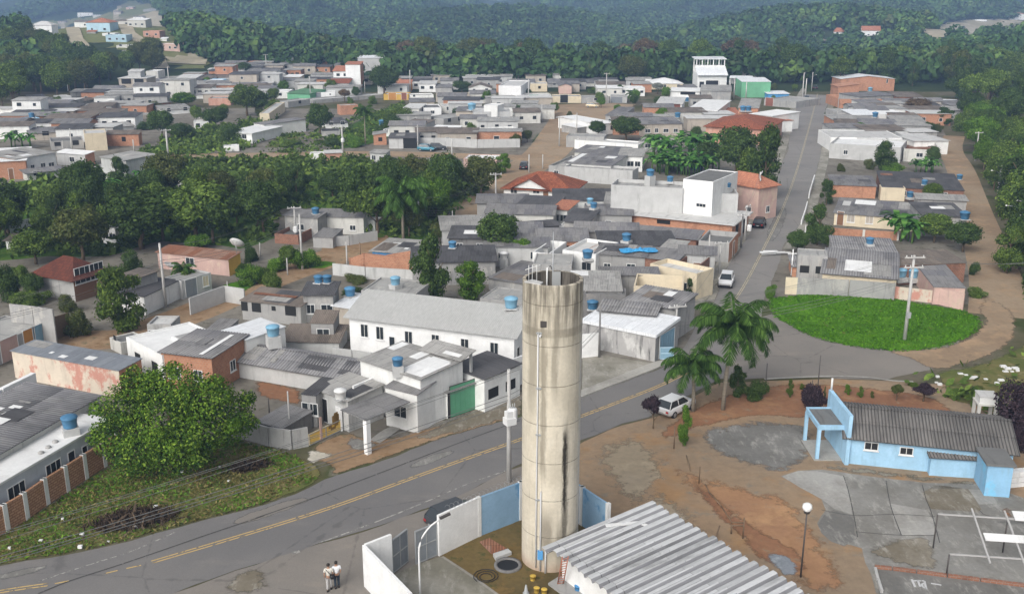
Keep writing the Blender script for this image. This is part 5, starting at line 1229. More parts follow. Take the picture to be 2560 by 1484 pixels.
H('back_house','house with worn grey roof panel behind the white slab roof',(1885,388),(2050,398),(2385,302),h=3.0,roof='shed',rise=.2,ov=.1,w='cement',r='fibro',near=True)
H('back_house','low rear house with pale slab at the lane behind the white slab roof',(1340,330),(1560,330),(1640,250),h=2.6,roof='flat',par=.2,w='cement',r='slab_pale',near=True)
rs=H('row_house','grey sheet roofed house with bare brick end behind the leafy tree',(1468,585),(1930,640),(2300,432),h=3.3,roof='shed',rise=.2,ov=.2,w='brick',r='fibro_rib',corr=.3,near=True);patch(rs,.72,.05,.80,.9,'slab_white',up=.06)
H('oven_tower','little concrete chimney block with holes beside the white slab roof',(1000,450),(1100,500),(1145,425),yb=545,roof='flat',par=.1,w='offwhite',r='slab_dark',near=True,wins=[('F',.5,1.2,.5,.5,'h')])
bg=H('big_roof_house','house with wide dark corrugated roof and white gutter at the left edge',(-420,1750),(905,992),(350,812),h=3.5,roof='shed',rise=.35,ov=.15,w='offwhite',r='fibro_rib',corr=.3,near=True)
for a in((.62,.5,.65,.62,'slab_white'),(.7,.55,.74,.68,'slab_white'),(.66,.70,.69,.85,'slab_white'),(.78,.55,.80,.7,'fibro_pale')):patch(bg,*a,up=.06)
muro('gutter_wall','white gutter wall along the far edge of the wide dark corrugated roof',[(-300,1140,3.6),(0,965,3.6),(312,812,3.6)],h=4.0,m='white_clean',t=.4)
sh=H('slab_house','pale blue grey house with white slab roof and sliding windows above a brick fence',(-400,2026),(1003,1204),(905,1003),h=2.9,roof='flat',par=0,ov=.12,w='paleblue_grey',r='slab_white',near=True,
  wins=[('F',.335,1.2,1.6,1.15),('F',.575,1.2,1.5,1.15),('F',.70,1.3,.75,1.05,'v'),('F',.795,1.55,.6,.6,'v'),('F',.93,1.3,.7,1.1)])
crop(3,0)
muro('brick_fence','open brick fence with white posts along the verge',[(-330,1115),(60,890),(240,780),(425,645),(610,525),(780,412),(950,300),(1085,215)],h=1.9,m='brick_bare',t=.2,pil=3.05,cap='white')
crop(2,0)
def vents():
    for x,y in((505,1405),(440,1455),(375,1505)):
        p=UC(x,y,3.07);mb=MB();mb.lathe([(.22,0),(.2,.1),(.1,.16),(0,.17)],12);o=mb.build('vent_cap','cement',None,p);tag(o,'small grey vent cap in a row on the white slab roof near the blue tank','vent','vent caps on the white slab roof')
vents()
H('corner_garage','grey slab roofed corner garage with blue and orange doors at the left edge',(-160,562),(472,290),(150,205),ybB=475,roof='flat',par=.12,w='cement',r='slab',near=True,wins=[('F',.86,.05,3.0,2.2,'g','gate_blue'),('F',.64,.05,1.5,2.2,'g','orange_door'),('F',.35,.05,2.2,2.2,'g','pink')])
muro('wooden_gate','weathered plank gate beside the corner garage',[(482,470),(655,415)],h=2.3,m='wood',t=.08,cat='gate')
muro('broken_wall','broken block wall on the edge of the corner garage roof',[(95,205,3.2),(300,225,3.2),(490,255,3.2)],h=3.9,m='cement',t=.15)
crop(1,0)
H('veranda_house','weathered house with red hip tile roof and dark glazed veranda',(330,1185),(668,1245),(905,1152),ybB=1440,roof='hip',rise=1.9,ov=.55,w='cement',r='clay_dark',Rt='door_brown',near=True,wins=[('R',.3,1.9,2.2,1.9,'w'),('R',.75,1.9,2.0,1.9,'w')])
H('row_house','house with long brown grey sheet roof right of the red tiled veranda house',(905,1262),(1065,1292),(1255,1132),h=3.2,roof='shed',rise=.2,ov=.2,w='cement',r='fibro_brown',near=True)
H('garage_house','white fronted garage house with white sectional gate at the dirt lane',(1315,1395),(1640,1245),(1500,1150),ybB=1405,roof='shed',rise=.15,ov=.1,w='white',r='fibro_dark',near=True,wins=[('F',.68,.05,3.0,2.3,'g','gate_white')])
H('lane_house','small grey house with cream framed window at the dirt lane',(1655,1250),(1925,1172),(1740,1150),ybB=1335,roof='flat',par=.15,w='cement_pale',r='slab',near=True,wins=[('F',.8,.7,.9,1.3,'w','cream'),('F',.3,.1,1.6,2.0,'g','gate_grey')])
H('salmon_house','long salmon wall house with rusty sheet roof and yellow end',(1436,985),(2085,1052),(2338,1012),yb=1135,roof='shed',rise=.3,ov=.2,w='pink',r='rust',Rt='yellow',near=True)
H('hidden_house','white house with cream strip half hidden at the left edge by trees',(50,880),(230,880),(240,840),yb=975,roof='shed',rise=.3,w='white',r='fibro_brown',near=True)
muro('yard_wall','white block wall on the left behind the trees',[(50,830),(285,775)],h=1.6,m='white')
H('hidden_house','white wall house glimpsed between the grove trees',(930,760),(1050,770),(1080,740),yb=930,roof='flat',par=.2,w='white_clean',r='slab_white')
muro('yard_wall','grey yard wall sloping along the lane to the unfinished house',[(1740,1560),(2060,1440),(2240,1470)],h=1.9,m='cement_pale')
crop(1,1)
H('blue_walled_house','house with blue walls and pale sheet roof behind bare brick walls',(1062,975),(1480,1008),(1575,888),yb=1085,roof='shed',rise=.25,ov=.35,w='azure',r='fibro_pale',near=True)
H('blue_block','small bright blue block with flat roof behind the tall bushy tree',(1765,968),(1872,975),(1862,935),h=2.6,roof='flat',par=.1,w='azure',r='slab',near=True,cat='outbuilding')
muro('brick_wall','unfinished bare brick walls in front of the blue walled house',[(865,1140),(985,1165),(1430,1200)],h=2.2,m='brick',pil=4,cap='brick',hs=[1.4,2.3,2.1])
muro('brick_wall','inner bare brick wall stub behind the unfinished brick walls',[(985,1120),(1180,1110),(1440,1130)],h=2.2,m='brick',hs=[1.8,1.4,2.3])
muro('yard_wall','pale block wall below the unfinished brick walls',[(705,1195),(1000,1230),(1440,1260)],h=1.5,m='cement_pale')
H('two_storey_house','white two storey house with grey roof at the bend of the dirt lane',(562,660),(980,668),(992,600),yb=820,roof='shed',rise=.5,ov=.25,w='offwhite',r='fibro',Rt='white',near=True,wins=[('F',.16,3.6,1.2,1.1,'w','white'),('F',.72,3.6,1.2,1.1,'w','white'),('F',.76,.6,.9,.8)])
H('lean_to','grey roofed garage with blue gate in front of the white two storey house',(520,850),(700,858),(738,775),yb=945,roof='shed',rise=.3,ov=.1,w='cement',r='fibro',near=True,cat='garage',wins=[('F',.5,.05,2.4,2.1,'g','gate_blue')])
muro('yard_wall','long low pale wall along the dirt lane bend',[(668,938),(850,925),(1110,880)],yb=848,m='cement_pale')
H('brick_house','unfinished dark brick house with flat top left of the white two storey house',(168,818),(385,832),(480,690),yb=905,roof='flat',par=.5,w='brick_dark',r='slab_dark',near=True)
H('row_house','low house with mixed grey sheets behind the dark brick house',(260,650),(560,672),(600,612),h=3,roof='shed',rise=.3,w='cement',r='fibro',near=True)
H('side_house','plain white cube of a house right of the white two storey house',(975,692),(1085,700),(1080,665),yb=795,roof='flat',par=.2,w='white',r='slab_white',near=True)
H('flat_house','flat slab roofed house with two blue tanks behind the long hall',(960,1335),(1450,1375),(1472,1240),h=3,roof='flat',par=.12,w='cement',r='slab',near=True)
H('flat_house','grey house with pale and dark patched roof left of the water tower top',(2125,1222),(2500,1285),(2480,1075),yb=1330,roof='shed',rise=.3,ov=.2,w='cement',r='fibro',near=True)
H('flat_house','low slab roof with pale stains left of the water tower top',(2045,1405),(2440,1450),(2420,1325),h=2.8,roof='flat',par=.1,w='cement',r='slab',near=True)
H('row_house','dark sheet roofed house among bushes below the dirt road',(1765,858),(2115,862),(2142,752),h=2.7,roof='shed',rise=.3,w='cement_dark',r='fibro_dark',near=True)
H('small_house','small house with white and blue sheet roof among bushes',(2200,702),(2295,704),(2335,648),h=2.7,roof='shed',rise=.2,w='white',r='zinc_white',near=True)
# ---- between the dirt road and the town street
crop(1,2)
H('tile_roofed_house','white house with broad orange clay hip roof and front gable',(-75,405),(548,440),(560,345),yb=500,roof='hip',rise=2.3,ov=.5,w='white',r='clay',near=True,wins=[('F',.48,1.2,1.2,.8),('F',.62,.05,.9,2.0,'d'),('F',.15,1.0,1.2,1.0)])
def front_gable():
    r=bpy.data.objects['tile_roofed_house'];_,W,D,h,zt=INFO[r.name];x0,x1,y=W*.16,W*.64,-.55;mb=MB();zr=h+1.9
    mb.face([(x0,y,h+.35),(x1,y,h+.35),((x0+x1)/2,y,zr)]);mb.build('gable_wall','white',r);mb=MB();m_=(x0+x1)/2
    mb.slab([(x0-.5,y-.4,h+.28),(m_,y-.4,zr+.1),(m_,D*.5,zr+.1),(x0-.5,D*.3,h+.28)][::1],.08);mb.slab([(m_,y-.4,zr+.1),(x1+.5,y-.4,h+.28),(x1+.5,D*.3,h+.28),(m_,D*.5,zr+.1)],.08);mb.build('gable_roof','clay',r)
front_gable()
H('row_house','grey sheet roof in front of the orange hip roofed house',(62,548),(400,565),(602,492),h=2.9,roof='shed',rise=.2,w='offwhite',r='fibro_dark',near=True)
H('small_house','small house with pale orange tile roof strip and white edge',(372,592),(505,602),(612,522),h=2.8,roof='shed',rise=.3,w='white',r='clay_light',near=True)
H('row_house','dark low roof left of the white rust stained slab',(105,765),(430,742),(405,692),h=2.6,roof='shed',rise=.2,w='cement_dark',r='fibro_dark',near=True)
H('row_house','dark roofed house with white sheet corner beside the grey slab house',(480,705),(695,718),(785,600),h=2.9,roof='shed',rise=.3,w='cement',r='fibro_dark',near=True)
H('slab_roofed_house','white walled house with long grey slab roof left of the brick floor',(408,762),(855,795),(852,702),yb=872,roof='flat',par=.1,w='white',r='slab_pale',near=True)
rr=H('stained_house','white walled house with rust stained slab and parapet',(462,965),(765,1005),(880,885),h=3.2,roof='flat',par=.45,w='white',r='rusty_slab',near=True)
H('row_house','grey roofed house with blue tarpaulin left on top',(768,1000),(1215,1030),(1255,935),h=3.0,roof='shed',rise=.2,w='cement',r='fibro',near=True)
H('brick_house','brick house with shuttered windows and grey sheet roof below the big slab',(1062,818),(1685,872),(1735,792),yb=915,roof='shed',rise=.35,ov=.35,w='brick_dark',r='fibro',near=True,wins=[('F',.13,1.0,1.1,1.1,'w','white'),('F',.31,.6,1.2,1.3,'w','azure')])
H('row_house','small pale roofed house right of the blue tarpaulin',(1370,948),(1530,965),(1650,895),h=3.0,roof='shed',rise=.2,w='cement_pale',r='fibro_pale',near=True)
H('row_house','grey roofed house above the weedy gap',(1212,1035),(1505,1065),(1535,968),h=2.9,roof='shed',rise=.25,w='cement',r='fibro',near=True,F='brick_dark')
H('row_house','grey sheet roof beside the bare brick room near the street',(1530,1000),(1855,1015),(1875,942),h=3.1,roof='shed',rise=.2,w='cement_pale',r='fibro',near=True)
H('brick_room','roofless brick room with pale cap beside the street',(1505,1085),(1710,1110),(1735,1020),h=2.8,roof='flat',par=1.6,w='brick_dark',r='slab_dark',near=True)
H('street_house','grey and brick house front by the street below the big slab',(1705,880),(1985,905),(2010,800),ybB=1085,roof='flat',par=.7,w='cement',r='slab_dark',Rt='brick',near=True,wins=[('R',.5,.1,1.2,2.0,'d')])
H('cream_house','cream walled house with pale slab roof near the street bend',(1262,1090),(1690,1185),(1735,1110),h=3.2,roof='flat',par=.5,w='cream',r='slab_pale',near=True)
H('wide_roof_house','house with wide smooth grey sheet roof behind the water tower rim',(400,1335),(1005,1345),(1150,1165),h=3.2,roof='shed',rise=.2,ov=.1,w='cement_dark',r='fibro_pale',near=True)
H('row_house','narrow grey roof above the cream open court',(820,1192),(1335,1195),(1352,1130),h=3.0,roof='shed',rise=.2,w='cement',r='fibro',near=True)
H('cream_court','roofless court with tall cream yellow walls',(1112,1295),(1565,1318),(1570,1200),h=3.2,roof='flat',par=1.9,w='cream',r='slab_pale',near=True)
H('flat_house','grey slab roof behind the water tower mast',(190,1095),(545,1105),(600,1005),h=3.0,roof='flat',par=.12,w='cement',r='slab',near=True)
H('ruined_house','broken white walls beside the bright green tree',(188,985),(345,1000),(365,880),h=2.8,roof='flat',par=1.5,w='white',r='slab_dark',near=True)
gf=H('big_building','large building with bare brick ground floor under a broad concrete slab',(862,622),(2012,740),(2078,622),ybB=905,roof='flat',par=0,ov=.5,w='brick',r='slab_pale',near=True,wins=[('F',.47,1.7,2.0,.6,'h'),('R',.3,.1,1.5,2.4,'h'),('R',.7,.1,1.5,2.4,'h')])
zg=INFO[gf.name][3]+.17
def upper(A,B,C,h,w,r,par,wins=(),Rt=None,nm='upper_storey'):
    o=H(nm,'x y z w',A,B,C,h=h,z0=zg,roof='flat',par=par,w=w,r=r,near=True,wins=wins,Rt=Rt);o.parent=gf;inv=Matrix.LocRotScale(gf.location,gf.rotation_euler,None).inverted();mw=inv@Matrix.LocRotScale(o.location,o.rotation_euler,None);o.location=mw.to_translation();o.rotation_euler=mw.to_euler()
    for k in('label','category','group'):
        if k in o:del o[k]
    return o
upper((905,372),(1562,405),(1560,345),3.7,'cement_pale','slab',.5);upper((1564,318),(1838,346),(1926,240),5.0,'white_clean','slab_dark',.12,[('F',.64,1.2,1.5,.55,'w')],'white',nm='stair_tower');upper((1842,452),(2068,455),(2115,365),2.7,'cement_pale','slab',.4,nm='upper_room')
H('tile_roofed_house','tall house with pale orange tile roof behind the white stair tower',(1880,335),(2258,405),(2180,330),h=5.0,roof='hip',rise=1.6,ov=.4,w='pink',r='clay_light',near=True)
H('walled_house','long blank pale grey wall building right of the orange hip roof',(478,205),(1102,245),(1100,208),yb=340,roof='flat',par=.35,w='cement_pale',r='slab',near=True)
H('row_house','house with two tone ribbed grey roof and white walls above the blank wall',(572,72),(978,98),(1000,28),h=3,roof='shed',rise=.3,w='offwhite',r='fibro',win='F4',near=True)
H('row_house','white house with pale sheet roof beside the banana grove',(978,108),(1192,114),(1232,45),h=3,roof='shed',rise=.3,w='white',r='fibro_pale',win='F3',near=True)
zz=H('row_house','grey ribbed roof with white sheet strip on its left edge',(492,172),(905,198),(985,105),h=2.8,roof='shed',rise=.25,w='white',r='fibro',near=True);patch(zz,.0,.1,.12,.95,'slab_white')
H('row_house','half built grey house beside the dirt road left of the ribbed roofs',(335,195),(480,205),(530,105),h=2.7,roof='flat',par=.4,w='cement',r='slab',near=True)
crop(2,2)
wallmat('cement_stained',(.45,.44,.43),stain='2b2a28',amount=.85,patch='c9c8c5',pamt=.5)
gh_=hgt(*S((1312,448)),S((0,672))[1])
gr=H('street_garage','garage with thick white canopy roof and stained grey wall right of the water tower',(642,312),(1312,448),(1478,282),h=gh_,roof='shed',rise=.35,ov=.15,w='cement_stained',r='zinc_white',t=.3,Rt='cement',near=True,wins=[('R',.5,.05,3.2,2.3,'g','gate_blue')])
muro('yard_wall','white wall and pillar between the water tower and the stained garage',[(610,640),(790,622)],h=2.4,m='white_clean')
gate('blue_gate','low blue gate leaf swung open towards the sidewalk',(1345,655),(1478,655),550,'gate_blue',1,1,h=1.3,frame='paleblue')
H('row_house','ribbed grey lean-to roof behind the white canopy garage',(802,200),(1300,248),(1290,172),h=3.2,roof='shed',rise=.3,w='cement',r='fibro_rib',corr=.3,near=True)
H('row_house','house with pale grey ribbed roof above the white canopy garage',(1038,112),(1492,192),(1540,32),h=3.4,roof='shed',rise=.3,w='cement',r='fibro_rib',corr=.3,near=True)
H('dark_walled_house','brownish blank wall behind the white canopy garage',(662,50),(1040,62),(1040,40),h=3.2,roof='flat',par=.2,w='cement_dark',r='slab_dark',near=True)
# ---- right of the town street
crop(1,3)
m1=H('corrugated_house','cream house with big grey corrugated roof facing the round lawn',(572,1178),(1248,1236),(1275,1005),h=2.3,roof='shed',rise=.9,ov=.3,w='cream',r='fibro_rib',corr=.3,near=True)
H('corrugated_house','rear half of the lawn house with worn corrugated roof and blue tank',(668,968),(1252,1002),(1275,872),h=3.1,roof='shedB',rise=.4,ov=.15,w='cement',r='fibro_rib',corr=.3,near=True)
H('street_room','brick fronted room with dark openings and grey ribbed roof at the street corner',(300,1122),(565,1132),(612,1035),yb=1212,roof='shed',rise=.35,ov=.2,w='brick',r='fibro_rib',corr=.3,near=True,wins=[('F',.6,.6,1.6,1.2,'h'),('F',.88,.1,1.0,2.0,'h')])
H('row_house','flat grey roof behind the brick fronted corner room',(350,1010),(620,1025),(640,965),h=3.2,roof='flat',par=.1,w='cement',r='slab',near=True)
H('corrugated_house','right house of the lawn block with streaked grey roof above the pink wall',(1592,1305),(1875,1316),(1925,1085),h=2.0,roof='shed',rise=.3,ov=.1,w='pink',r='fibro',near=True)
H('corrugated_house','house with brown streaked roof and brick rim in the right of the lawn block',(1270,1110),(1880,1085),(1925,958),h=2.4,roof='shed',rise=.4,ov=.1,w='brick_dark',r='fibro_brown',near=True)
H('side_wall_house','narrow cream walled room under the two blue tanks',(880,1240),(1235,1262),(1245,1232),h=1.7,roof='flat',par=.1,w='cream',r='slab_pale',near=True,wins=[('F',.2,1.2,.8,.6,'v')])
muro('garden_wall','stained dark grey garden wall along the top of the round lawn',[(332,1372),(800,1390),(1222,1425)],yb=1222,m='cement')
muro('garden_wall','short cream wall at the left end of the stained grey garden wall',[(225,1368),(335,1372)],yb=1215,m='cream')
muro('garden_wall','patchy beige and pink wall behind the lawn pole',[(1225,1412),(1565,1448)],yb=1300,m='peeling')
muro('garden_wall','solid pink wall at the right end of the lawn',[(1568,1448),(1852,1515)],yb=1302,m='pink')
ch=H('cream_cottage','cream cottage with brown door, two shuttered windows and grey sheet roof',(682,628),(1500,692),(1535,552),yb=738,roof='shed',rise=.7,ov=.25,w='cream',r='fibro',near=True,wins=[('F',.07,.05,.9,2.05,'d','door_brown'),('F',.19,.6,1.1,1.2,'w','beige'),('F',.40,.6,1.1,1.2,'w','beige')])
patch(ch,.05,.5,.14,.8,'slab_pale');patch(ch,.5,.05,.8,.45,'fibro_dark')
H('row_house','dark grey roofed house at the right end of the cream cottage',(1500,655),(1892,665),(1900,545),h=3.0,roof='shed',rise=.3,w='cement',r='fibro_dark',near=True)
muro('brick_wall','long orange brick wall with pilasters in front of the cream cottage',[(568,835),(940,862),(1255,880)],yb=758,m='brick',pil=4.2,cap='offwhite')
H('brick_row_house','long brick side wall with plaster bands under a grey sheet roof',(655,372),(1062,388),(1110,298),yb=482,roof='shed',rise=.3,ov=.2,w='brick',r='fibro',near=True)
H('brick_row_house','red brown brick house with dark grey roof beside the dirt back lane',(1112,392),(1862,428),(1850,280),yb=505,roof='shed',rise=.35,ov=.15,w='brick_dark',r='fibro_dark',near=True)
H('cream_room','plain cream block set in the middle of the brick row',(1108,396),(1330,404),(1335,388),yb=515,roof='flat',par=.1,w='cream',r='slab_pale',near=True)
H('row_house','pale roofed house with two tanks near the dirt back lane',(1440,500),(1890,520),(1885,470),h=2.9,roof='shed',rise=.2,w='cement',r='fibro_pale',near=True)
muro('low_wall','low white wall along the right side of the street',[(445,500),(470,410),(495,330)],h=1.0,m='white_clean')
muro('low_wall','white kerb wall further up the right side of the street',[(375,740),(410,640),(430,560)],h=.7,m='white_clean')
crop(0,3)
H('parapet_house','wide house with pale wall and white parapet at the street',(640,1308),(1290,1348),(1285,1275),yb=1445,roof='flat',par=.4,w='cement_pale',r='slab_white',near=True)
H('roof_frame_house','unroofed house showing brown rafters beside the back lane',(1315,1358),(1640,1372),(1560,1292),h=2.6,roof='flat',par=.9,w='offwhite',r='rust',near=True)
H('slab_row_house','low long white slab with orange tile remnant at the street',(645,1255),(1302,1262),(1302,1192),h=3.0,roof='flat',par=.1,w='white',r='slab_pale')
H('slab_row_house','grey white slab house next to the back lane trees',(1302,1238),(1562,1242),(1562,1205),h=2.9,roof='flat',par=.2,w='cement_pale',r='slab_pale')
H('row_house','dim brown roof by the street with leaning awning',(692,1145),(905,1152),(935,1092),h=2.9,roof='shed',rise=.2,w='cement',r='fibro_brown')
H('row_house','grey roof with a pale rectangular sheet in the right hand blocks',(932,1155),(1272,1165),(1255,1092),h=2.9,roof='shed',rise=.3,w='cement',r='fibro')
H('row_house','broad pale grey ribbed roof beside the back lane trees',(1262,1145),(1562,1152),(1602,1062),h=3.0,roof='shed',rise=.3,w='cement',r='fibro_pale')
H('row_house','white folded sheet roof with blue drum beside it',(850,1050),(1075,1050),(1062,1000),h=3.2,roof='shed',rise=.3,w='cement',r='zinc_white')
H('row_house','flat white roof right of the white folded sheets',(1075,1042),(1352,1042),(1332,1000),h=3.0,roof='flat',par=.1,w='white',r='slab_white')
H('row_house','low grey slab at the street beside the white folded sheets',(712,1032),(850,1032),(852,990),h=3.0,roof='flat',par=.1,w='cement',r='slab')
H('brick_shell','roofless brick shell with pale posts along the street',(732,905),(1372,905),(1372,862),yb=988,roof='flat',par=1.2,w='brick',r='slab')
H('brick_tower_house','two storey plain orange brick block at the street',(716,792),(906,790),(912,742),yb=888,roof='shedR',rise=-.8,w='brick',r='brick')
H('brick_hall','orange brick hall with white gable rim at the top of the street',(738,722),(1232,728),(1230,700),yb=832,roof='gableY',rise=1.0,ov=.3,w='brick',r='zinc_white',wins=[('F',.27,2.0,7.0,3.2,'h'),('F',.86,2.6,.6,1.4,'v')])
H('row_house','grey sheet roofs in front of the brick hall',(912,885),(1262,868),(1252,828),h=3,roof='shed',rise=.2,w='cement',r='fibro')
H('row_house','brown sheet roof next to the orange flowering tree',(1255,885),(1492,888),(1500,842),h=3,roof='shed',rise=.2,w='brick_dark',r='fibro_brown')
H('far_shed','low shed with bright white roof by the dark wood',(1620,942),(1812,948),(1802,912),h=2.6,roof='shed',rise=.2,w='cement',r='zinc_white')
H('far_shed','grey roofed shed at the foot of the dark wood',(1752,965),(2092,962),(2092,915),h=2.6,roof='shed',rise=.2,w='cement',r='fibro')
H('far_shed','pale roof strip in front of the grey shed at the wood',(1612,1008),(1985,1010),(1972,972),h=2.4,roof='shed',rise=.2,w='cement',r='fibro_pale')
H('green_house','green and cyan painted building with white roof near the top of the street',(-165,748),(100,748),(212,692),yb=892,roof='shed',rise=.6,ov=.1,w='green',r='zinc_white',Rt='cyan')
H('blue_shop','low bright blue shop with white roof below the green and cyan building',(75,858),(266,862),(256,826),yb=905,roof='shed',rise=.2,w='azure',r='zinc_white')
H('grey_shop','cement street front with brown gate below the blue shop',(38,905),(332,930),(330,880),yb=965,roof='flat',par=.3,w='cement',r='slab',wins=[('F',.17,.05,2.6,2.4,'g','red_brown')])
# ---------------------------------------------------------------- the farther rows of houses
def FH(lb,A,B,C,**k):
    nm=k.pop('nm','house');k.setdefault('win','F2');k.setdefault('ov',.25);return H(nm,lb,A,B,C,near=k.pop('near',False),**k)
crop(0,0)
FH('white hill house with white hip roof, leftmost on the hill',(285,232),(470,240),(455,205),yb=282,roof='hip',rise=1.6,w='white_clean',r='slab_pale')
FH('white flat roofed hill house beside the upper hill track',(705,118),(842,112),(838,95),yb=162,roof='flat',par=.3,w='white',r='slab_white')
FH('small pale hill house behind the orange roofed blue house',(846,142),(942,140),(938,128),yb=170,roof='shed',w='offwhite',r='slab_white',win='F1')
FH('pale blue hill house with orange clay hip roof',(785,208),(998,200),(985,172),yb=244,roof='hip',rise=2.0,w='paleblue',r='clay_light',L='white')
FH('long white hill house with white roof near the bare slope',(1158,185),(1325,178),(1322,140),yb=222,roof='shed',rise=.6,w='offwhite',r='slab_white',win='F3')
FH('small hut with grey hip roof at the top of the bare slope',(1305,92),(1425,92),(1400,68),yb=112,roof='hip',rise=1.6,w='cement',r='fibro_pale',win='')
FH('two storey light blue hill house with balconies',(962,320),(1150,322),(1145,298),yb=388,roof='flat',par=.2,w='paleblue',r='slab_pale',win='F3')
FH('white room adjoining the two storey light blue hill house',(932,305),(1050,303),(1045,290),yb=335,roof='flat',par=.1,w='white',r='slab_white',win='F1')
FH('unfinished salmon hill house above the lower hill track',(1305,285),(1455,288),(1450,262),yb=345,roof='flat',par=.4,w='salmon',r='slab')
FH('two storey salmon hill house with flat white top',(1445,402),(1640,420),(1625,385),yb=468,roof='flat',par=.2,w='pink',r='slab_white',win='F3')
FH('half built salmon hill house among the trees on the left slope',(478,388),(552,392),(550,368),yb=430,roof='flat',par=.3,w='salmon',r='slab')
FH('broken white walls below the half built salmon hill house',(502,438),(605,442),(600,425),yb=472,roof='flat',par=.8,w='white',r='slab',win='F1')
FH('low white slab house beside the hill trees',(1062,415),(1212,412),(1208,392),yb=442,roof='flat',par=.1,w='offwhite',r='slab_pale')
FH('low long pale wall house under the hill trees',(1112,462),(1262,460),(1258,448),yb=482,roof='flat',par=.1,w='cement',r='slab_pale',win='')
FH('small white hill house right of the lower hill track',(1465,355),(1522,355),(1520,340),yb=378,roof='shed',w='white',r='slab_white',win='F1')
FH('pinkish hill house near the top edge of the hill',(1150,68),(1215,70),(1210,50),yb=92,roof='shed',w='pink',r='slab_pale',win='F1')
FH('tiny hut with pale orange roof below the blue hill house',(790,290),(872,290),(868,278),yb=308,roof='shed',w='cement',r='clay_light',win='')
FH('small white hill outbuilding left of the upper hill track',(445,308),(530,302),(528,292),yb=322,roof='flat',par=.1,w='white',r='slab_white',win='')
FH('unfinished two storey concrete frame house with open front',(1082,718),(1335,712),(1330,690),yb=872,roof='flat',par=0,ov=.3,w='beige',r='slab_pale',win='',wins=[('F',.27,3.7,3.2,1.7,'h'),('F',.72,3.7,3.2,1.7,'h'),('F',.3,.4,2.6,2.0,'h'),('F',.74,.4,2.6,2.0,'h')])
FH('tilted pale slab room on top of the concrete frame house',(1168,655),(1280,652),(1275,632),h=7.5,roof='shed',rise=.5,w='cement_pale',r='slab_pale',win='')
FH('tall pale windowless house beside the concrete frame house',(1330,650),(1440,640),(1438,630),yb=800,roof='flat',par=.2,w='offwhite',r='slab_white',win='')
FH('low grey house at the left edge of the dark wood',(272,892),(415,882),(405,865),yb=962,roof='shed',w='cement',r='fibro')
FH('plain white block left of the small grey roofed house',(536,885),(652,878),(648,862),yb=952,roof='flat',par=.2,w='white',r='slab_pale',win='F1')
FH('wide grey roofed house behind the plain white block',(640,842),(865,832),(850,812),yb=885,roof='shed',rise=.6,w='cement',r='fibro_pale',win='')
FH('small white house with grey gable roof',(905,838),(1030,850),(1010,800),yb=882,roof='gable',rise=1.0,w='white',r='fibro',win='F1')
FH('long row of brown grey roofs below the gabled white house',(540,965),(920,900),(940,870),yb=1005,roof='shed',rise=.3,w='cement',r='fibro_brown',win='F3')
FH('long white walled house with flat white top in the left rows',(162,1012),(482,972),(480,952),yb=1068,roof='flat',par=.2,w='white',r='slab_white',win='')
FH('bare brick house at the left edge of the picture',(-40,1072),(236,1035),(240,1012),yb=1142,roof='flat',par=.3,w='brick',r='slab',win='')
FH('white fronted house below the bare brick house at the left edge',(-60,1158),(200,1142),(200,1120),yb=1192,roof='shed',w='white',r='fibro_brown',win='F2')
FH('sky blue house between banana plants in the left rows',(203,1088),(362,1075),(352,1060),yb=1192,roof='flat',par=.2,w='skyblue',r='slab_pale',win='',wins=[('F',.45,.4,1.1,1.9,'w')])
FH('long grey roofed house with brick end right of the banana plants',(582,1088),(845,1078),(915,1040),yb=1142,roof='shed',rise=.5,w='cement',r='fibro',Rt='brick',win='F2')
FH('grey house with one dark window in the middle left rows',(738,1000),(912,968),(918,930),yb=1042,roof='shed',w='cement',r='fibro_pale',win='F1')
FH('pale house with small square window in the middle left rows',(922,948),(1058,942),(1050,920),yb=1005,roof='flat',par=.2,w='cement_pale',r='slab_pale',win='F1')
FH('windowless pale cube house in the middle left rows',(1062,955),(1222,930),(1215,912),yb=998,roof='flat',par=.2,w='cement_pale',r='slab_pale',win='')
FH('orange brick block in the middle of the left rows',(1362,950),(1560,922),(1555,905),yb=1008,roof='shedR',rise=.4,w='brick',r='slab',win='')
FH('long brick walled house with flat grey roof behind the orange brick block',(1312,880),(1485,875),(1600,838),yb=932,roof='flat',par=.1,w='brick',r='slab',win='')
FH('white gabled house left of the dense round tree',(1482,1008),(1745,990),(1720,952),yb=1052,roof='gable',rise=.8,w='white',r='fibro_pale',win='F2')
FH('grey block wall house below the pale cube house',(902,1048),(1122,1042),(1112,1015),yb=1092,roof='shed',w='cement',r='fibro',win='')
FH('brown shadowy house with two dark openings in the left rows',(1132,1048),(1255,1042),(1248,1022),yb=1092,roof='shed',w='beige',r='fibro_brown',win='F2h')
FH('beige low house left of the dense round tree',(1290,1050),(1402,1042),(1398,1022),yb=1078,roof='flat',par=.1,w='beige',r='slab',win='F1')
FH('long house with brick side and two windows in the left front rows',(258,1222),(700,1198),(702,1148),yb=1290,roof='shed',rise=.4,w='beige',r='fibro',win='',wins=[('F',.17,1.1,2.0,1.1,'h'),('F',.35,1.1,1.4,1.0,'h')])
FH('tall cream house with slit window in the left front rows',(768,1222),(968,1212),(958,1175),yb=1382,roof='flat',par=.2,w='cream',r='slab_pale',win='',wins=[('F',.25,3.6,2.0,.9,'w')])
FH('grey house with brick right half behind the tall cream house',(962,1170),(1222,1150),(1200,1110),yb=1212,roof='shed',w='cement_pale',r='fibro_pale',Rt='brick',win='F2')
FH('low sloping brick house right of the tall cream house',(965,1228),(1262,1225),(1250,1190),yb=1335,roof='shed',w='brick',r='fibro_brown',win='F1h')
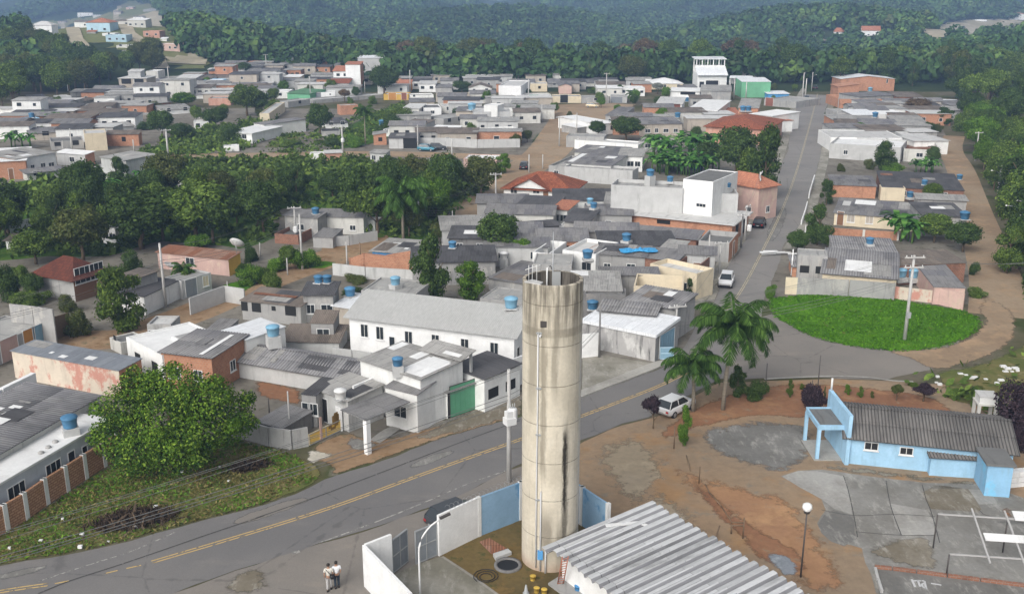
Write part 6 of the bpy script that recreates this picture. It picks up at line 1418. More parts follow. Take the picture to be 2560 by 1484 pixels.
FH('grey low wall house left of the tall cream house',(462,1295),(762,1278),(760,1240),yb=1372,roof='flat',par=.3,w='cement',r='slab_dark',win='F2h')
FH('white garage house with grey roof at the far town edge',(1618,712),(1790,700),(1800,648),yb=808,roof='shed',rise=.6,w='white',r='slab_pale',win='',wins=[('F',.3,.1,2.8,2.4,'g'),('F',.75,.1,2.6,2.4,'g','gate_grey')])
FH('house with brown sheet roof beside the blue two level house',(1772,720),(1925,690),(1932,655),yb=805,roof='shed',rise=.4,w='white',r='fibro_brown',win='F1')
FH('bright sky blue upper house in the far left rows',(1842,738),(2012,722),(2005,700),yb=825,roof='flat',par=.2,w='skyblue',r='slab_white')
FH('lower sky blue front room under the bright blue house',(1942,822),(2035,818),(2030,805),yb=890,roof='flat',par=.1,w='skyblue',r='slab_pale',win='F1d')
FH('house with big cream side wall next to the bright blue house',(2030,815),(2178,720),(2080,712),yb=880,roof='flat',par=.2,w='cream',r='slab_pale',win='')
FH('bare brick tower house at the far town edge',(1955,600),(2065,592),(2060,568),yb=652,roof='shed',rise=.8,w='brick',r='fibro',win='')
FH('grey house behind the bare brick tower house',(2065,695),(2240,690),(2235,662),yb=730,roof='shed',w='cement',r='fibro_dark',win='')
FH('small orange brick house behind the dark far tree',(2252,562),(2358,558),(2352,545),yb=612,roof='flat',par=.2,w='brick',r='slab',win='')
FH('salmon house with plastered lower wall below the blue houses',(1902,900),(2102,898),(2095,878),yb=965,roof='flat',par=.2,w='salmon',r='slab',win='')
FH('tiny white house beside the bright green round tree',(1792,868),(1930,862),(1925,845),yb=902,roof='shed',w='white',r='fibro',win='F1')
FH('white house with wide garage right of the blue front room',(2042,862),(2225,852),(2220,800),yb=898,roof='shed',rise=.5,w='white',r='fibro',win='F1g')
FH('white two level house with slab terrace left of the grassy slope',(2065,1210),(2300,1222),(2405,1150),yb=1300,roof='flat',par=0,ov=.3,w='white',r='slab_white',near=True,win='',wins=[('F',.2,.9,2.0,1.6,'h'),('F',.7,1.0,1.2,1.1)])
FH('small white house between two dense trees',(1767,1112),(1902,1108),(1898,1092),yb=1195,roof='flat',par=.2,w='white',r='slab_pale',win='F2')
FH('tiny white house behind the dense round tree',(1782,1042),(1878,1038),(1872,1028),yb=1085,roof='flat',par=.1,w='offwhite',r='slab',win='F1')
FH('low white wall house under the left grassy slope',(2042,1335),(2182,1330),(2178,1315),yb=1372,roof='flat',par=.1,w='white',r='slab_white',win='')
crop(1,0)
FH('long white house with grey roof, brick end and four windows at the left edge',(135,140),(505,78),(400,5),h=3.6,roof='shed',rise=.4,w='white',r='fibro_pale',L='brick',near=True,win='F4')
FH('bare brick end house with white sheet roof at the left edge',(-60,165),(230,150),(130,35),h=3.4,roof='shed',rise=.4,w='brick',r='slab_white',near=True,win='')
FH('white roofed house with brick end right of the four window house',(512,78),(775,98),(890,72),yb=190,roof='shed',rise=.3,w='cement_pale',r='slab_white',Rt='brick',near=True,win='F1')
FH('low dark grey roofed house below the four window house',(245,268),(570,232),(745,185),yb=340,roof='shed',rise=.3,ov=.5,w='offwhite',r='fibro',near=True,win='F2')
FH('white two storey house with arched windows at the dirt street',(1165,165),(1392,92),(1310,62),yb=268,roof='flat',par=.2,w='white',r='slab',L='brick',near=True,win='F5')
FH('grey shed below the arched window house',(830,232),(945,242),(955,215),yb=300,roof='shed',w='cement',r='fibro_pale',near=True,win='',nm='shed')
FH('grey roofed back part of the arched window house',(920,120),(1150,150),(1230,70),h=4.5,roof='shed',rise=.2,w='cement_pale',r='slab',near=True,win='')
FH('white slab roof half hidden in the grove',(1620,335),(1760,345),(1800,315),h=2.4,roof='flat',par=.1,w='white',r='slab_white',near=True,win='')
crop(0,1)
FH('long white house with cream trim on the grassy slope',(-20,1125),(75,1140),(270,1062),yb=1230,roof='shed',rise=.3,w='white',r='fibro',near=True,win='F1')
FH('grey block terrace house stepping down the slope',(292,930),(492,905),(490,885),yb=985,roof='flat',par=.2,w='cement',r='slab',win='F1h')
FH('cream walled low house beside the grey block terrace house',(120,1035),(262,935),(200,930),h=2.6,roof='flat',par=.2,w='cream',r='slab_pale',win='')
FH('white house left of the green porch',(138,835),(300,850),(300,815),yb=900,roof='flat',par=.2,w='white',r='slab_white',win='F1')
FH('house with dark green porch roof',(285,852),(492,862),(488,812),yb=910,roof='shed',rise=.7,w='green',r='green_roof',win='')
FH('tall white house with pinkish clay tile top roof',(705,650),(925,658),(958,592),yb=800,roof='shed',rise=1.2,ov=.4,w='white_clean',r='clay_light',win='F3v',wins=[])
FH('clay roofed veranda on white posts below the tall white house',(655,762),(845,772),(905,712),yb=860,roof='shed',rise=.8,ov=.3,w='white',r='clay',win='F2h')
FH('white street front wall house with small window',(502,845),(720,842),(715,828),yb=912,roof='flat',par=.3,w='white_clean',r='slab_pale',win='',wins=[('F',.2,.2,3.2,2.0,'g','gate_grey'),('F',.8,1.4,.6,.5)])
FH('brick upper house behind the clay tile top roof',(815,590),(950,598),(955,530),h=8.2,roof='shed',w='white_clean',Rt='brick',r='clay_light',win='')
FH('house with bright white double roof behind the tall white house',(928,530),(1155,522),(1150,492),h=8.5,roof='shed',rise=.4,w='cement_pale',r='zinc_white',win='')
FH('pale grey house right of the bright white double roof',(968,582),(1212,588),(1205,550),yb=665,roof='shed',rise=.3,w='cement_pale',r='fibro_pale',win='F1')
FH('grey house with flat top beside the small lawn',(198,590),(440,580),(436,550),yb=650,roof='shed',w='cement',r='fibro',win='F2')
FH('house with white overhanging slab beside the small lawn',(440,598),(536,598),(532,580),yb=645,roof='flat',par=0,ov=.6,w='cement',r='slab_white',win='')
FH('cream house with white roof and arched windows',(262,705),(400,715),(480,675),yb=778,roof='shed',rise=.3,w='cream',r='slab_white',win='F2')
FH('low grey roofs left of the cream arched house',(-30,705),(200,690),(205,662),yb=760,roof='shed',w='cement',r='fibro',win='F2')
FH('small grey house beside the cream arched house',(478,700),(570,695),(565,680),yb=750,roof='flat',par=.2,w='cement_pale',r='slab',win='F1')
FH('narrow orange two storey house with clay roof',(1298,770),(1408,772),(1415,712),yb=842,roof='shed',rise=.8,w='orange',r='clay_light',win='F2')
FH('yellow and orange street wall house with two gates',(1165,862),(1392,862),(1388,842),yb=915,roof='flat',par=.3,w='yellow',r='slab_pale',win='',wins=[('F',.35,.1,2.4,2.2,'g','orange_door'),('F',.82,.1,1.6,2.2,'g','red_brown')])
FH('white two storey house with grey roof right of the narrow orange house',(1488,768),(1640,765),(1705,712),yb=842,roof='shed',rise=.4,w='white_clean',r='slab_pale',win='F2')
FH('long grey roof running back from the white two storey house',(1640,800),(1790,790),(1850,690),yb=850,roof='shed',rise=.4,w='cement',r='fibro',win='')
FH('grey roofs behind the narrow orange house',(1430,730),(1600,720),(1630,690),yb=790,roof='shed',w='cement_pale',r='fibro',win='F1')
FH('low pale house at the wood edge behind the orange house',(1310,690),(1560,685),(1590,650),yb=730,roof='shed',rise=.4,w='offwhite',r='fibro_brown',win='F2')
FH('white street front with grey gate right of the yellow wall',(1412,872),(1622,868),(1618,850),yb=922,roof='flat',par=.3,w='white',r='slab',win='',wins=[('F',.15,1.2,.8,.8),('F',.75,.1,2.6,2.2,'g','gate_grey')])
FH('earth coloured street wall house with brown gate',(1642,858),(2010,860),(2005,845),yb=935,roof='flat',par=.3,w='beige',r='slab',win='',wins=[('F',.28,.1,2.6,2.6,'g','red_brown')])
FH('white cottage with white gable at the wide dirt square',(1942,805),(2150,812),(2225,745),yb=858,roof='gableY',rise=1.2,w='white',r='fibro_brown',win='F2')
FH('house with brown hip roof at the wood edge',(2085,702),(2405,715),(2395,672),yb=745,roof='hip',rise=1.6,w='offwhite',r='fibro_brown',win='')
FH('white two storey house with dark balcony at the dirt square',(2215,782),(2420,785),(2415,735),yb=932,roof='flat',par=.2,w='white_clean',r='slab_pale',win='F2')
FH('long low slab and wall behind the orange brick shed',(528,912),(1160,862),(1150,845),yb=945,roof='flat',par=.3,w='cement',r='slab_pale',win='')
FH('plain orange brick shed above the tall palm',(768,965),(930,958),(925,945),yb=1052,roof='flat',par=.1,w='brick',r='slab',win='',nm='shed')
FH('small white fronted house with dark sloping roof in the gully',(640,1130),(840,1120),(900,1065),yb=1175,roof='shed',rise=.5,w='white',r='fibro_dark',near=True,win='F2')
FH('low grey house under the small gully house',(600,1200),(770,1195),(780,1170),yb=1250,roof='flat',par=.2,w='cement',r='slab_dark',near=True,win='')
FH('pale house with flat sheet roof on the terrace',(1342,990),(1490,992),(1550,948),yb=1075,roof='shed',rise=.3,w='offwhite',r='slab_pale',near=True,win='F2')
FH('white house with black topped slab on the terrace',(1530,985),(1692,982),(1690,950),yb=1068,roof='flat',par=.2,w='white_clean',r='slab_dark',near=True,win='F1')
FH('small pale house at the end of the terrace',(1700,972),(1812,970),(1830,945),yb=1035,roof='flat',par=.1,w='offwhite',r='slab_pale',near=True,win='F1v')
FH('large blank grey two storey block with white slab top',(1982,1022),(2325,1020),(2360,985),yb=1155,roof='flat',par=.3,w='cement_pale',r='slab_pale',near=True,win='')
FH('white room on top of the large blank grey block',(2080,960),(2205,965),(2200,945),h=5.3,roof='flat',par=.1,w='white',r='slab_white',win='')
FH('dim grey house with dark openings left of the large blank block',(1712,1085),(1985,1050),(1980,1012),yb=1150,roof='flat',par=.2,w='cement',r='slab',near=True,win='F3h')
FH('white house corner with two windows above the brick shed',(1162,1180),(1270,1185),(1268,1150),yb=1245,roof='flat',par=.2,w='white',r='slab_pale',near=True,win='F2')
FH('house with brown grey sheet roof behind the white corner house',(1270,1165),(1465,1172),(1480,1090),yb=1225,roof='shed',rise=.4,w='cement_pale',r='fibro_brown',near=True,win='F2')
FH('small orange brick house at the end of the dirt street',(1072,1232),(1190,1230),(1185,1205),yb=1325,roof='shedL',rise=.4,w='brick',r='slab',near=True,win='F1h')
FH('grey carport house with dark opening and parked car',(1212,1262),(1475,1262),(1470,1215),yb=1358,roof='shed',rise=.3,w='cement_pale',r='fibro_dark',near=True,win='',wins=[('F',.75,.05,3.2,2.2,'h')])
FH('house with white sheet roof over dark walls',(1592,1190),(1822,1195),(1842,1148),yb=1245,roof='shed',rise=.3,w='cement',r='slab_white',near=True,win='F2h')
FH('two windowed white cement house with white flat roof',(1912,1205),(2180,1205),(2175,1165),yb=1280,roof='flat',par=.15,w='offwhite',r='slab_white',near=True,win='',wins=[('F',.2,.9,1.5,.9,'h'),('F',.6,.9,1.5,.9,'h')])
FH('stepped white walls right of the two windowed cement house',(2185,1190),(2411,1180),(2405,1150),yb=1290,roof='flat',par=.4,w='white',r='slab_pale',near=True,win='F2')
muro('yard_wall','long pale yard wall along the dirt street',[(1490,1335),(1730,1338),(2020,1352),(2411,1345)],yb=1258,m='cement_pale')
FH('pink shed with cream top below the dirt street',(632,1400),(780,1395),(775,1372),yb=1480,roof='shed',rise=.2,w='salmon',r='slab_pale',near=True,win='',nm='shed')
FH('white shed half hidden by trees below the dirt street',(490,1402),(620,1400),(615,1385),yb=1470,roof='flat',par=.1,w='white',r='slab_pale',near=True,win='',nm='shed')
FH('pale hut below the dirt street',(1040,1395),(1182,1400),(1195,1370),yb=1500,roof='shed',rise=.2,w='cement_pale',r='fibro_pale',near=True,win='F2v',nm='shed')
FH('long salmon house with white flat roof below the dirt street',(1895,1448),(2200,1455),(2160,1412),yb=1560,roof='flat',par=.1,w='pink',r='slab_white',near=True,win='')
crop(1,1)
FH('low grey and pale sheet roof among the trees below the dirt street',(1370,225),(1640,240),(1760,140),h=2.4,roof='shed',rise=.2,w='cement',r='fibro_pale',near=True,win='')
crop(0,2)
FH('salmon house with curved front at the wood edge',(95,700),(300,690),(305,660),yb=745,roof='flat',par=.3,w='salmon',r='slab_pale',win='F1')
FH('wide dark grey roofed house at the wood edge',(330,765),(600,755),(580,688),yb=800,roof='shed',rise=.8,w='cement',r='fibro',win='F2')
FH('grey roofed houses right of the wide dark grey roof',(590,760),(955,740),(965,695),yb=790,roof='shed',rise=.5,w='offwhite',r='fibro',win='F3')
FH('cream and salmon house with recessed front',(165,765),(322,752),(325,738),yb=838,roof='flat',par=.2,w='cream',r='slab_pale',win='F1h')
FH('row of white garages with green and white gates',(0,872),(362,868),(360,848),yb=942,roof='flat',par=.3,w='offwhite',r='slab_pale',win='',wins=[('F',.2,.1,2.6,2.3,'g','gate_white'),('F',.54,.1,3.0,2.3,'g','gate_green'),('F',.8,.1,3.2,2.3,'g','gate_white')])
FH('pink gable house behind the yellow gate garages',(432,785),(545,790),(540,765),yb=858,roof='gableY',rise=.7,w='pink',r='fibro',win='')
FH('garages with a black and a yellow gate',(372,880),(632,880),(630,862),yb=942,roof='flat',par=.2,w='cream',r='slab',win='',wins=[('F',.40,.1,2.4,2.4,'g','black'),('F',.82,.1,2.9,2.5,'g','gate_yellow')])
FH('grey street wall house right of the yellow gate',(635,892),(890,892),(888,870),yb=945,roof='flat',par=.2,w='cement',r='slab',win='F1v')
FH('white roofed house behind the grey street wall',(782,808),(1005,800),(1035,762),yb=882,roof='shed',rise=.3,w='offwhite',r='slab_white',win='F2')
FH('white house with flat white roof beside the grey bare tree',(985,805),(1215,800),(1270,762),yb=880,roof='flat',par=.1,w='white',r='slab_white',win='F3')
FH('small grey gated front in the corner of the dirt square',(895,888),(1050,890),(1055,862),yb=940,roof='flat',par=.2,w='cement_pale',r='slab',win='',wins=[('F',.4,.1,3.6,1.8,'g','gate_grey')])
FH('cream house with broad white hip roof near the top of the town',(1258,765),(1560,775),(1632,722),yb=818,roof='hip',rise=1.6,w='cream',r='slab_white',win='F3')
FH('grey roofed house right of the broad white hip roof',(1540,798),(1690,792),(1700,710),yb=830,roof='shed',rise=.3,w='cement',r='fibro',win='')
tb=FH('white three storey house with open roof terrace, tallest in the town',(1698,670),(1965,672),(2085,605),yb=805,roof='flat',par=.1,w='white_clean',r='slab_white',win='',wins=[('F',.15,.2,1.6,2.0,'g','black'),('F',.5,.2,4.4,2.4,'h'),('F',.2,4.2,1.8,1.6,'h'),('F',.5,4.2,2.2,1.6,'h'),('F',.82,4.2,1.6,1.6,'h')])
def terrace():
    _,W,D,h,zt=INFO[tb.name];mb=MB();mb.slab([(-.3,-1.0,h-.6),(W+.2,-1.0,h-.6),(W+.2,D*.45,h+2.0),(-.3,D*.45,h+2.0)],.12);mb.build('awning_roof','zinc_white',tb)
    for i in range(6):
        for y in(D*.45,D-.2):x=.2+(W-.4)*i/5;mb=MB();mb.box(x-.15,y-.15,h,x+.15,y+.15,h+4.6);mb.build('terrace_post','white_clean',tb)
    mb=MB();mb.box(0,D*.45-.1,h,W,D*.45+.1,h+2.4);mb.box(0,D-.1,h,W,D+.1,h+2.2);mb.build('terrace_wall','white',tb)
    mb=MB();mb.slab([(-.6,D*.4,h+4.7),(W+.4,D*.4,h+4.7),(W+.4,D+.6,h+5.1),(-.6,D+.6,h+5.1)],.25);mb.build('terrace_roof','zinc_white',tb)
terrace()
FH('grey rounded roof house right of the tallest white house',(1985,700),(2230,712),(2292,660),yb=765,roof='hip',rise=1.6,w='white',r='fibro',win='F2')
canopy('canopy','thin white canopy roof in front of the grey rounded roof house',(1990,712),(2190,716),(2180,695),4.2,.2,'zinc_white',cat='canopy')
FH('white two storey house with long black window',(1445,832),(1715,838),(1730,808),yb=910,roof='flat',par=0,ov=.5,w='white_clean',r='slab_white',win='',wins=[('F',.6,1.6,4.6,.9,'h')])
FH('grey weathered roofs behind the bare yard poles',(1725,830),(2000,835),(2040,780),h=3.2,roof='shed',rise=.5,w='cement',r='fibro_pale',win='')
FH('white house with deep brown recessed balcony',(1328,945),(1550,950),(1690,895),yb=1062,roof='flat',par=0,ov=.4,w='white',r='slab_pale',win='',wins=[('F',.5,1.6,6.5,1.8,'h','')]if False else[('F',.5,1.9,6.0,1.6,'w','red_brown')])
FH('white stair wall house right of the recessed balcony',(1550,1000),(1600,1000),(1692,905),yb=1068,roof='flat',par=.3,w='white_clean',r='slab_white',win='')
FH('white house with pale terrace slab and two wide openings',(1602,1005),(1870,1015),(1950,920),yb=1115,roof='flat',par=0,ov=.3,w='white',r='slab_white',win='',wins=[('F',.25,1.2,3.4,1.4,'w','red_brown'),('F',.72,1.2,3.2,1.4,'w','red_brown')])
FH('orange brick house with clay slope beside the blue tank pair',(1882,1048),(2085,1050),(2080,985),yb=1085,roof='shed',rise=.5,w='brick',r='clay_light',win='F2h')
FH('house with grey sheet roof behind the blue tank pair',(2070,985),(2250,990),(2290,905),h=4.2,roof='shed',rise=.3,w='brick',r='fibro_pale',win='')
FH('white house with peach sloping roof edge at the street',(2165,1062),(2411,1118),(2420,1080),yb=1150,roof='shedL',rise=.3,w='white',r='clay_light',near=True,win='')
FH('white sheet roof house behind the peach roof edge',(2175,1040),(2380,1062),(2411,1000),h=4.0,roof='shed',rise=.2,w='white',r='slab_white',win='')
FH('beige two storey house with dark weathered roof',(1195,1135),(1555,1130),(1582,1072),yb=1252,roof='shed',rise=.4,w='beige',r='fibro',near=True,win='F4')
FH('house with red brown hip roof and solar panel by the trees',(1772,1155),(2330,1185),(2260,1085),yb=1300,roof='hip',rise=1.8,ov=.6,w='salmon',r='clay',near=True,win='F3')
FH('small grey house with white roof beside the left banana shrubs',(595,1168),(720,1150),(740,1100),yb=1225,roof='shed',rise=.3,w='cement',r='slab_white',near=True,win='F1')
FH('low house with two white roof strips above the shrubs',(805,1135),(960,1120),(1035,1012),h=2.6,roof='shed',rise=.2,w='white',r='slab_white',near=True,win='')
FH('grey roofed terrace houses at the edge of the dirt square',(855,1055),(1000,1060),(1105,980),h=2.8,roof='shed',rise=.2,w='cement',r='fibro',near=True,win='')
FH('long white blank wall house above the ribbed roofs',(572,1278),(1152,1320),(1150,1290),yb=1358,roof='flat',par=.2,w='white',r='slab_pale',near=True,win='')
FH('grey wall house behind the long white blank wall',(495,1242),(842,1252),(842,1222),yb=1345,roof='flat',par=.2,w='cement',r='slab',near=True,win='')
FH('round walled grey yard shed beside the palms',(1155,1290),(1470,1300),(1400,1260),h=2.2,roof='flat',par=.2,w='cement',r='slab',near=True,win='',nm='shed')
crop(0,1)
FH('long white farm building glimpsed in the far wood',(145,402),(360,392),(355,384),yb=432,roof='shed',rise=.4,w='white_clean',r='zinc_white',win='')
FH('short white farm building right of the long one in the far wood',(402,395),(478,398),(475,388),yb=412,roof='shed',rise=.3,w='white',r='zinc_white',win='')
crop(0,3)
FH('pale yellow fronted barn at the edge of the far wood',(108,365),(345,372),(340,352),yb=402,roof='shed',rise=.6,w='cream',r='slab_pale',win='',nm='barn')
FH('big pale roofed barn below the bare hill',(400,372),(620,385),(695,330),yb=402,roof='gableY',rise=3,w='beige',r='fibro_pale',win='',nm='barn')
FH('house with orange hip roof beside the big pale barn',(682,292),(800,300),(820,272),yb=318,roof='hip',rise=2.5,w='white',r='clay_light',win='F2')
FH('long white farmhouse with long brown roof below the bare hill',(932,275),(1092,362),(1150,300),h=4.5,roof='gable',rise=2.4,w='white_clean',r='clay_light',win='F4')
FH('low white house right of the long farmhouse',(1272,340),(1350,342),(1348,332),yb=358,roof='flat',par=.1,w='white',r='slab_white',win='')
FH('small bright white shed on the bare hill',(1965,182),(2072,180),(2068,168),yb=192,roof='flat',par=.1,w='white_clean',r='slab_white',win='',nm='shed')
FH('house with pale brown roof at the right end of the bare hill',(2290,128),(2420,135),(2411,108),yb=180,roof='hip',rise=1.8,w='white',r='clay_light',win='F2')
FOOT=[(o.location.x+.5*(W*math.cos(o.rotation_euler.z)-D*math.sin(o.rotation_euler.z)),o.location.y+.5*(W*math.sin(o.rotation_euler.z)+D*math.cos(o.rotation_euler.z)),.42*math.hypot(W,D))for o,W,D,h,zt in INFO.values()]
def keep_clear(pts,r,off=(0,0)):
    P=smooth_poly([Vector(UC(*p)[:2])for p in pts],2,False)
    for a,b in zip(P,P[1:]):
        for i in range(max(1,int((b-a).length/4))):q=a+(b-a)*i/max(1,int((b-a).length/4));FOOT.append((q.x,q.y,r))
src();keep_clear([(1105,572),(1200,512),(1262,458),(1312,420),(1368,385),(1402,335),(1430,290),(1448,262)],4.5);keep_clear([(300,402),(520,390),(870,384),(1330,395)],3.5);keep_clear([(1000,596),(850,630),(700,690),(490,780),(140,850)],3.5);keep_clear([(2386,340),(2402,420),(2452,580),(2495,720)],4);keep_clear([(1400,280),(1560,275)],7);keep_clear([(1815,775),(1900,640),(1985,450),(2044,225)],6)
def pack(poly,n,area,ang,hs=(2.6,3.1),tall=0):
    P=[U(*p)for p in poly];P=[(p.x,p.y)for p in P];xs=[p[0]for p in P];ys=[p[1]for p in P];k=tr=0
    while k<n and tr<9000:
        tr+=1;x,y=random.uniform(min(xs),max(xs)),random.uniform(min(ys),max(ys));W,D=random.uniform(6,11),random.uniform(5,8);r_=.42*math.hypot(W,D)
        if not inside((x,y),P)or any((x-a)**2+(y-b)**2<(r_*.72+c*.8)**2 for a,b,c in FOOT):continue
        FOOT.append((x,y,r_));k+=1;a=R(ang+random.uniform(-6,6));h=random.uniform(*hs)+(2.7 if random.random()<tall else 0);wl,wn=random.choice((('cement','grey'),('white','white'),('offwhite','dull white'),('brick','brick'),('cement_pale','pale grey'),('beige','beige')));rf,rn,sl=random.choice((('fibro','grey sheet','shed'),('fibro_dark','dark sheet','shed'),('fibro_pale','pale sheet','shed'),('slab','grey slab','flat'),('slab_pale','pale slab','flat'),('fibro','grey gabled','gable'),('fibro_brown','brown sheet','shed')))
        lb='%s house with %s roof %s'%(wn,rn,area);ro=root('house',lb,'house',(x-.5*(W*math.cos(a)-D*math.sin(a)),y-.5*(W*math.sin(a)+D*math.cos(a)),Z(x,y)),a,lb)
        rs={'shed':.35,'flat':0,'gable':.8}[sl];z=lambda yy:h+(rs*yy/D if sl=='shed' else rs*(1-abs(2*yy/D-1)));mb=MB();my=[(D/2)]if sl=='gable' else[]
        mb.face([(0,0,-.4),(W,0,-.4),(W,0,z(0)),(0,0,z(0))]);mb.face([(W,D,-.4),(0,D,-.4),(0,D,z(D)),(W,D,z(D))]);mb.face([(W,0,-.4),(W,D,-.4),(W,D,z(D))]+[(W,q,z(q))for q in my]+[(W,0,z(0))]);mb.face([(0,D,-.4),(0,0,-.4),(0,0,z(0))]+[(0,q,z(q))for q in my]+[(0,D,z(D))]);mb.build('wall',wl,ro)
        mb=MB();t=.08;e=[-.3]+my+[D+.3]
        for y0,y1 in zip(e,e[1:]):mb.slab([(-.3,y0,z(max(0,min(D,y0)))+t),(W+.3,y0,z(max(0,min(D,y0)))+t),(W+.3,y1,z(max(0,min(D,y1)))+t),(-.3,y1,z(max(0,min(D,y1)))+t)],.07,0,(1,0,0))
        mb.build('roof',rf,ro)
        for f,u_,zz,w_,h_,kk in parse_win(random.choice(('F2','F1','F3h','F2L1','F1R1')),W,D,h):window(ro,f,W,D,u_,zz,w_,h_,kk,False)
pack([(20,345),(20,285),(150,262),(300,238),(420,215),(640,160),(700,190),(660,250),(560,262),(480,240),(400,262),(330,300),(250,350),(110,352)],85,'among the packed rows at the left',4,tall=.1)
pack([(640,215),(640,170),(880,160),(1000,205),(1300,205),(1640,198),(1640,236),(1560,240),(1400,232),(1000,235),(860,240)],40,'along the far edge of the town',0)
pack([(1000,330),(1040,255),(1330,255),(1360,270),(1330,335),(1270,360),(1050,365)],20,'among the terraces left of the dirt square',2)
pack([(1440,330),(1500,290),(1700,262),(1900,275),(1750,330),(1560,345)],8,'between the dirt square and the street',0)
pack([(2085,330),(2085,285),(2350,270),(2320,330),(2300,400),(2090,400)],18,'in the blocks right of the street',0)
pack([(1270,600),(1330,545),(1480,530),(1880,570),(1850,640),(1700,690),(1300,680)],16,'in the blocks left of the street',-2)
pack([(1110,600),(1260,520),(1330,600),(1280,690),(1130,700)],7,'among bushes left of the water tower',4)
pack([(60,75),(190,45),(290,18),(400,42),(445,125),(390,140),(300,112),(200,95)],16,'on the far left hillside',0)
# ---------------------------------------------------------------- trees and plants
def px(x,y,z):
    a,b,c=x,y*CT-(z-CAMZ)*ST,y*ST+(z-CAMZ)*CT
    return 1280+FPX*a/b,742-FPX*c/b
crop(2,0)
def big_tree():
    p=UC(1560,1690);r=root('leafy_tree','big bushy bright green tree on the verge beside the brick fence','tree',p);L=[];R_=random.Random(4)
    for x,y,z,a,b in((0,0,4.2,2.9,2.6),(-3.0,.4,5.0,2.0,1.7),(-3.6,-.2,3.0,1.7,1.6),(2.6,.8,5.4,2.4,1.9),(4.2,1.2,4.4,1.9,1.7),(.4,.6,6.6,2.3,1.6),(1.2,-1.2,2.6,2.2,1.7),(-1.8,-1.2,2.2,2.0,1.5),(-1.6,.5,6.6,1.7,1.3),(2.4,-.8,3.4,1.8,1.5),(4.6,1.6,3.2,1.4,1.2)):
        L.append((x,y,z,a,b))
        for k in range(5):t=R_.uniform(0,6.28);e=R_.uniform(-.4,1.2);L.append((x+a*.95*math.cos(t)*math.cos(e),y+a*.95*math.sin(t)*math.cos(e),z+b*.95*math.sin(e),a*.34,b*.34))
    C,N=lobes_points(L,40000,.58);N[:,2]+=.35;k=C[:,2]>.25;link('crown',quads_mesh('crown',leaf_quads(C[k],N[k],.125),'leaf_near'),r)
    mb=MB();mb.tube([(0,0,-.2),(.1,0,2),(.3,.1,4.6)],.28,8,r1=.14)
    for x,y,z in((-3,.3,4.6),(2.6,.8,5),(4,1.2,4),(-1.5,-1,2.6)):mb.tube([(.1,0,1.6),(x*.5,y*.5,z*.7),(x,y,z)],.14,6,r1=.04)
    mb.build('trunk','bark',r)
big_tree()
T=tree_t
def TR_(rows):
    for x,yt,yb,w,k,m,lb in rows:T(x,yt,yb,w,k,'leaf_'+m,lb)
crop(1,0)
TR_([(1090,1115,1700,440,'tall','mid','tall leafy tree beside the lane left of the white slab roof'),(745,1440,1740,260,'bush','olive','dark brownish bush beside the plank gate'),
 (330,790,1095,430,'round','mid','round tree in front of the half hidden white house'),(760,575,1060,520,'round','olive','large olive green tree at the left end of the grove'),(2290,1045,1275,250,'bush','bright','bright round bush beside the yellow house end'),
 (1080,120,400,200,'tall','dark','dark slim tree in front of the arched window house'),(1820,800,960,260,'bush','bright','light green shrub behind the rusty roofed salmon house'),(1300,450,960,700,'round','dark','broad dark tree in the middle of the grove'),(1800,380,900,700,'round','mid','broad tree with layered crown in the grove'),
 (60,1050,1420,260,'bush','dark','dark leafy shrubs at the left edge by the veranda house'),(300,1300,1470,330,'bush','mid','low shrubs below the veranda house')])
palm(1690,1320,1130,215,'small young palm in front of the salmon house','' and 0 or 0,seed=2,nf=14,tr=.13)
crop(1,1)
TR_([(215,985,1160,240,'bush','bright','first clipped bright bush of the hedge, leftmost'),(370,930,1140,250,'bush','bright','middle clipped bright bush of the hedge'),(505,915,1110,240,'bush','bright','tallest clipped bright bush of the hedge by the lane'),
 (1620,845,1470,400,'tall','dark','tall dense dark tree right of the blue walled house'),(1940,1060,1440,330,'tall','light','lighter green tree leaning against the tall dense dark tree'),(1690,715,900,260,'round','olive','olive tree behind the tall palm'),(2080,650,750,200,'bush','dark','low bush beside the dark sheet roofed house'),
 (2260,80,270,150,'tall','light','small light tree at the bend of the dirt road'),(2200,640,1060,420,'round','dark','dark tree left of the bright round tree'),(1850,180,420,200,'tall','dark','dark upright tree below the salmon flat roofed house'),(1650,300,700,350,'round','light','light green tree at the right end of the grove'),(950,380,620,420,'round','dark','dark tree in the grove left of the tall palm'),(880,1160,1260,260,'bush','olive','weedy bush in front of the brick walls'),(900,1290,1370,230,'bush','dark','dark shrub beside the flat roof with tanks'),
 (80,1090,1270,200,'bush','mid','round bush beside the hedge near the salmon house')])
palm(1345,880,440,500,'tall shaggy palm with hanging fronds at the lane bend',seed=4,nf=30,tr=.22)
crop(1,2)
TR_([(75,865,1090,250,'round','bright','bright green round tree left of the water tower mast'),(-40,640,850,260,'round','dark','dark tree behind the bright green round tree'),(310,725,840,140,'round','dark','small dark tree beside the long grey slab roof'),(730,795,880,220,'bush','light','weedy green bush behind the stained slab'),(960,1005,1120,260,'bush','olive','overgrown shrub on the weedy roof gap'),(1175,1015,1090,100,'bush','dark','small dark shrub at the weedy roof gap'),
 (100,560,640,120,'bush','olive','brown green bush in front of the grey sheet roof'),(245,530,640,110,'bush','olive','taller olive bush in front of the grey sheet roof'),(650,640,700,110,'bush','mid','green bush growing between dark roofs'),(1610,1225,1420,120,'tall','dark','narrow dark tree on the street sidewalk'),
 (2040,-160,330,430,'round','dark','large dark tree left of the street above the tiled house'),(2290,-170,520,380,'tall','dark','tall dark tree overhanging the left side of the street'),(2190,60,470,330,'round','mid','middle tree of the dark clump at the street'),(1790,-20,260,300,'round','dark','dark tree behind the banana grove')])
crop(1,3)
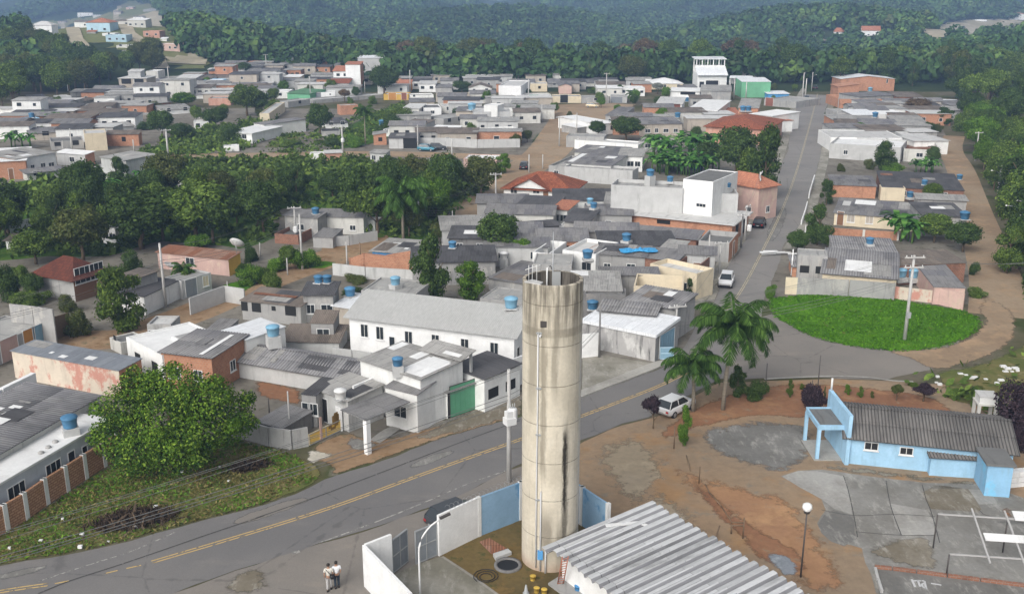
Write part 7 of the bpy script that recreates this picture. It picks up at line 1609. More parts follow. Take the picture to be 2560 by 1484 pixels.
TR_([(605,318,550,150,'tall','dark','dark slim tree at the end of the brick row'),(520,560,920,250,'tall','dark','tall dark tree by the street beside the cream cottage'),(340,790,1000,260,'round','dark','dark spreading shrub tree on the street edge'),(610,815,955,180,'round','dark','dark tree touching the corner of the corrugated house'),(1140,-20,270,250,'tall','dark','dark tree in front of the wide parapet house'),(1230,150,285,240,'bush','light','light green bush beside the dark tree at the parapet house'),
 (1590,645,900,340,'round','mid','wide tree behind the lawn block next to the banana plants'),(1850,715,985,330,'round','dark','dark tree at the back lane behind the lawn block'),(1960,1050,1200,100,'bush','dark','ivy covered shrub at the right end of the lawn block'),(1980,1280,1400,160,'bush','mid','green shrubs by the pink wall at the lane'),(110,1235,1400,130,'bush','light','small shrub at the street corner below the cream wall')])
crop(0,3)
TR_([(1680,975,1140,160,'tall','dark','dark tree at the end of the pale ribbed roof'),(1440,905,1060,280,'round','brown','brown flowering tree beside the brick shell'),(640,985,1045,90,'bush','dark','dark shrub by the street below the brick shell'),(1060,950,1000,100,'bush','dark','dark bush in the brick shell yard'),(690,840,930,60,'bush','dark','dark hedge plant at the top of the street')])
crop(0,2)
TR_([(1105,515,770,290,'round','olive','round olive tree standing above the town roofs in the centre'),(100,940,1060,220,'bush','dark','dark shrubs below the white garages, left clump'),(260,945,1060,190,'bush','mid','shrubs below the white garages, right clump'),(785,1105,1250,180,'round','dark','dark tree beside the small grey white roofed house'),(1040,1070,1290,350,'round','dark','dense shrub tree mass above the ribbed roofs'),(740,785,850,110,'bush','mid','small green bush beside the white roofed houses'),(1330,745,860,170,'spread','grey','bare grey tree beside the broad white hip roof'),(1680,1130,1270,120,'bush','dark','dark bush between white houses and the red hip roof'),(140,1190,1300,120,'round','olive','small olive tree beside the bank on the dirt road')])
palm(340,715,520,190,'tall palm at the wood edge above the salmon house',seed=7,nf=18);palm(1095,945,850,120,'small palm at the corner of the dirt square',seed=8,nf=12)
crop(0,1)
TR_([(1170,615,870,290,'round','dark','round dark tree beside the tall white house'),(590,950,1240,260,'round','dark','round dark tree on the grassy slope'),(355,555,645,120,'round','dark','small dark tree in front of the flat grey house'),(1880,740,840,190,'round','dark','dark tree left of the brown hip roof'),(810,790,940,130,'spread','brown','bare brown tree in the white street front'),(1290,930,1130,280,'bush','mid','leafy bank plants right of the tall palm, upper'),(1230,1020,1180,330,'bush','dark','leafy bank plants right of the tall palm, lower'),(700,1240,1330,200,'bush','dark','dark shrubs around the low gully house'),(300,1260,1340,220,'bush','mid','shrubs at the foot of the grassy slope'),(880,1190,1340,200,'bush','light','bright bank shrubs below the tall palm'),(2360,930,1040,160,'bush','dark','dark shrubs right of the blank grey block'),(2370,1190,1330,130,'bush','olive','grey green shrub by the stepped white walls'),(590,640,690,120,'bush','mid','palm like shrub beside the arched cream house'),(20,830,1050,260,'round','dark','dark tree clump at the top of the grassy slope'),(160,880,1000,160,'bush','mid','shrub in the clump at the top of the grassy slope')])
palm(1000,1320,1010,190,'slender palm in the gully among the houses',seed=5,nf=18)
crop(0,0)
TR_([(1690,845,985,260,'round','bright','bright green round tree among the left rows'),(2225,568,690,190,'round','dark','dark tree beside the small orange brick house'),(1485,1015,1260,270,'round','dark','dense round dark tree below the left rows'),(1965,985,1175,260,'round','dark','dense dark tree behind the two level white house'),(2260,770,1060,330,'round','mid','tree behind the white garage house in the far rows'),(2140,1090,1300,260,'bush','dark','dark shrubs left of the two level white house'),(1330,1080,1190,160,'bush','dark','dark shrub beside the dense round dark tree'),(820,1085,1170,110,'bush','olive','olive shrub in front of the long grey house'),(1650,1130,1300,250,'round','dark','dark tree right of the dense round tree'),(1060,800,870,90,'bush','dark','dark bush beside the concrete frame house'),(1340,650,790,120,'tall','dark','dark tree against the tall pale windowless house')])
GB='banana plants'
for i,(c,x,y,h)in enumerate([((0,0),430,1140,4.5),((0,0),520,1150,4.2),((0,0),350,1110,4),((0,0),150,1340,4.5),((0,0),250,1350,4),((0,0),650,1040,3.5)]+[((1,2),1270+75*k,70+(k*53)%190,5+(k%3)*.6)for k in range(9)]+[((1,2),1300+70*k,250+(k*31)%60,4.6)for k in range(8)]+[((1,3),1300,890,5.0),((1,3),1400,880,4.5),((1,3),1530,265,3.5),((1,3),1470,262,3.2),((1,0),1000,470,4.2),((1,0),900,480,4),((1,0),1300,400,4.2),((1,0),820,500,3.8)]):
    crop(*c);p=UC(x,y);w_={(0,0):'banana plant among the left rows of houses',(1,2):'banana plant in the grove left of the street trees',(1,3):'banana plant among the right hand blocks',(1,0):'banana plant at the upper edge of the wooded grove'}[c];banana(p,h,w_,w_,i)
# ---- groups of trees one can count, then the wood beyond
crop(0,0);CLR=[S(p)for p in[(180,300),(290,200),(700,120),(1040,100),(1400,50),(1480,130),(1560,250),(1660,480),(1950,560),(1900,650),(1500,640),(1420,480),(1250,490),(1010,470),(840,560),(700,420),(540,470),(400,350)]]
def scatter(poly,n,Hs,kinds,label,group,minpx=0,world=None):
    P=[U(*p)for p in poly];P=[(p.x,p.y)for p in P];xs=[p[0]for p in P];ys=[p[1]for p in P];pts=[];tr=0
    while len(pts)<n and tr<n*400:
        tr+=1;q=(random.uniform(min(xs),max(xs)),random.uniform(min(ys),max(ys)))
        u_,v_=px(q[0],q[1],Z(*q)+6)
        if u_<470 and any(inside((u_,v_+k),CLR)for k in(0,14,28))and random.random()<.9:continue
        if inside(q,P)and all((q[0]-a)**2+(q[1]-b)**2>(world or 4.5)**2 for a,b in pts):pts.append(q)
    for x,y in pts:
        k,m=random.choice(kinds);h=random.uniform(*Hs);tree_at((x,y,Z(x,y)-.1),h,h*random.uniform(.75,1.05)*(.75 if k=='tall' else 1),k,'leaf_'+m,label,group)
K1=[('round','mid'),('round','dark'),('round','dark'),('tall','dark'),('round','olive'),('spread','mid'),('tall','mid')]
scatter([(-30,575),(150,545),(400,505),(640,495),(870,490),(1000,500),(1200,500),(1215,485),(1115,560),(1040,592),(930,596),(800,520),(705,520),(690,588),(600,615),(400,600),(270,635),(-30,650)],54,(4.5,8.5),K1,'dense green tree of the grove between the lower lane and the dirt street','trees of the grove',world=4.2)
scatter([(900,196),(1200,190),(1500,186),(1720,190),(2020,205),(2020,180),(1700,165),(900,172)],48,(11,15),[('round','dark'),('round','mid'),('round','olive'),('round','dark'),('tall','dark'),('round','brown')],'dense tree of the belt behind the last houses of the town','trees behind the town',world=6)
scatter([(-40,300),(60,290),(170,250),(270,228),(290,200),(420,185),(400,150),(260,165),(100,120),(-40,130)],52,(9,13),[('round','dark'),('round','mid'),('spread','mid'),('round','olive')],'dense tree of the wood below the hill houses on the left','trees below the left hill',world=6)
scatter([(2100,222),(2330,225),(2430,270),(2415,340),(2470,400),(2530,520),(2600,640),(2640,760),(2740,760),(2760,200),(2500,160),(2100,185)],64,(8,14),[('round','dark'),('round','dark'),('round','mid'),('tall','dark'),('spread','mid'),('tall','olive')],'dense dark tree of the wood along the right side of the back lane','trees right of the back lane',world=6)
scatter([(2405,330),(2420,360),(2450,420),(2480,500),(2505,580),(2535,680),(2570,760),(2760,760),(2680,560),(2560,400),(2480,320)],46,(5,9),[('round','dark'),('round','mid'),('tall','dark'),('round','light'),('bush','mid')],'leafy tree hanging over the right side of the dirt back lane','trees beside the back lane',world=2.6)
YT=[('round','mid'),('round','dark'),('bush','mid'),('bush','dark'),('round','light'),('bush','olive')]
scatter([(20,345),(20,285),(300,238),(640,170),(880,180),(1000,235),(860,300),(640,300),(500,380),(250,352)],30,(2.5,5),YT,'small yard tree among the left rows of houses','yard trees of the left rows',world=7)
scatter([(1000,340),(1040,250),(1500,235),(1990,220),(1950,320),(1560,345),(1360,300),(1290,360)],22,(2.5,4.5),YT,'small yard tree among the houses in the middle of the town','yard trees of the middle rows',world=8)
scatter([(20,700),(250,690),(640,650),(800,700),(700,740),(420,730),(200,830),(20,840)],12,(2,4),YT,'small yard tree among the houses below the grove','yard trees below the grove',world=6)
scatter([(2095,640),(2095,300),(2340,300),(2400,620)],10,(2,4),YT,'small yard tree in the blocks right of the street','yard trees right of the street',world=7)
crop(1,3)
TR_([(2330,80,560,480,'tall','dark','tall dark tree near the lamp poles at the right edge'),(2300,0,200,220,'spread','grey','pale grey flowering tree at the right edge'),(2250,760,1180,300,'tall','mid','leafy tree at the right edge beside the lower lamp')])
crop(0,3);T(1720,520,720,380,'spread','leaf_grey','broad tree with pale grey blossom in the right wood')
def forest():
    pr=[]
    for s_ in range(4):
        r=np.random.default_rng(s_+5);L=[(0,0,.5,.40,.36)]+[(.3*math.cos(a),.3*math.sin(a),r.uniform(.35,.72),r.uniform(.16,.26),r.uniform(.13,.22))for a in r.uniform(0,6.28,7)]
        C,N=lobes_points(L,135,.9);N[:,2]+=.3;k=C[:,2]>.12;pr.append(leaf_quads(C[k],N[k],.185,1.25,.4))
    crop(0,0);ex=[[S(p)for p in Q]for Q in([(180,300),(290,200),(700,120),(1040,100),(1100,30),(1400,50),(1480,130),(1560,250),(1660,480),(1950,560),(1900,650),(1500,640),(1420,480),(1250,490),(1010,470),(840,560),(700,420),(540,470),(400,350)],)]
    crop(0,3);ex+=[[S(p)for p in Q]for Q in([(1460,330),(1650,235),(1850,195),(2150,185),(2700,190),(2700,330),(2200,340),(1580,380)],[(380,300),(640,300),(700,395),(400,400)],[(900,230),(1180,280),(1150,375),(900,320)],[(660,250),(830,260),(820,320),(660,320)])]
    crop(0,1);ex+=[[S(p)for p in Q]for Q in([(130,380),(490,375),(490,440),(130,440)],)]
    out=[];y=388.0;R_=random.Random(11)
    while y<2250:
        sp=6.6 if y<640 else 8.5 if y<1000 else 12 if y<1500 else 18;w=.53*y+25;x=-w
        while x<w:
            X,Y=x+R_.uniform(-.5,.5)*sp,y+R_.uniform(-.5,.5)*sp;x+=sp;z=Z(X,Y);u,v=px(X,Y,z)
            if Y<425 and(270<u<880):continue
            h=R_.uniform(6,14);u2,v2=px(X,Y,z+h*.6)
            if any(inside((u,v),Q)or(R_.random()<.88 and any(inside((u2,v2+e_),Q)for e_ in(0,12)))for Q in ex):continue
            if 1190<u<1340 and v<25:continue
            if u<130 and v<26:continue
            k=sp/6.6;h=h*(1+.18*(k-1));W=R_.uniform(7.5,11.5)*k**.8;a=R_.uniform(0,6.28);q=pr[R_.randrange(4)]*np.array([W,W,h]);c,s_=math.cos(a),math.sin(a);q=q@np.array([[c,s_,0],[-s_,c,0],[0,0,1.0]]);out.append(q+np.array([X,Y,z-.8]))
        y+=sp*.9
    for y in np.arange(55,388,6.5):
        for x in np.arange(.3*y+30,.5*y+150,6.5):
            X,Y=x+R_.uniform(-3,3),y+R_.uniform(-3,3)
            if px(X,Y,0)[0]<2640 or(Y<95 and X<75):continue
            h=R_.uniform(6,12);W=R_.uniform(6,10);out.append(pr[R_.randrange(4)]*np.array([W,W,h])+np.array([X,Y,-.8]))
    me=quads_mesh('forest',np.concatenate(out),'leaf_wood');tag(link('forest',me),'continuous dark wood covering the hills beyond the town','forest',None,'stuff')
t_=NT('leaf_wood');_g=t_.n('ShaderNodeNewGeometry');_p=_g.outputs['Position'];_r=_g.outputs['Random Per Island']
_c=t_.mix(t_.rng(t_.noise(_p,.05,4,None,.6),.4,.62),lin('36502b'),lin('486138'));_c=t_.mix(t_.math('MULTIPLY',t_.rng(t_.noise(_p,.11,3,None,.6),.56,.7),.6),_c,lin('5b5a40'));_c=t_.mix(t_.math('MULTIPLY',t_.rng(t_.noise(_p,.085,2,None,.5),.57,.64),.7),_c,lin('637a3e'));_c=t_.val(_c,t_.rng(t_.noise(_p,.006,4,None,.6),.35,.65,.7,1.25));_c=t_.val(_c,t_.math('ADD',t_.math('MULTIPLY',_r,.75),.6));t_.out(_c,.85,.05)
forest()
# ---- palms and plants of the square
crop(2,2)
palm(1925,1112,330,720,'tall feathery palm in the square with a wide drooping crown',lean=.5,seed=1,nf=26,tr=.2);palm(1655,1125,690,540,'shorter leaning palm beside the white car',lean=-.25,seed=3,nf=22,tr=.18)
TR_([(1290,955,1285,240,'spread','purple','purple leaved shrub in front of the white car'),(1560,1065,1445,140,'tall','bright','slim young bright green tree on the red earth'),(2060,700,985,170,'tall','dark','dark shrub left of the iron post under the palm'),(2210,790,1000,240,'bush','dark','dense dark shrub behind the tall feathery palm')])
crop(2,3)
TR_([(270,825,995,66,'tall','mid','slim green young tree at the left of the kerb row'),(382,860,925,50,'tall','mid','small young tree near the dark purple shrub'),(795,868,975,64,'tall','light','bright young tree behind the blue gable wall'),(915,888,998,58,'tall','mid','young tree right of the blue gable vent pipe'),(1020,928,1003,40,'tall','olive','smallest young tree of the kerb row'),(685,935,990,34,'bush','olive','tiny shrub on the red earth of the kerb row'),(590,890,1005,26,'tall','olive','thin twig of a tree in the kerb row'),(1245,840,1030,130,'spread','olive','flat crowned small tree beside the kerb'),(1490,840,1035,240,'spread','purple','purple leaved small tree near the rubbish bank'),(1395,835,900,110,'bush','mid','green shrub beside the purple small tree'),(465,880,1190,250,'round','purple','dark purple shrub left of the blue porch'),(2400,760,1400,520,'bush','purple','large dark purple bush mass at the right edge'),(1960,860,960,200,'bush','olive','brown weeds on the rubbish bank'),(2330,1200,1480,200,'bush','purple','dark purple bush behind the right end of the blue house')])
# ---- ground cover nobody could count
stuff_leaves('lawn_grass',LAWN,20000,.11,.16,'leaf_lawn','tall bright grass of the round lawn','grass',.02,3.0,1.2,clump=300)
crop(3,0);VG=[(-250,1230),(0,1190),(700,1075),(1200,965),(1650,835),(2411,640),(2900,410),(2700,200),(2411,120),(2100,40),(1100,230),(250,800),(0,940)]
stuff_leaves('verge_grass',VG,6000,.11,.12,'leaf_light','patchy grass and weeds of the roadside verge','grass',.05,3.0,.9,clump=150)
stuff_leaves('dry_grass',VG,6000,.11,.1,'leaf_dry','dry straw coloured grass of the roadside verge','grass',.05,3.2,.2,clump=120)
src()
stuff_leaves('undergrowth',[(-60,480),(100,450),(250,440),(400,412),(640,402),(870,402),(1000,418),(1200,430),(1262,438),(1232,470),(1120,555),(1045,598),(930,598),(800,522),(702,522),(690,590),(600,620),(400,602),(270,640),(120,640),(-80,655)],17000,.75,2.2,'leaf_mid','tangled undergrowth of the wooded grove','undergrowth',0,1.6,.5,clump=300)
stuff_leaves('undergrowth',[(2420,300),(2460,420),(2500,540),(2545,690),(2570,830),(2480,905),(2330,930),(2230,955),(2440,1020),(2600,1100),(2900,900),(2800,300)],9000,.5,1.3,'leaf_mid','weeds and creepers along the right side of the back lane','undergrowth',0,1.8,.5,clump=200)
crop(0,1);stuff_leaves('undergrowth',[(20,1400),(480,1060),(480,1220),(1350,930),(1420,1090),(960,1320),(620,1400)],4500,.5,.8,'leaf_mid','weeds on the slope between the hillside houses','undergrowth',0,1.8,.4,clump=120)
src();stuff_leaves('undergrowth',[(330,390),(420,350),(500,330),(565,318),(640,300),(700,270),(690,330),(640,370),(560,388)],5200,.6,2.0,'leaf_mid','shrubs and weeds along the gully beside the dirt street','undergrowth',0,1.8,.4,clump=130)
stuff_leaves('undergrowth',[(300,400),(560,395),(870,390),(1000,405),(870,425),(560,430),(300,430)],3000,.5,1.0,'leaf_mid','low weeds below the dirt street','undergrowth',0,1.8,.4,clump=90)
# ---------------------------------------------------------------- poles, lines, cars, tanks, people, haze
crop(2,1);p_=UC(2310,1769);
pole('A',2310,1769,742,'nearest concrete pole with white transformer in front of the tower road',arms=(),trafo=True,tr=.2,rz=.5,group=None);r_=bpy.data.objects['utility_pole'];_h=POLES['A'][2];mb=MB();mb.box(-.65,-.95,_h-3.8,.1,-.3,_h-3.3);mb.box(.15,.2,_h-3.75,.65,.6,_h-3.35);mb.box(-.6,-.85,_h-3.296,-.15,-.45,_h-2.8);mb.build('transformer_box','frame_white',r_);pole('sp',315,1345,940,'thin pale post in the yard by the yellow gate',arms=(),tr=.09);pole('da',130,1250,1005,'dark thin post beside the grey shack roof',arms=(),tr=.07,mat='steel_dark');pole('lb',430,1450,1365,'short post with white globe beside the yellow gate',arms=(),tr=.05)
crop(2,3);pole('L',1320,472,-300,'concrete pole standing in the round lawn',arms=(1,2),box=True,tr=.2,rz=.05);pole('q1',525,935,612,'thin dark pole at the kerb of the square',arms=(),tr=.05,mat='steel_dark');pole('q2',470,945,840,'short post at the kerb left of the purple shrub',arms=(),tr=.05,mat='steel_dark')
crop(1,0);pole('M',1515,1490,905,'tall white pole in front of the white sectional gate',arms=(),tr=.18,trafo=False);pole('w1',2085,1400,1250,'thin post on the green plot by the lane',arms=(),tr=.07);pole('w2',2380,1020,900,'pale post right of the satellite dish',arms=(),tr=.08)
crop(1,1);pole('N',425,1145,640,'white pole standing in the clipped hedge',arms=(),tr=.17);pole('O',365,870,570,'pole with white transformer above the dark brick house',arms=(1,),trafo=True);pole('w3',835,1145,890,'pale pole in front of the bare brick walls',arms=(),tr=.13);pole('w4',955,1075,900,'dark wooden pole left of the blue walled house',arms=(),tr=.11,mat='wood');pole('w5',290,1195,1040,'short white post beside the hedge',arms=(),tr=.1);pole('P',1490,790,480,'pole at the lane behind the tall shaggy palm',arms=(1,));pole('Q',2190,575,265,'pole with long crossarm beside the dirt road',arms=(1,),rz=.2);pole('w6',1795,730,610,'short grey pole by the lower dirt road',arms=(),tr=.1);pole('w7',40,1025,900,'leftmost short fence post by the hedge',arms=(),tr=.08);pole('w8',1745,920,770,'thin post among bushes beside the blue block',arms=(),tr=.06);pole('w9',2125,1050,900,'thin dark post between the bushes right of the blue block',arms=(),tr=.06)
crop(0,1);pole('R',795,1420,1140,'white pole with transformer at the dirt street',arms=(),trafo=True,tr=.2);pole('S',1480,1365,1140,'pole in front of the grey carport house',arms=(),tr=.18);pole('Tt',1790,1470,1270,'pole at the dirt street above the satellite dish roof',arms=(),tr=.16);pole('b1',500,915,700,'tall white pole at the corner of the white street front',arms=(),tr=.2);pole('b2',98,665,498,'white pole with box in front of the far left rows',arms=(1,),tr=.2);pole('b3',995,852,745,'pole left of the round dark tree',arms=(),tr=.16);pole('b4',1175,842,760,'pole in front of the round dark tree',arms=(),tr=.16);pole('b5',737,592,482,'white pole behind the tall white house',arms=(),tr=.2);pole('b6',1410,850,640,'pale pole beside the narrow orange house',arms=(),tr=.2)
crop(0,0);pole('c1',1540,1455,1180,'large pole with bracket at the end of the dirt street',arms=(1,),tr=.24);pole('c2',1550,832,610,'tall leaning pole right of the concrete frame house',arms=(),tr=.22);pole('c3',1240,897,725,'pole in front of the concrete frame house',arms=(),tr=.18);pole('c4',660,1380,1175,'pole left of the tall cream house',arms=(),tr=.2);pole('c5',578,1372,1285,'short pole above the four window house',arms=(),tr=.16);pole('c6',1225,1385,1275,'pole above the arched window house',arms=(),tr=.16);pole('c7',630,832,750,'white conical mast behind the plain white block',arms=(),tr=.5,mat='white_clean');pole('c8',300,965,880,'small pole beside the low grey house at the dark wood',arms=(),tr=.16)
crop(0,2);pole('d1',150,925,722,'pole between the salmon house and the white garages',arms=(),tr=.2);pole('d2',858,952,668,'tall pole by the grey street wall at the dirt square',arms=(1,),tr=.2);pole('d3',1145,805,720,'pole behind the white flat roofed house',arms=(),tr=.18);pole('d4',590,1232,1030,'pole on the dirt square edge above the small grey house',arms=(),tr=.18);pole('d5',432,1335,1065,'pole on the right side of the wide dirt road',arms=(1,),tr=.18);pole('d6',2025,902,712,'left of two white poles before the green building',arms=(),tr=.22);pole('d7',2135,892,742,'right of two white poles before the green building',arms=(),tr=.22);pole('d8',272,1115,945,'pole at the left side of the wide dirt road',arms=(),tr=.14);pole('d9',1885,890,740,'thin pole among the grey weathered roofs',arms=(),tr=.14)
crop(1,2);pole('e1',155,260,95,'pole with white box beside the dark car on the dirt road',arms=(),tr=.17);pole('e2',280,225,95,'plain pole above the orange hip roof',arms=(),tr=.14);pole('X',2090,945,640,'dark pole at the corner of the big brick floor building',arms=(1,),tr=.16,mat='cement_dark',lamp=None);pole('Y',2240,675,255,'pole with frame crossarms and transformer by the dark street trees',arms=(1,2),trafo=True,rz=1.2);pole('e3',1790,1120,830,'pole above the roofless brick room',arms=(),tr=.13);pole('V',1890,1190,890,'pole on the street side of the grey and brick front',arms=(1,),tr=.15);pole('e4',1630,1230,1030,'thin pole in the cream court yard',arms=(),tr=.09);pole('e5',2125,880,560,'pole with white transformer before the big building',arms=(1,),trafo=True,rz=1.0)
crop(2,2);pole('W',795,632,150,'dark pole at the left corner of the stained garage',arms=(),tr=.13,mat='cement_dark');pole('Z',1490,500,150,'pole at the street corner of the white canopy garage',arms=(1,),tr=.15);pole('ir',2310,965,685,'dark iron post under the palms',arms=(),tr=.06,mat='steel_dark')
crop(1,3);pole('f1',400,965,740,'pale post by the dark shrub tree on the street',arms=(),tr=.12);pole('f2',285,1200,960,'tall white post at the corner of the brick fronted room',arms=(),tr=.1,mat='white_clean');pole('f3',2165,500,190,'upper street lamp pole in the right wood',arms=(1,),lamp=-1.6,rz=.2);pole('f4',2365,720,505,'lamp pole with wide crossarm at the right edge',arms=(1,),lamp=-2.2,rz=.1);pole('f5',350,965,850,'thin post beside the pale post on the street',arms=(),tr=.07)
crop(0,3);pole('g1',385,905,665,'tall pole with crossarm near the top of the street',arms=(1,),tr=.22,rz=1.3);pole('g2',412,905,718,'second pole at the top of the street',arms=(),tr=.22);pole('g3',692,1200,890,'thin brick coloured pole on the right side of the street',arms=(),tr=.12,mat='cement');pole('g4',1965,1470,1205,'pale pole with bracket in the right wood',arms=(1,),tr=.16);pole('g5',470,830,660,'lamp pole at the far end of the street',arms=(),lamp=1.2,tr=.14)
src()
def W2(k,lb,end,**k2):wires(k,None,lb,end=end,**k2)
POLES['A']=(POLES['A'][0],POLES['A'][1],POLES['A'][2],[POLES['A'][2]-.15],.2)
W2('A','bundle of overhead lines crossing the verge to the left edge',U(-420,1458,8.2),sag=.4,r=.016)
wires('L','Z','lines from the lawn pole to the street corner pole',sag=.7);W2('L','lines from the lawn pole into the right wood',U(2700,640,8.5),n=3,low=False)
wires('Z','V','lines along the left side of the street, lower part',low=False);wires('V','e5','lines along the left side of the street, upper part',low=False);wires('e5','Y','lines between the two transformer poles by the big building',low=False)
W2('M','lines sweeping from the tall white pole to the left edge',U(-250,800,8),n=2,sag=1.2);wires('M','O','lines from the tall white pole to the dark brick house',n=2,sag=1.2,low=True);wires('P','Q','thick cable sagging beside the lower dirt road',n=3,sag=1.6);wires('A','W','lines from the transformer pole past the water tower',n=2,low=True,sag=.6);wires('f3','f4','lines between the lamp poles in the right wood',n=3,low=False);wires('Q','e1','lines following the dirt road',n=3,low=False)
crop(2,2);car(1490,1125,1640,1052,'white hatchback with roof bars parked under the shorter palm','white')
crop(3,1);car(1830,800,2100,690,'dark teal car parked against the outside of the compound wall','dark',4.3,1.72,1.47)
crop(1,2);car(1955,1285,1890,1470,'white car with dark windscreen facing down the street','white');car(2258,752,2330,640,'black car parked below the transformer poles','black');car(2345,592,2300,720,'silver white car parked near the dark street trees','silver');car(112,225,150,150,'dark car driving on the dirt road','dark')
crop(0,3);car(425,912,440,860,'grey car parked at the top left of the street','grey');car(632,1168,640,1110,'white car on the right side of the street','white');car(505,815,520,790,'dark car at the far end of the street','black')
crop(0,2);car(735,982,860,985,'beige car standing in the dirt square','beige')
crop(0,1);car(1560,1378,1650,1382,'teal car parked at the dirt street','teal');car(1660,1368,1720,1368,'dark car behind the teal car','dark');car(1905,1012,1985,1010,'white car parked on the upper terrace','white')
bpy.context.view_layer.update();DG=bpy.context.evaluated_depsgraph_get()
def on_roof(x,y):
    d=Vector(ray(*S((x,y)))).normalized();p=Vector((0,0,CAMZ))
    for _ in range(12):
        ok,loc,n,i,ob,m_=sc.ray_cast(DG,p,d)
        if not ok:break
        while ob.parent:ob=ob.parent
        if ob.get('category')not in('utility pole','tree','bush','palm','power line','banana plant','razor wire','water tower'):break
        p=loc+d*.05
    return loc if ok else UC(x,y)
def TK(rows,c):
    crop(*c)
    for x,y,lb,d,m,st in rows:tank(0,0,0,lb,d,d*.72,m,st,where=on_roof(x,y)+Vector((0,0,st)))
B_,L_='tank_blue','tank_lightblue'
TK([(650,1330,'dark blue tank on a block plinth on the white slab roof at the left',1.15,B_,.55)],(2,0))
TK([(165,535,'pale turquoise tank on white legs above the long ribbed roof',1.25,L_,1.1),(1298,800,'blue tank on a white pillar in front of the workshop',.9,B_,.9),(2330,185,'large light blue tank at the right end of the long hall roof',1.3,L_,.1),(860,75,'blue tank on the white annex of the hall',1.2,B_,.1),(772,1015,'round white tank on the roof beside the carport',1.0,'slab_white',.1)],(2,1))
TK([(572,1270,'left of two blue tanks on the flat roof behind the unfinished house',1.0,B_,.1),(652,1268,'right of two blue tanks on the flat roof behind the unfinished house',1.0,B_,.1),(1275,1320,'blue tank on a stand on the slab behind the hall',1.1,L_,.5),(1795,950,'blue tank on top of the bright blue block',1.0,B_,.1),(2262,1130,'white round tank on a tall stand near the bright round tree',1.1,'slab_white',1.2),(545,640,'blue tank behind the white two storey house',1.1,B_,.1)],(1,1))
TK([(1655,255,'blue tank on the white stair tower roof, left',1.3,L_,.4),(1715,255,'blue tank on the white stair tower roof, right',1.3,L_,.4),(1258,380,'blue tank on a white box behind the blank grey wall',1.2,B_,1.5),(1442,360,'small blue tank on the flat roof beside the stair tower',1.0,B_,.3),(712,560,'bright blue tank above the dark roofs',1.0,L_,.3),(745,600,'lower blue tank on a stand above the dark roofs',1.0,B_,.3),(1045,900,'blue tank in front of the brick house',1.2,B_,.3),(690,1060,'blue tank on the edge of the slab behind the tower mast',1.3,B_,.3),(1975,400,'dark blue drum on the terrace beside the stair tower',.8,B_,.1)],(1,2))
TK([(735,195,'blue tank behind the white canopy garage',1.2,B_,.1)],(2,2))
TK([(1820,325,'blue tank at the back lane end of the brick row',1.1,B_,.1),(1500,375,'blue tank on the dark roof of the brick row',1.0,B_,.1),(1368,505,'blue tank on a stand beside the cream block',1.2,B_,.4),(1308,720,'blue tank behind the cream cottage corner',1.0,B_,.2),(1000,930,'blue tank on the back half of the corrugated house',1.0,B_,.3),(1282,1255,'left blue tank of the pair above the patchy wall',1.3,L_,.6),(1392,1258,'right blue tank of the pair above the patchy wall',1.3,L_,.6),(1865,690,'dark blue covered tank at the back lane beside the trees',1.4,B_,.1)],(1,3))
TK([(1600,930,'small blue tank on the pale slab with recessed balcony',1.5,B_,.1),(1512,1075,'small blue tank beside the beige two storey house',1.5,B_,.1),(2108,1020,'left tank of the blue pair over the orange brick house',1.5,B_,.3),(2158,1022,'right tank of the blue pair over the orange brick house',1.5,B_,.3)],(0,2))
TK([(1972,1010,'bright blue square looking tank on the upper terrace',2.2,L_,.2),(1150,1145,'blue tank in the gully bushes',1.6,B_,.1)],(0,1));TK([(290,1075,'tank on the sky blue house among banana plants',1.4,B_,.1)],(0,0));TK([(1050,1075,'blue drum beside the white folded sheets',1.5,B_,.2),(1005,835,'blue tank in front of the brick hall',1.6,L_,.1)],(0,3))
def dish(x,y,d,lb,c=(1,0),up=.8):
    crop(*c);p=on_roof(x,y);r=root('satellite_dish',lb,'satellite dish',p+Vector((0,0,.1)),0);mb=MB();mb.lathe([(0,0),(d*.2,.04*d),(d*.38,.13*d),(d*.5,.23*d),(d*.49,.24*d),(d*.37,.15*d),(0,.02)],20);o=mb.build('dish','slab_pale',r,(0,0,d*.5));o.rotation_euler=(-up,.3,0);mb=MB();mb.tube([(0,0,-.1),(0,0,d*.5)],.04,6);mb.build('mast','steel',r)
dish(2160,1000,1.9,'large round satellite dish on the rusty salmon house roof');dish(1560,1190,1.7,'white oval dish on the roof of the white garage house',up=.1)
crop(1,2);q0=on_roof(1150,985)
def tarp():
    mb=MB();R_=random.Random(2);n,m=14,5;g=[[(x/n*4.6-2.3+.15*R_.random(),(y/m-.5)*(1.5+.5*math.sin(x*.7))+.22*R_.random(),.06+.34*R_.random()*math.sin(math.pi*x/n)*(1 if 0<y<m else .1))for y in range(m+1)]for x in range(n+1)]
    for x in range(n):
        for y in range(m):mb.face([g[x][y],g[x+1][y],g[x+1][y+1],g[x][y+1]],0)
    o=mb.build('tarpaulin','tarp',None,q0+Vector((0,0,.12)));o.rotation_euler=(.05,0,.12);tag(o,'crumpled blue tarpaulin lying on the grey roof','tarpaulin')
tarp()
crop(1,3);p0=UC(180,1010);mb=MB();R_=random.Random(8)
for i in range(9):a,b=R_.uniform(-1.9,1.9),R_.uniform(-.7,.7);mb.slab([(a-1,b-.35,.1+i*.04),(a+1,b-.25,.16+i*.05),(a+.9,b+.35,.12+i*.05),(a-.9,b+.3,.15+i*.04)],.03)
tag(mb.build('sheet_pile','slab_white',None,p0),'pile of white sheets on the right edge of the street','sheet pile')
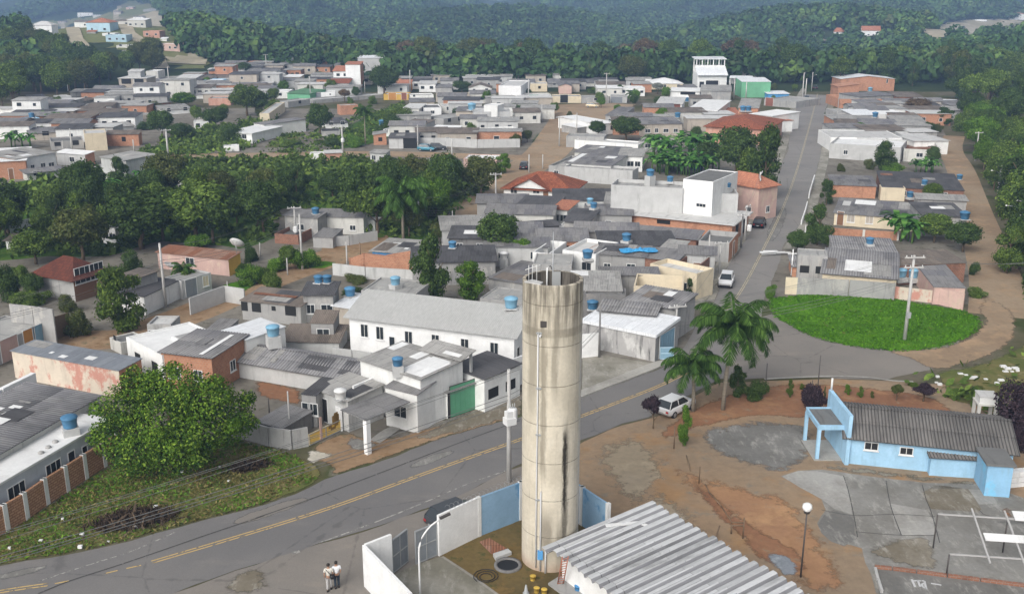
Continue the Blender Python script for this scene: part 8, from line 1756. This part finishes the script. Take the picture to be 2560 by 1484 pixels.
def goods(x,y,lb):p=UC(x,y);mb=MB();mb.box(-.5,-.3,0,.5,.3,.5);mb.box(-.3,-.25,.5,.35,.25,.8);tag(mb.build('crate','cement_pale',None,p),lb,'crate')
# ---- two people talking on the apron
def skin_mesh(name,verts,edges,mat,parent,sub=1):
    me=bpy.data.meshes.new(name);me.from_pydata([v[:3]for v in verts],edges,[]);me.materials.append(M[mat]);o=link(name,me,parent);md=o.modifiers.new('skin','SKIN');md.use_smooth_shade=True
    for i,v in enumerate(verts):r_=v[3];me.skin_vertices[0].data[i].radius=(r_,r_*(v[4]if len(v)>4 else 1))
    me.skin_vertices[0].data[0].use_root=True;o.modifiers.new('sub','SUBSURF').render_levels=sub;return o
def person(x,y,rz,label,shirt,trousers,shoes,stride,armb,bag=False):
    p=UC(x,y);r=root('person',label,'person',(p.x,p.y,p.z+.04),rz,'people standing on the road apron');s_=stride
    V=[(0,0,.95,.13,.8),(0,.0,1.15,.125,.75),(0,.01,1.36,.15,.7),(0,.01,1.47,.06),(0,.02,1.56,.052),(0,.03,1.63,.085,1.1),(0,.03,1.72,.075,1.1)];Ed=[(0,1),(1,2),(2,3),(3,4),(4,5),(5,6)]
    for sg in(-1,1):
        f=sg*s_;k=len(V);V+=[(sg*.09,0,.88,.09),(sg*.1,f*.5,.5,.062),(sg*.1,f,.09,.042),(sg*.11,f+.14,.045,.035)];Ed+=[(0,k),(k,k+1),(k+1,k+2),(k+2,k+3)]
        ax,ay,az=armb[0 if sg<0 else 1];k=len(V);V+=[(sg*.19,.01,1.40,.058),(sg*.25,-.02,1.13,.042),(sg*.22+ax,ay,az,.03),(sg*.22+ax*1.15,ay+.07,az-.05,.034,.5)];Ed+=[(2,k),(k,k+1),(k+1,k+2),(k+2,k+3)]
        for j in range(4):q=len(V);bx=sg*.22+ax*1.15+(j-1.5)*.018;V+=[(bx,ay+.13,az-.085,.009),(bx,ay+.155-.006*abs(j-1),az-.12,.007)];Ed+=[(k+3,q),(q,q+1)]
        q=len(V);V+=[(sg*.22+ax*1.15-sg*.045,ay+.09,az-.06,.01)];Ed+=[(k+3,q)]
    skin_mesh('body',V,Ed,'skin',r)
    S_=[(0,0,.93,.155,.85),(0,0,1.15,.15,.8),(0,.01,1.37,.168,.75),(0,.01,1.46,.085)];E2=[(0,1),(1,2),(2,3)]
    for sg in(-1,1):k=len(S_);S_+=[(sg*.2,.01,1.40,.085),(sg*.245,-.01,1.2,.068)];E2+=[(2,k),(k,k+1)]
    skin_mesh('shirt',S_,E2,shirt,r);Tz=[(0,0,.96,.15,.85)];E3=[]
    for sg in(-1,1):f=sg*s_;k=len(Tz);Tz+=[(sg*.095,0,.84,.11),(sg*.1,f*.5,.5,.085),(sg*.1,f,.1,.068)];E3+=[(0,k),(k,k+1),(k+1,k+2)]
    skin_mesh('trousers',Tz,E3,trousers,r)
    for sg in(-1,1):f=sg*s_;mb=MB();mb.box(sg*.1-.05,f-.08,-.03,sg*.1+.05,f+.19,.07);mb.build('shoe',shoes,r)
    mb=MB();mb.lathe([(.092,-.06),(.103,0),(.09,.07),(.05,.105),(0,.115)],12,(0,.0,1.69));mb.build('hair','hair',r)
    if bag:
        mb=MB();mb.lathe([(0,-.14),(.1,-.12),(.15,0),(.12,.12),(0,.15)],12,(.2,-.17,.98));mb.build('bag','black',r);mb=MB();mb.tube([(-.16,-.1,1.46),(0,-.17,1.28),(.16,-.17,1.08)],.018,5);mb.build('strap','black',r)
plain('skin',(.36,.21,.14),.6);plain('hair',(.02,.015,.012),.6);plain('cloth_cream',(.62,.59,.53),.9);plain('cloth_white',(.78,.79,.81),.9);plain('cloth_grey',(.40,.39,.38),.9);plain('cloth_navy',(.025,.035,.05),.9)
crop(3,1);person(672,1430,.15,'person in cream shirt and grey trousers with a black shoulder bag','cloth_cream','cloth_grey','black',.13,((-.03,-.02,.92),(.0,.1,.98)),True)
person(742,1408,.35,'person in white shirt and dark navy trousers','cloth_white','cloth_navy','black',.03,((.12,.2,1.05),(.0,.05,.93)))
# ---- the air between here and the hills
def haze():
    me=bpy.data.meshes.new('haze');x0,x1,y0,y1,z0,z1=-6500,6500,-300,12500,-75,110
    v=[(x,y,z)for z in(z0,z1)for x,y in((x0,y0),(x1,y0),(x1,y1),(x0,y1))];me.from_pydata(v,[],[(3,2,1,0),(4,5,6,7),(0,1,5,4),(1,2,6,5),(2,3,7,6),(3,0,4,7)])
    m=bpy.data.materials.new('haze_air');m.use_nodes=True;nt=m.node_tree;nt.nodes.clear();o=nt.nodes.new('ShaderNodeOutputMaterial');vol=nt.nodes.new('ShaderNodeVolumePrincipled');vol.inputs['Color'].default_value=(.42,.63,1.0,1);vol.inputs['Density'].default_value=.0004;nt.links.new(vol.outputs[0],o.inputs['Volume'])
    try:m.cycles.homogeneous_volume=True
    except Exception:pass
    me.materials.append(m);tag(link('haze',me),'pale blue haze thickening towards the far hills','haze',None,'stuff')
haze()
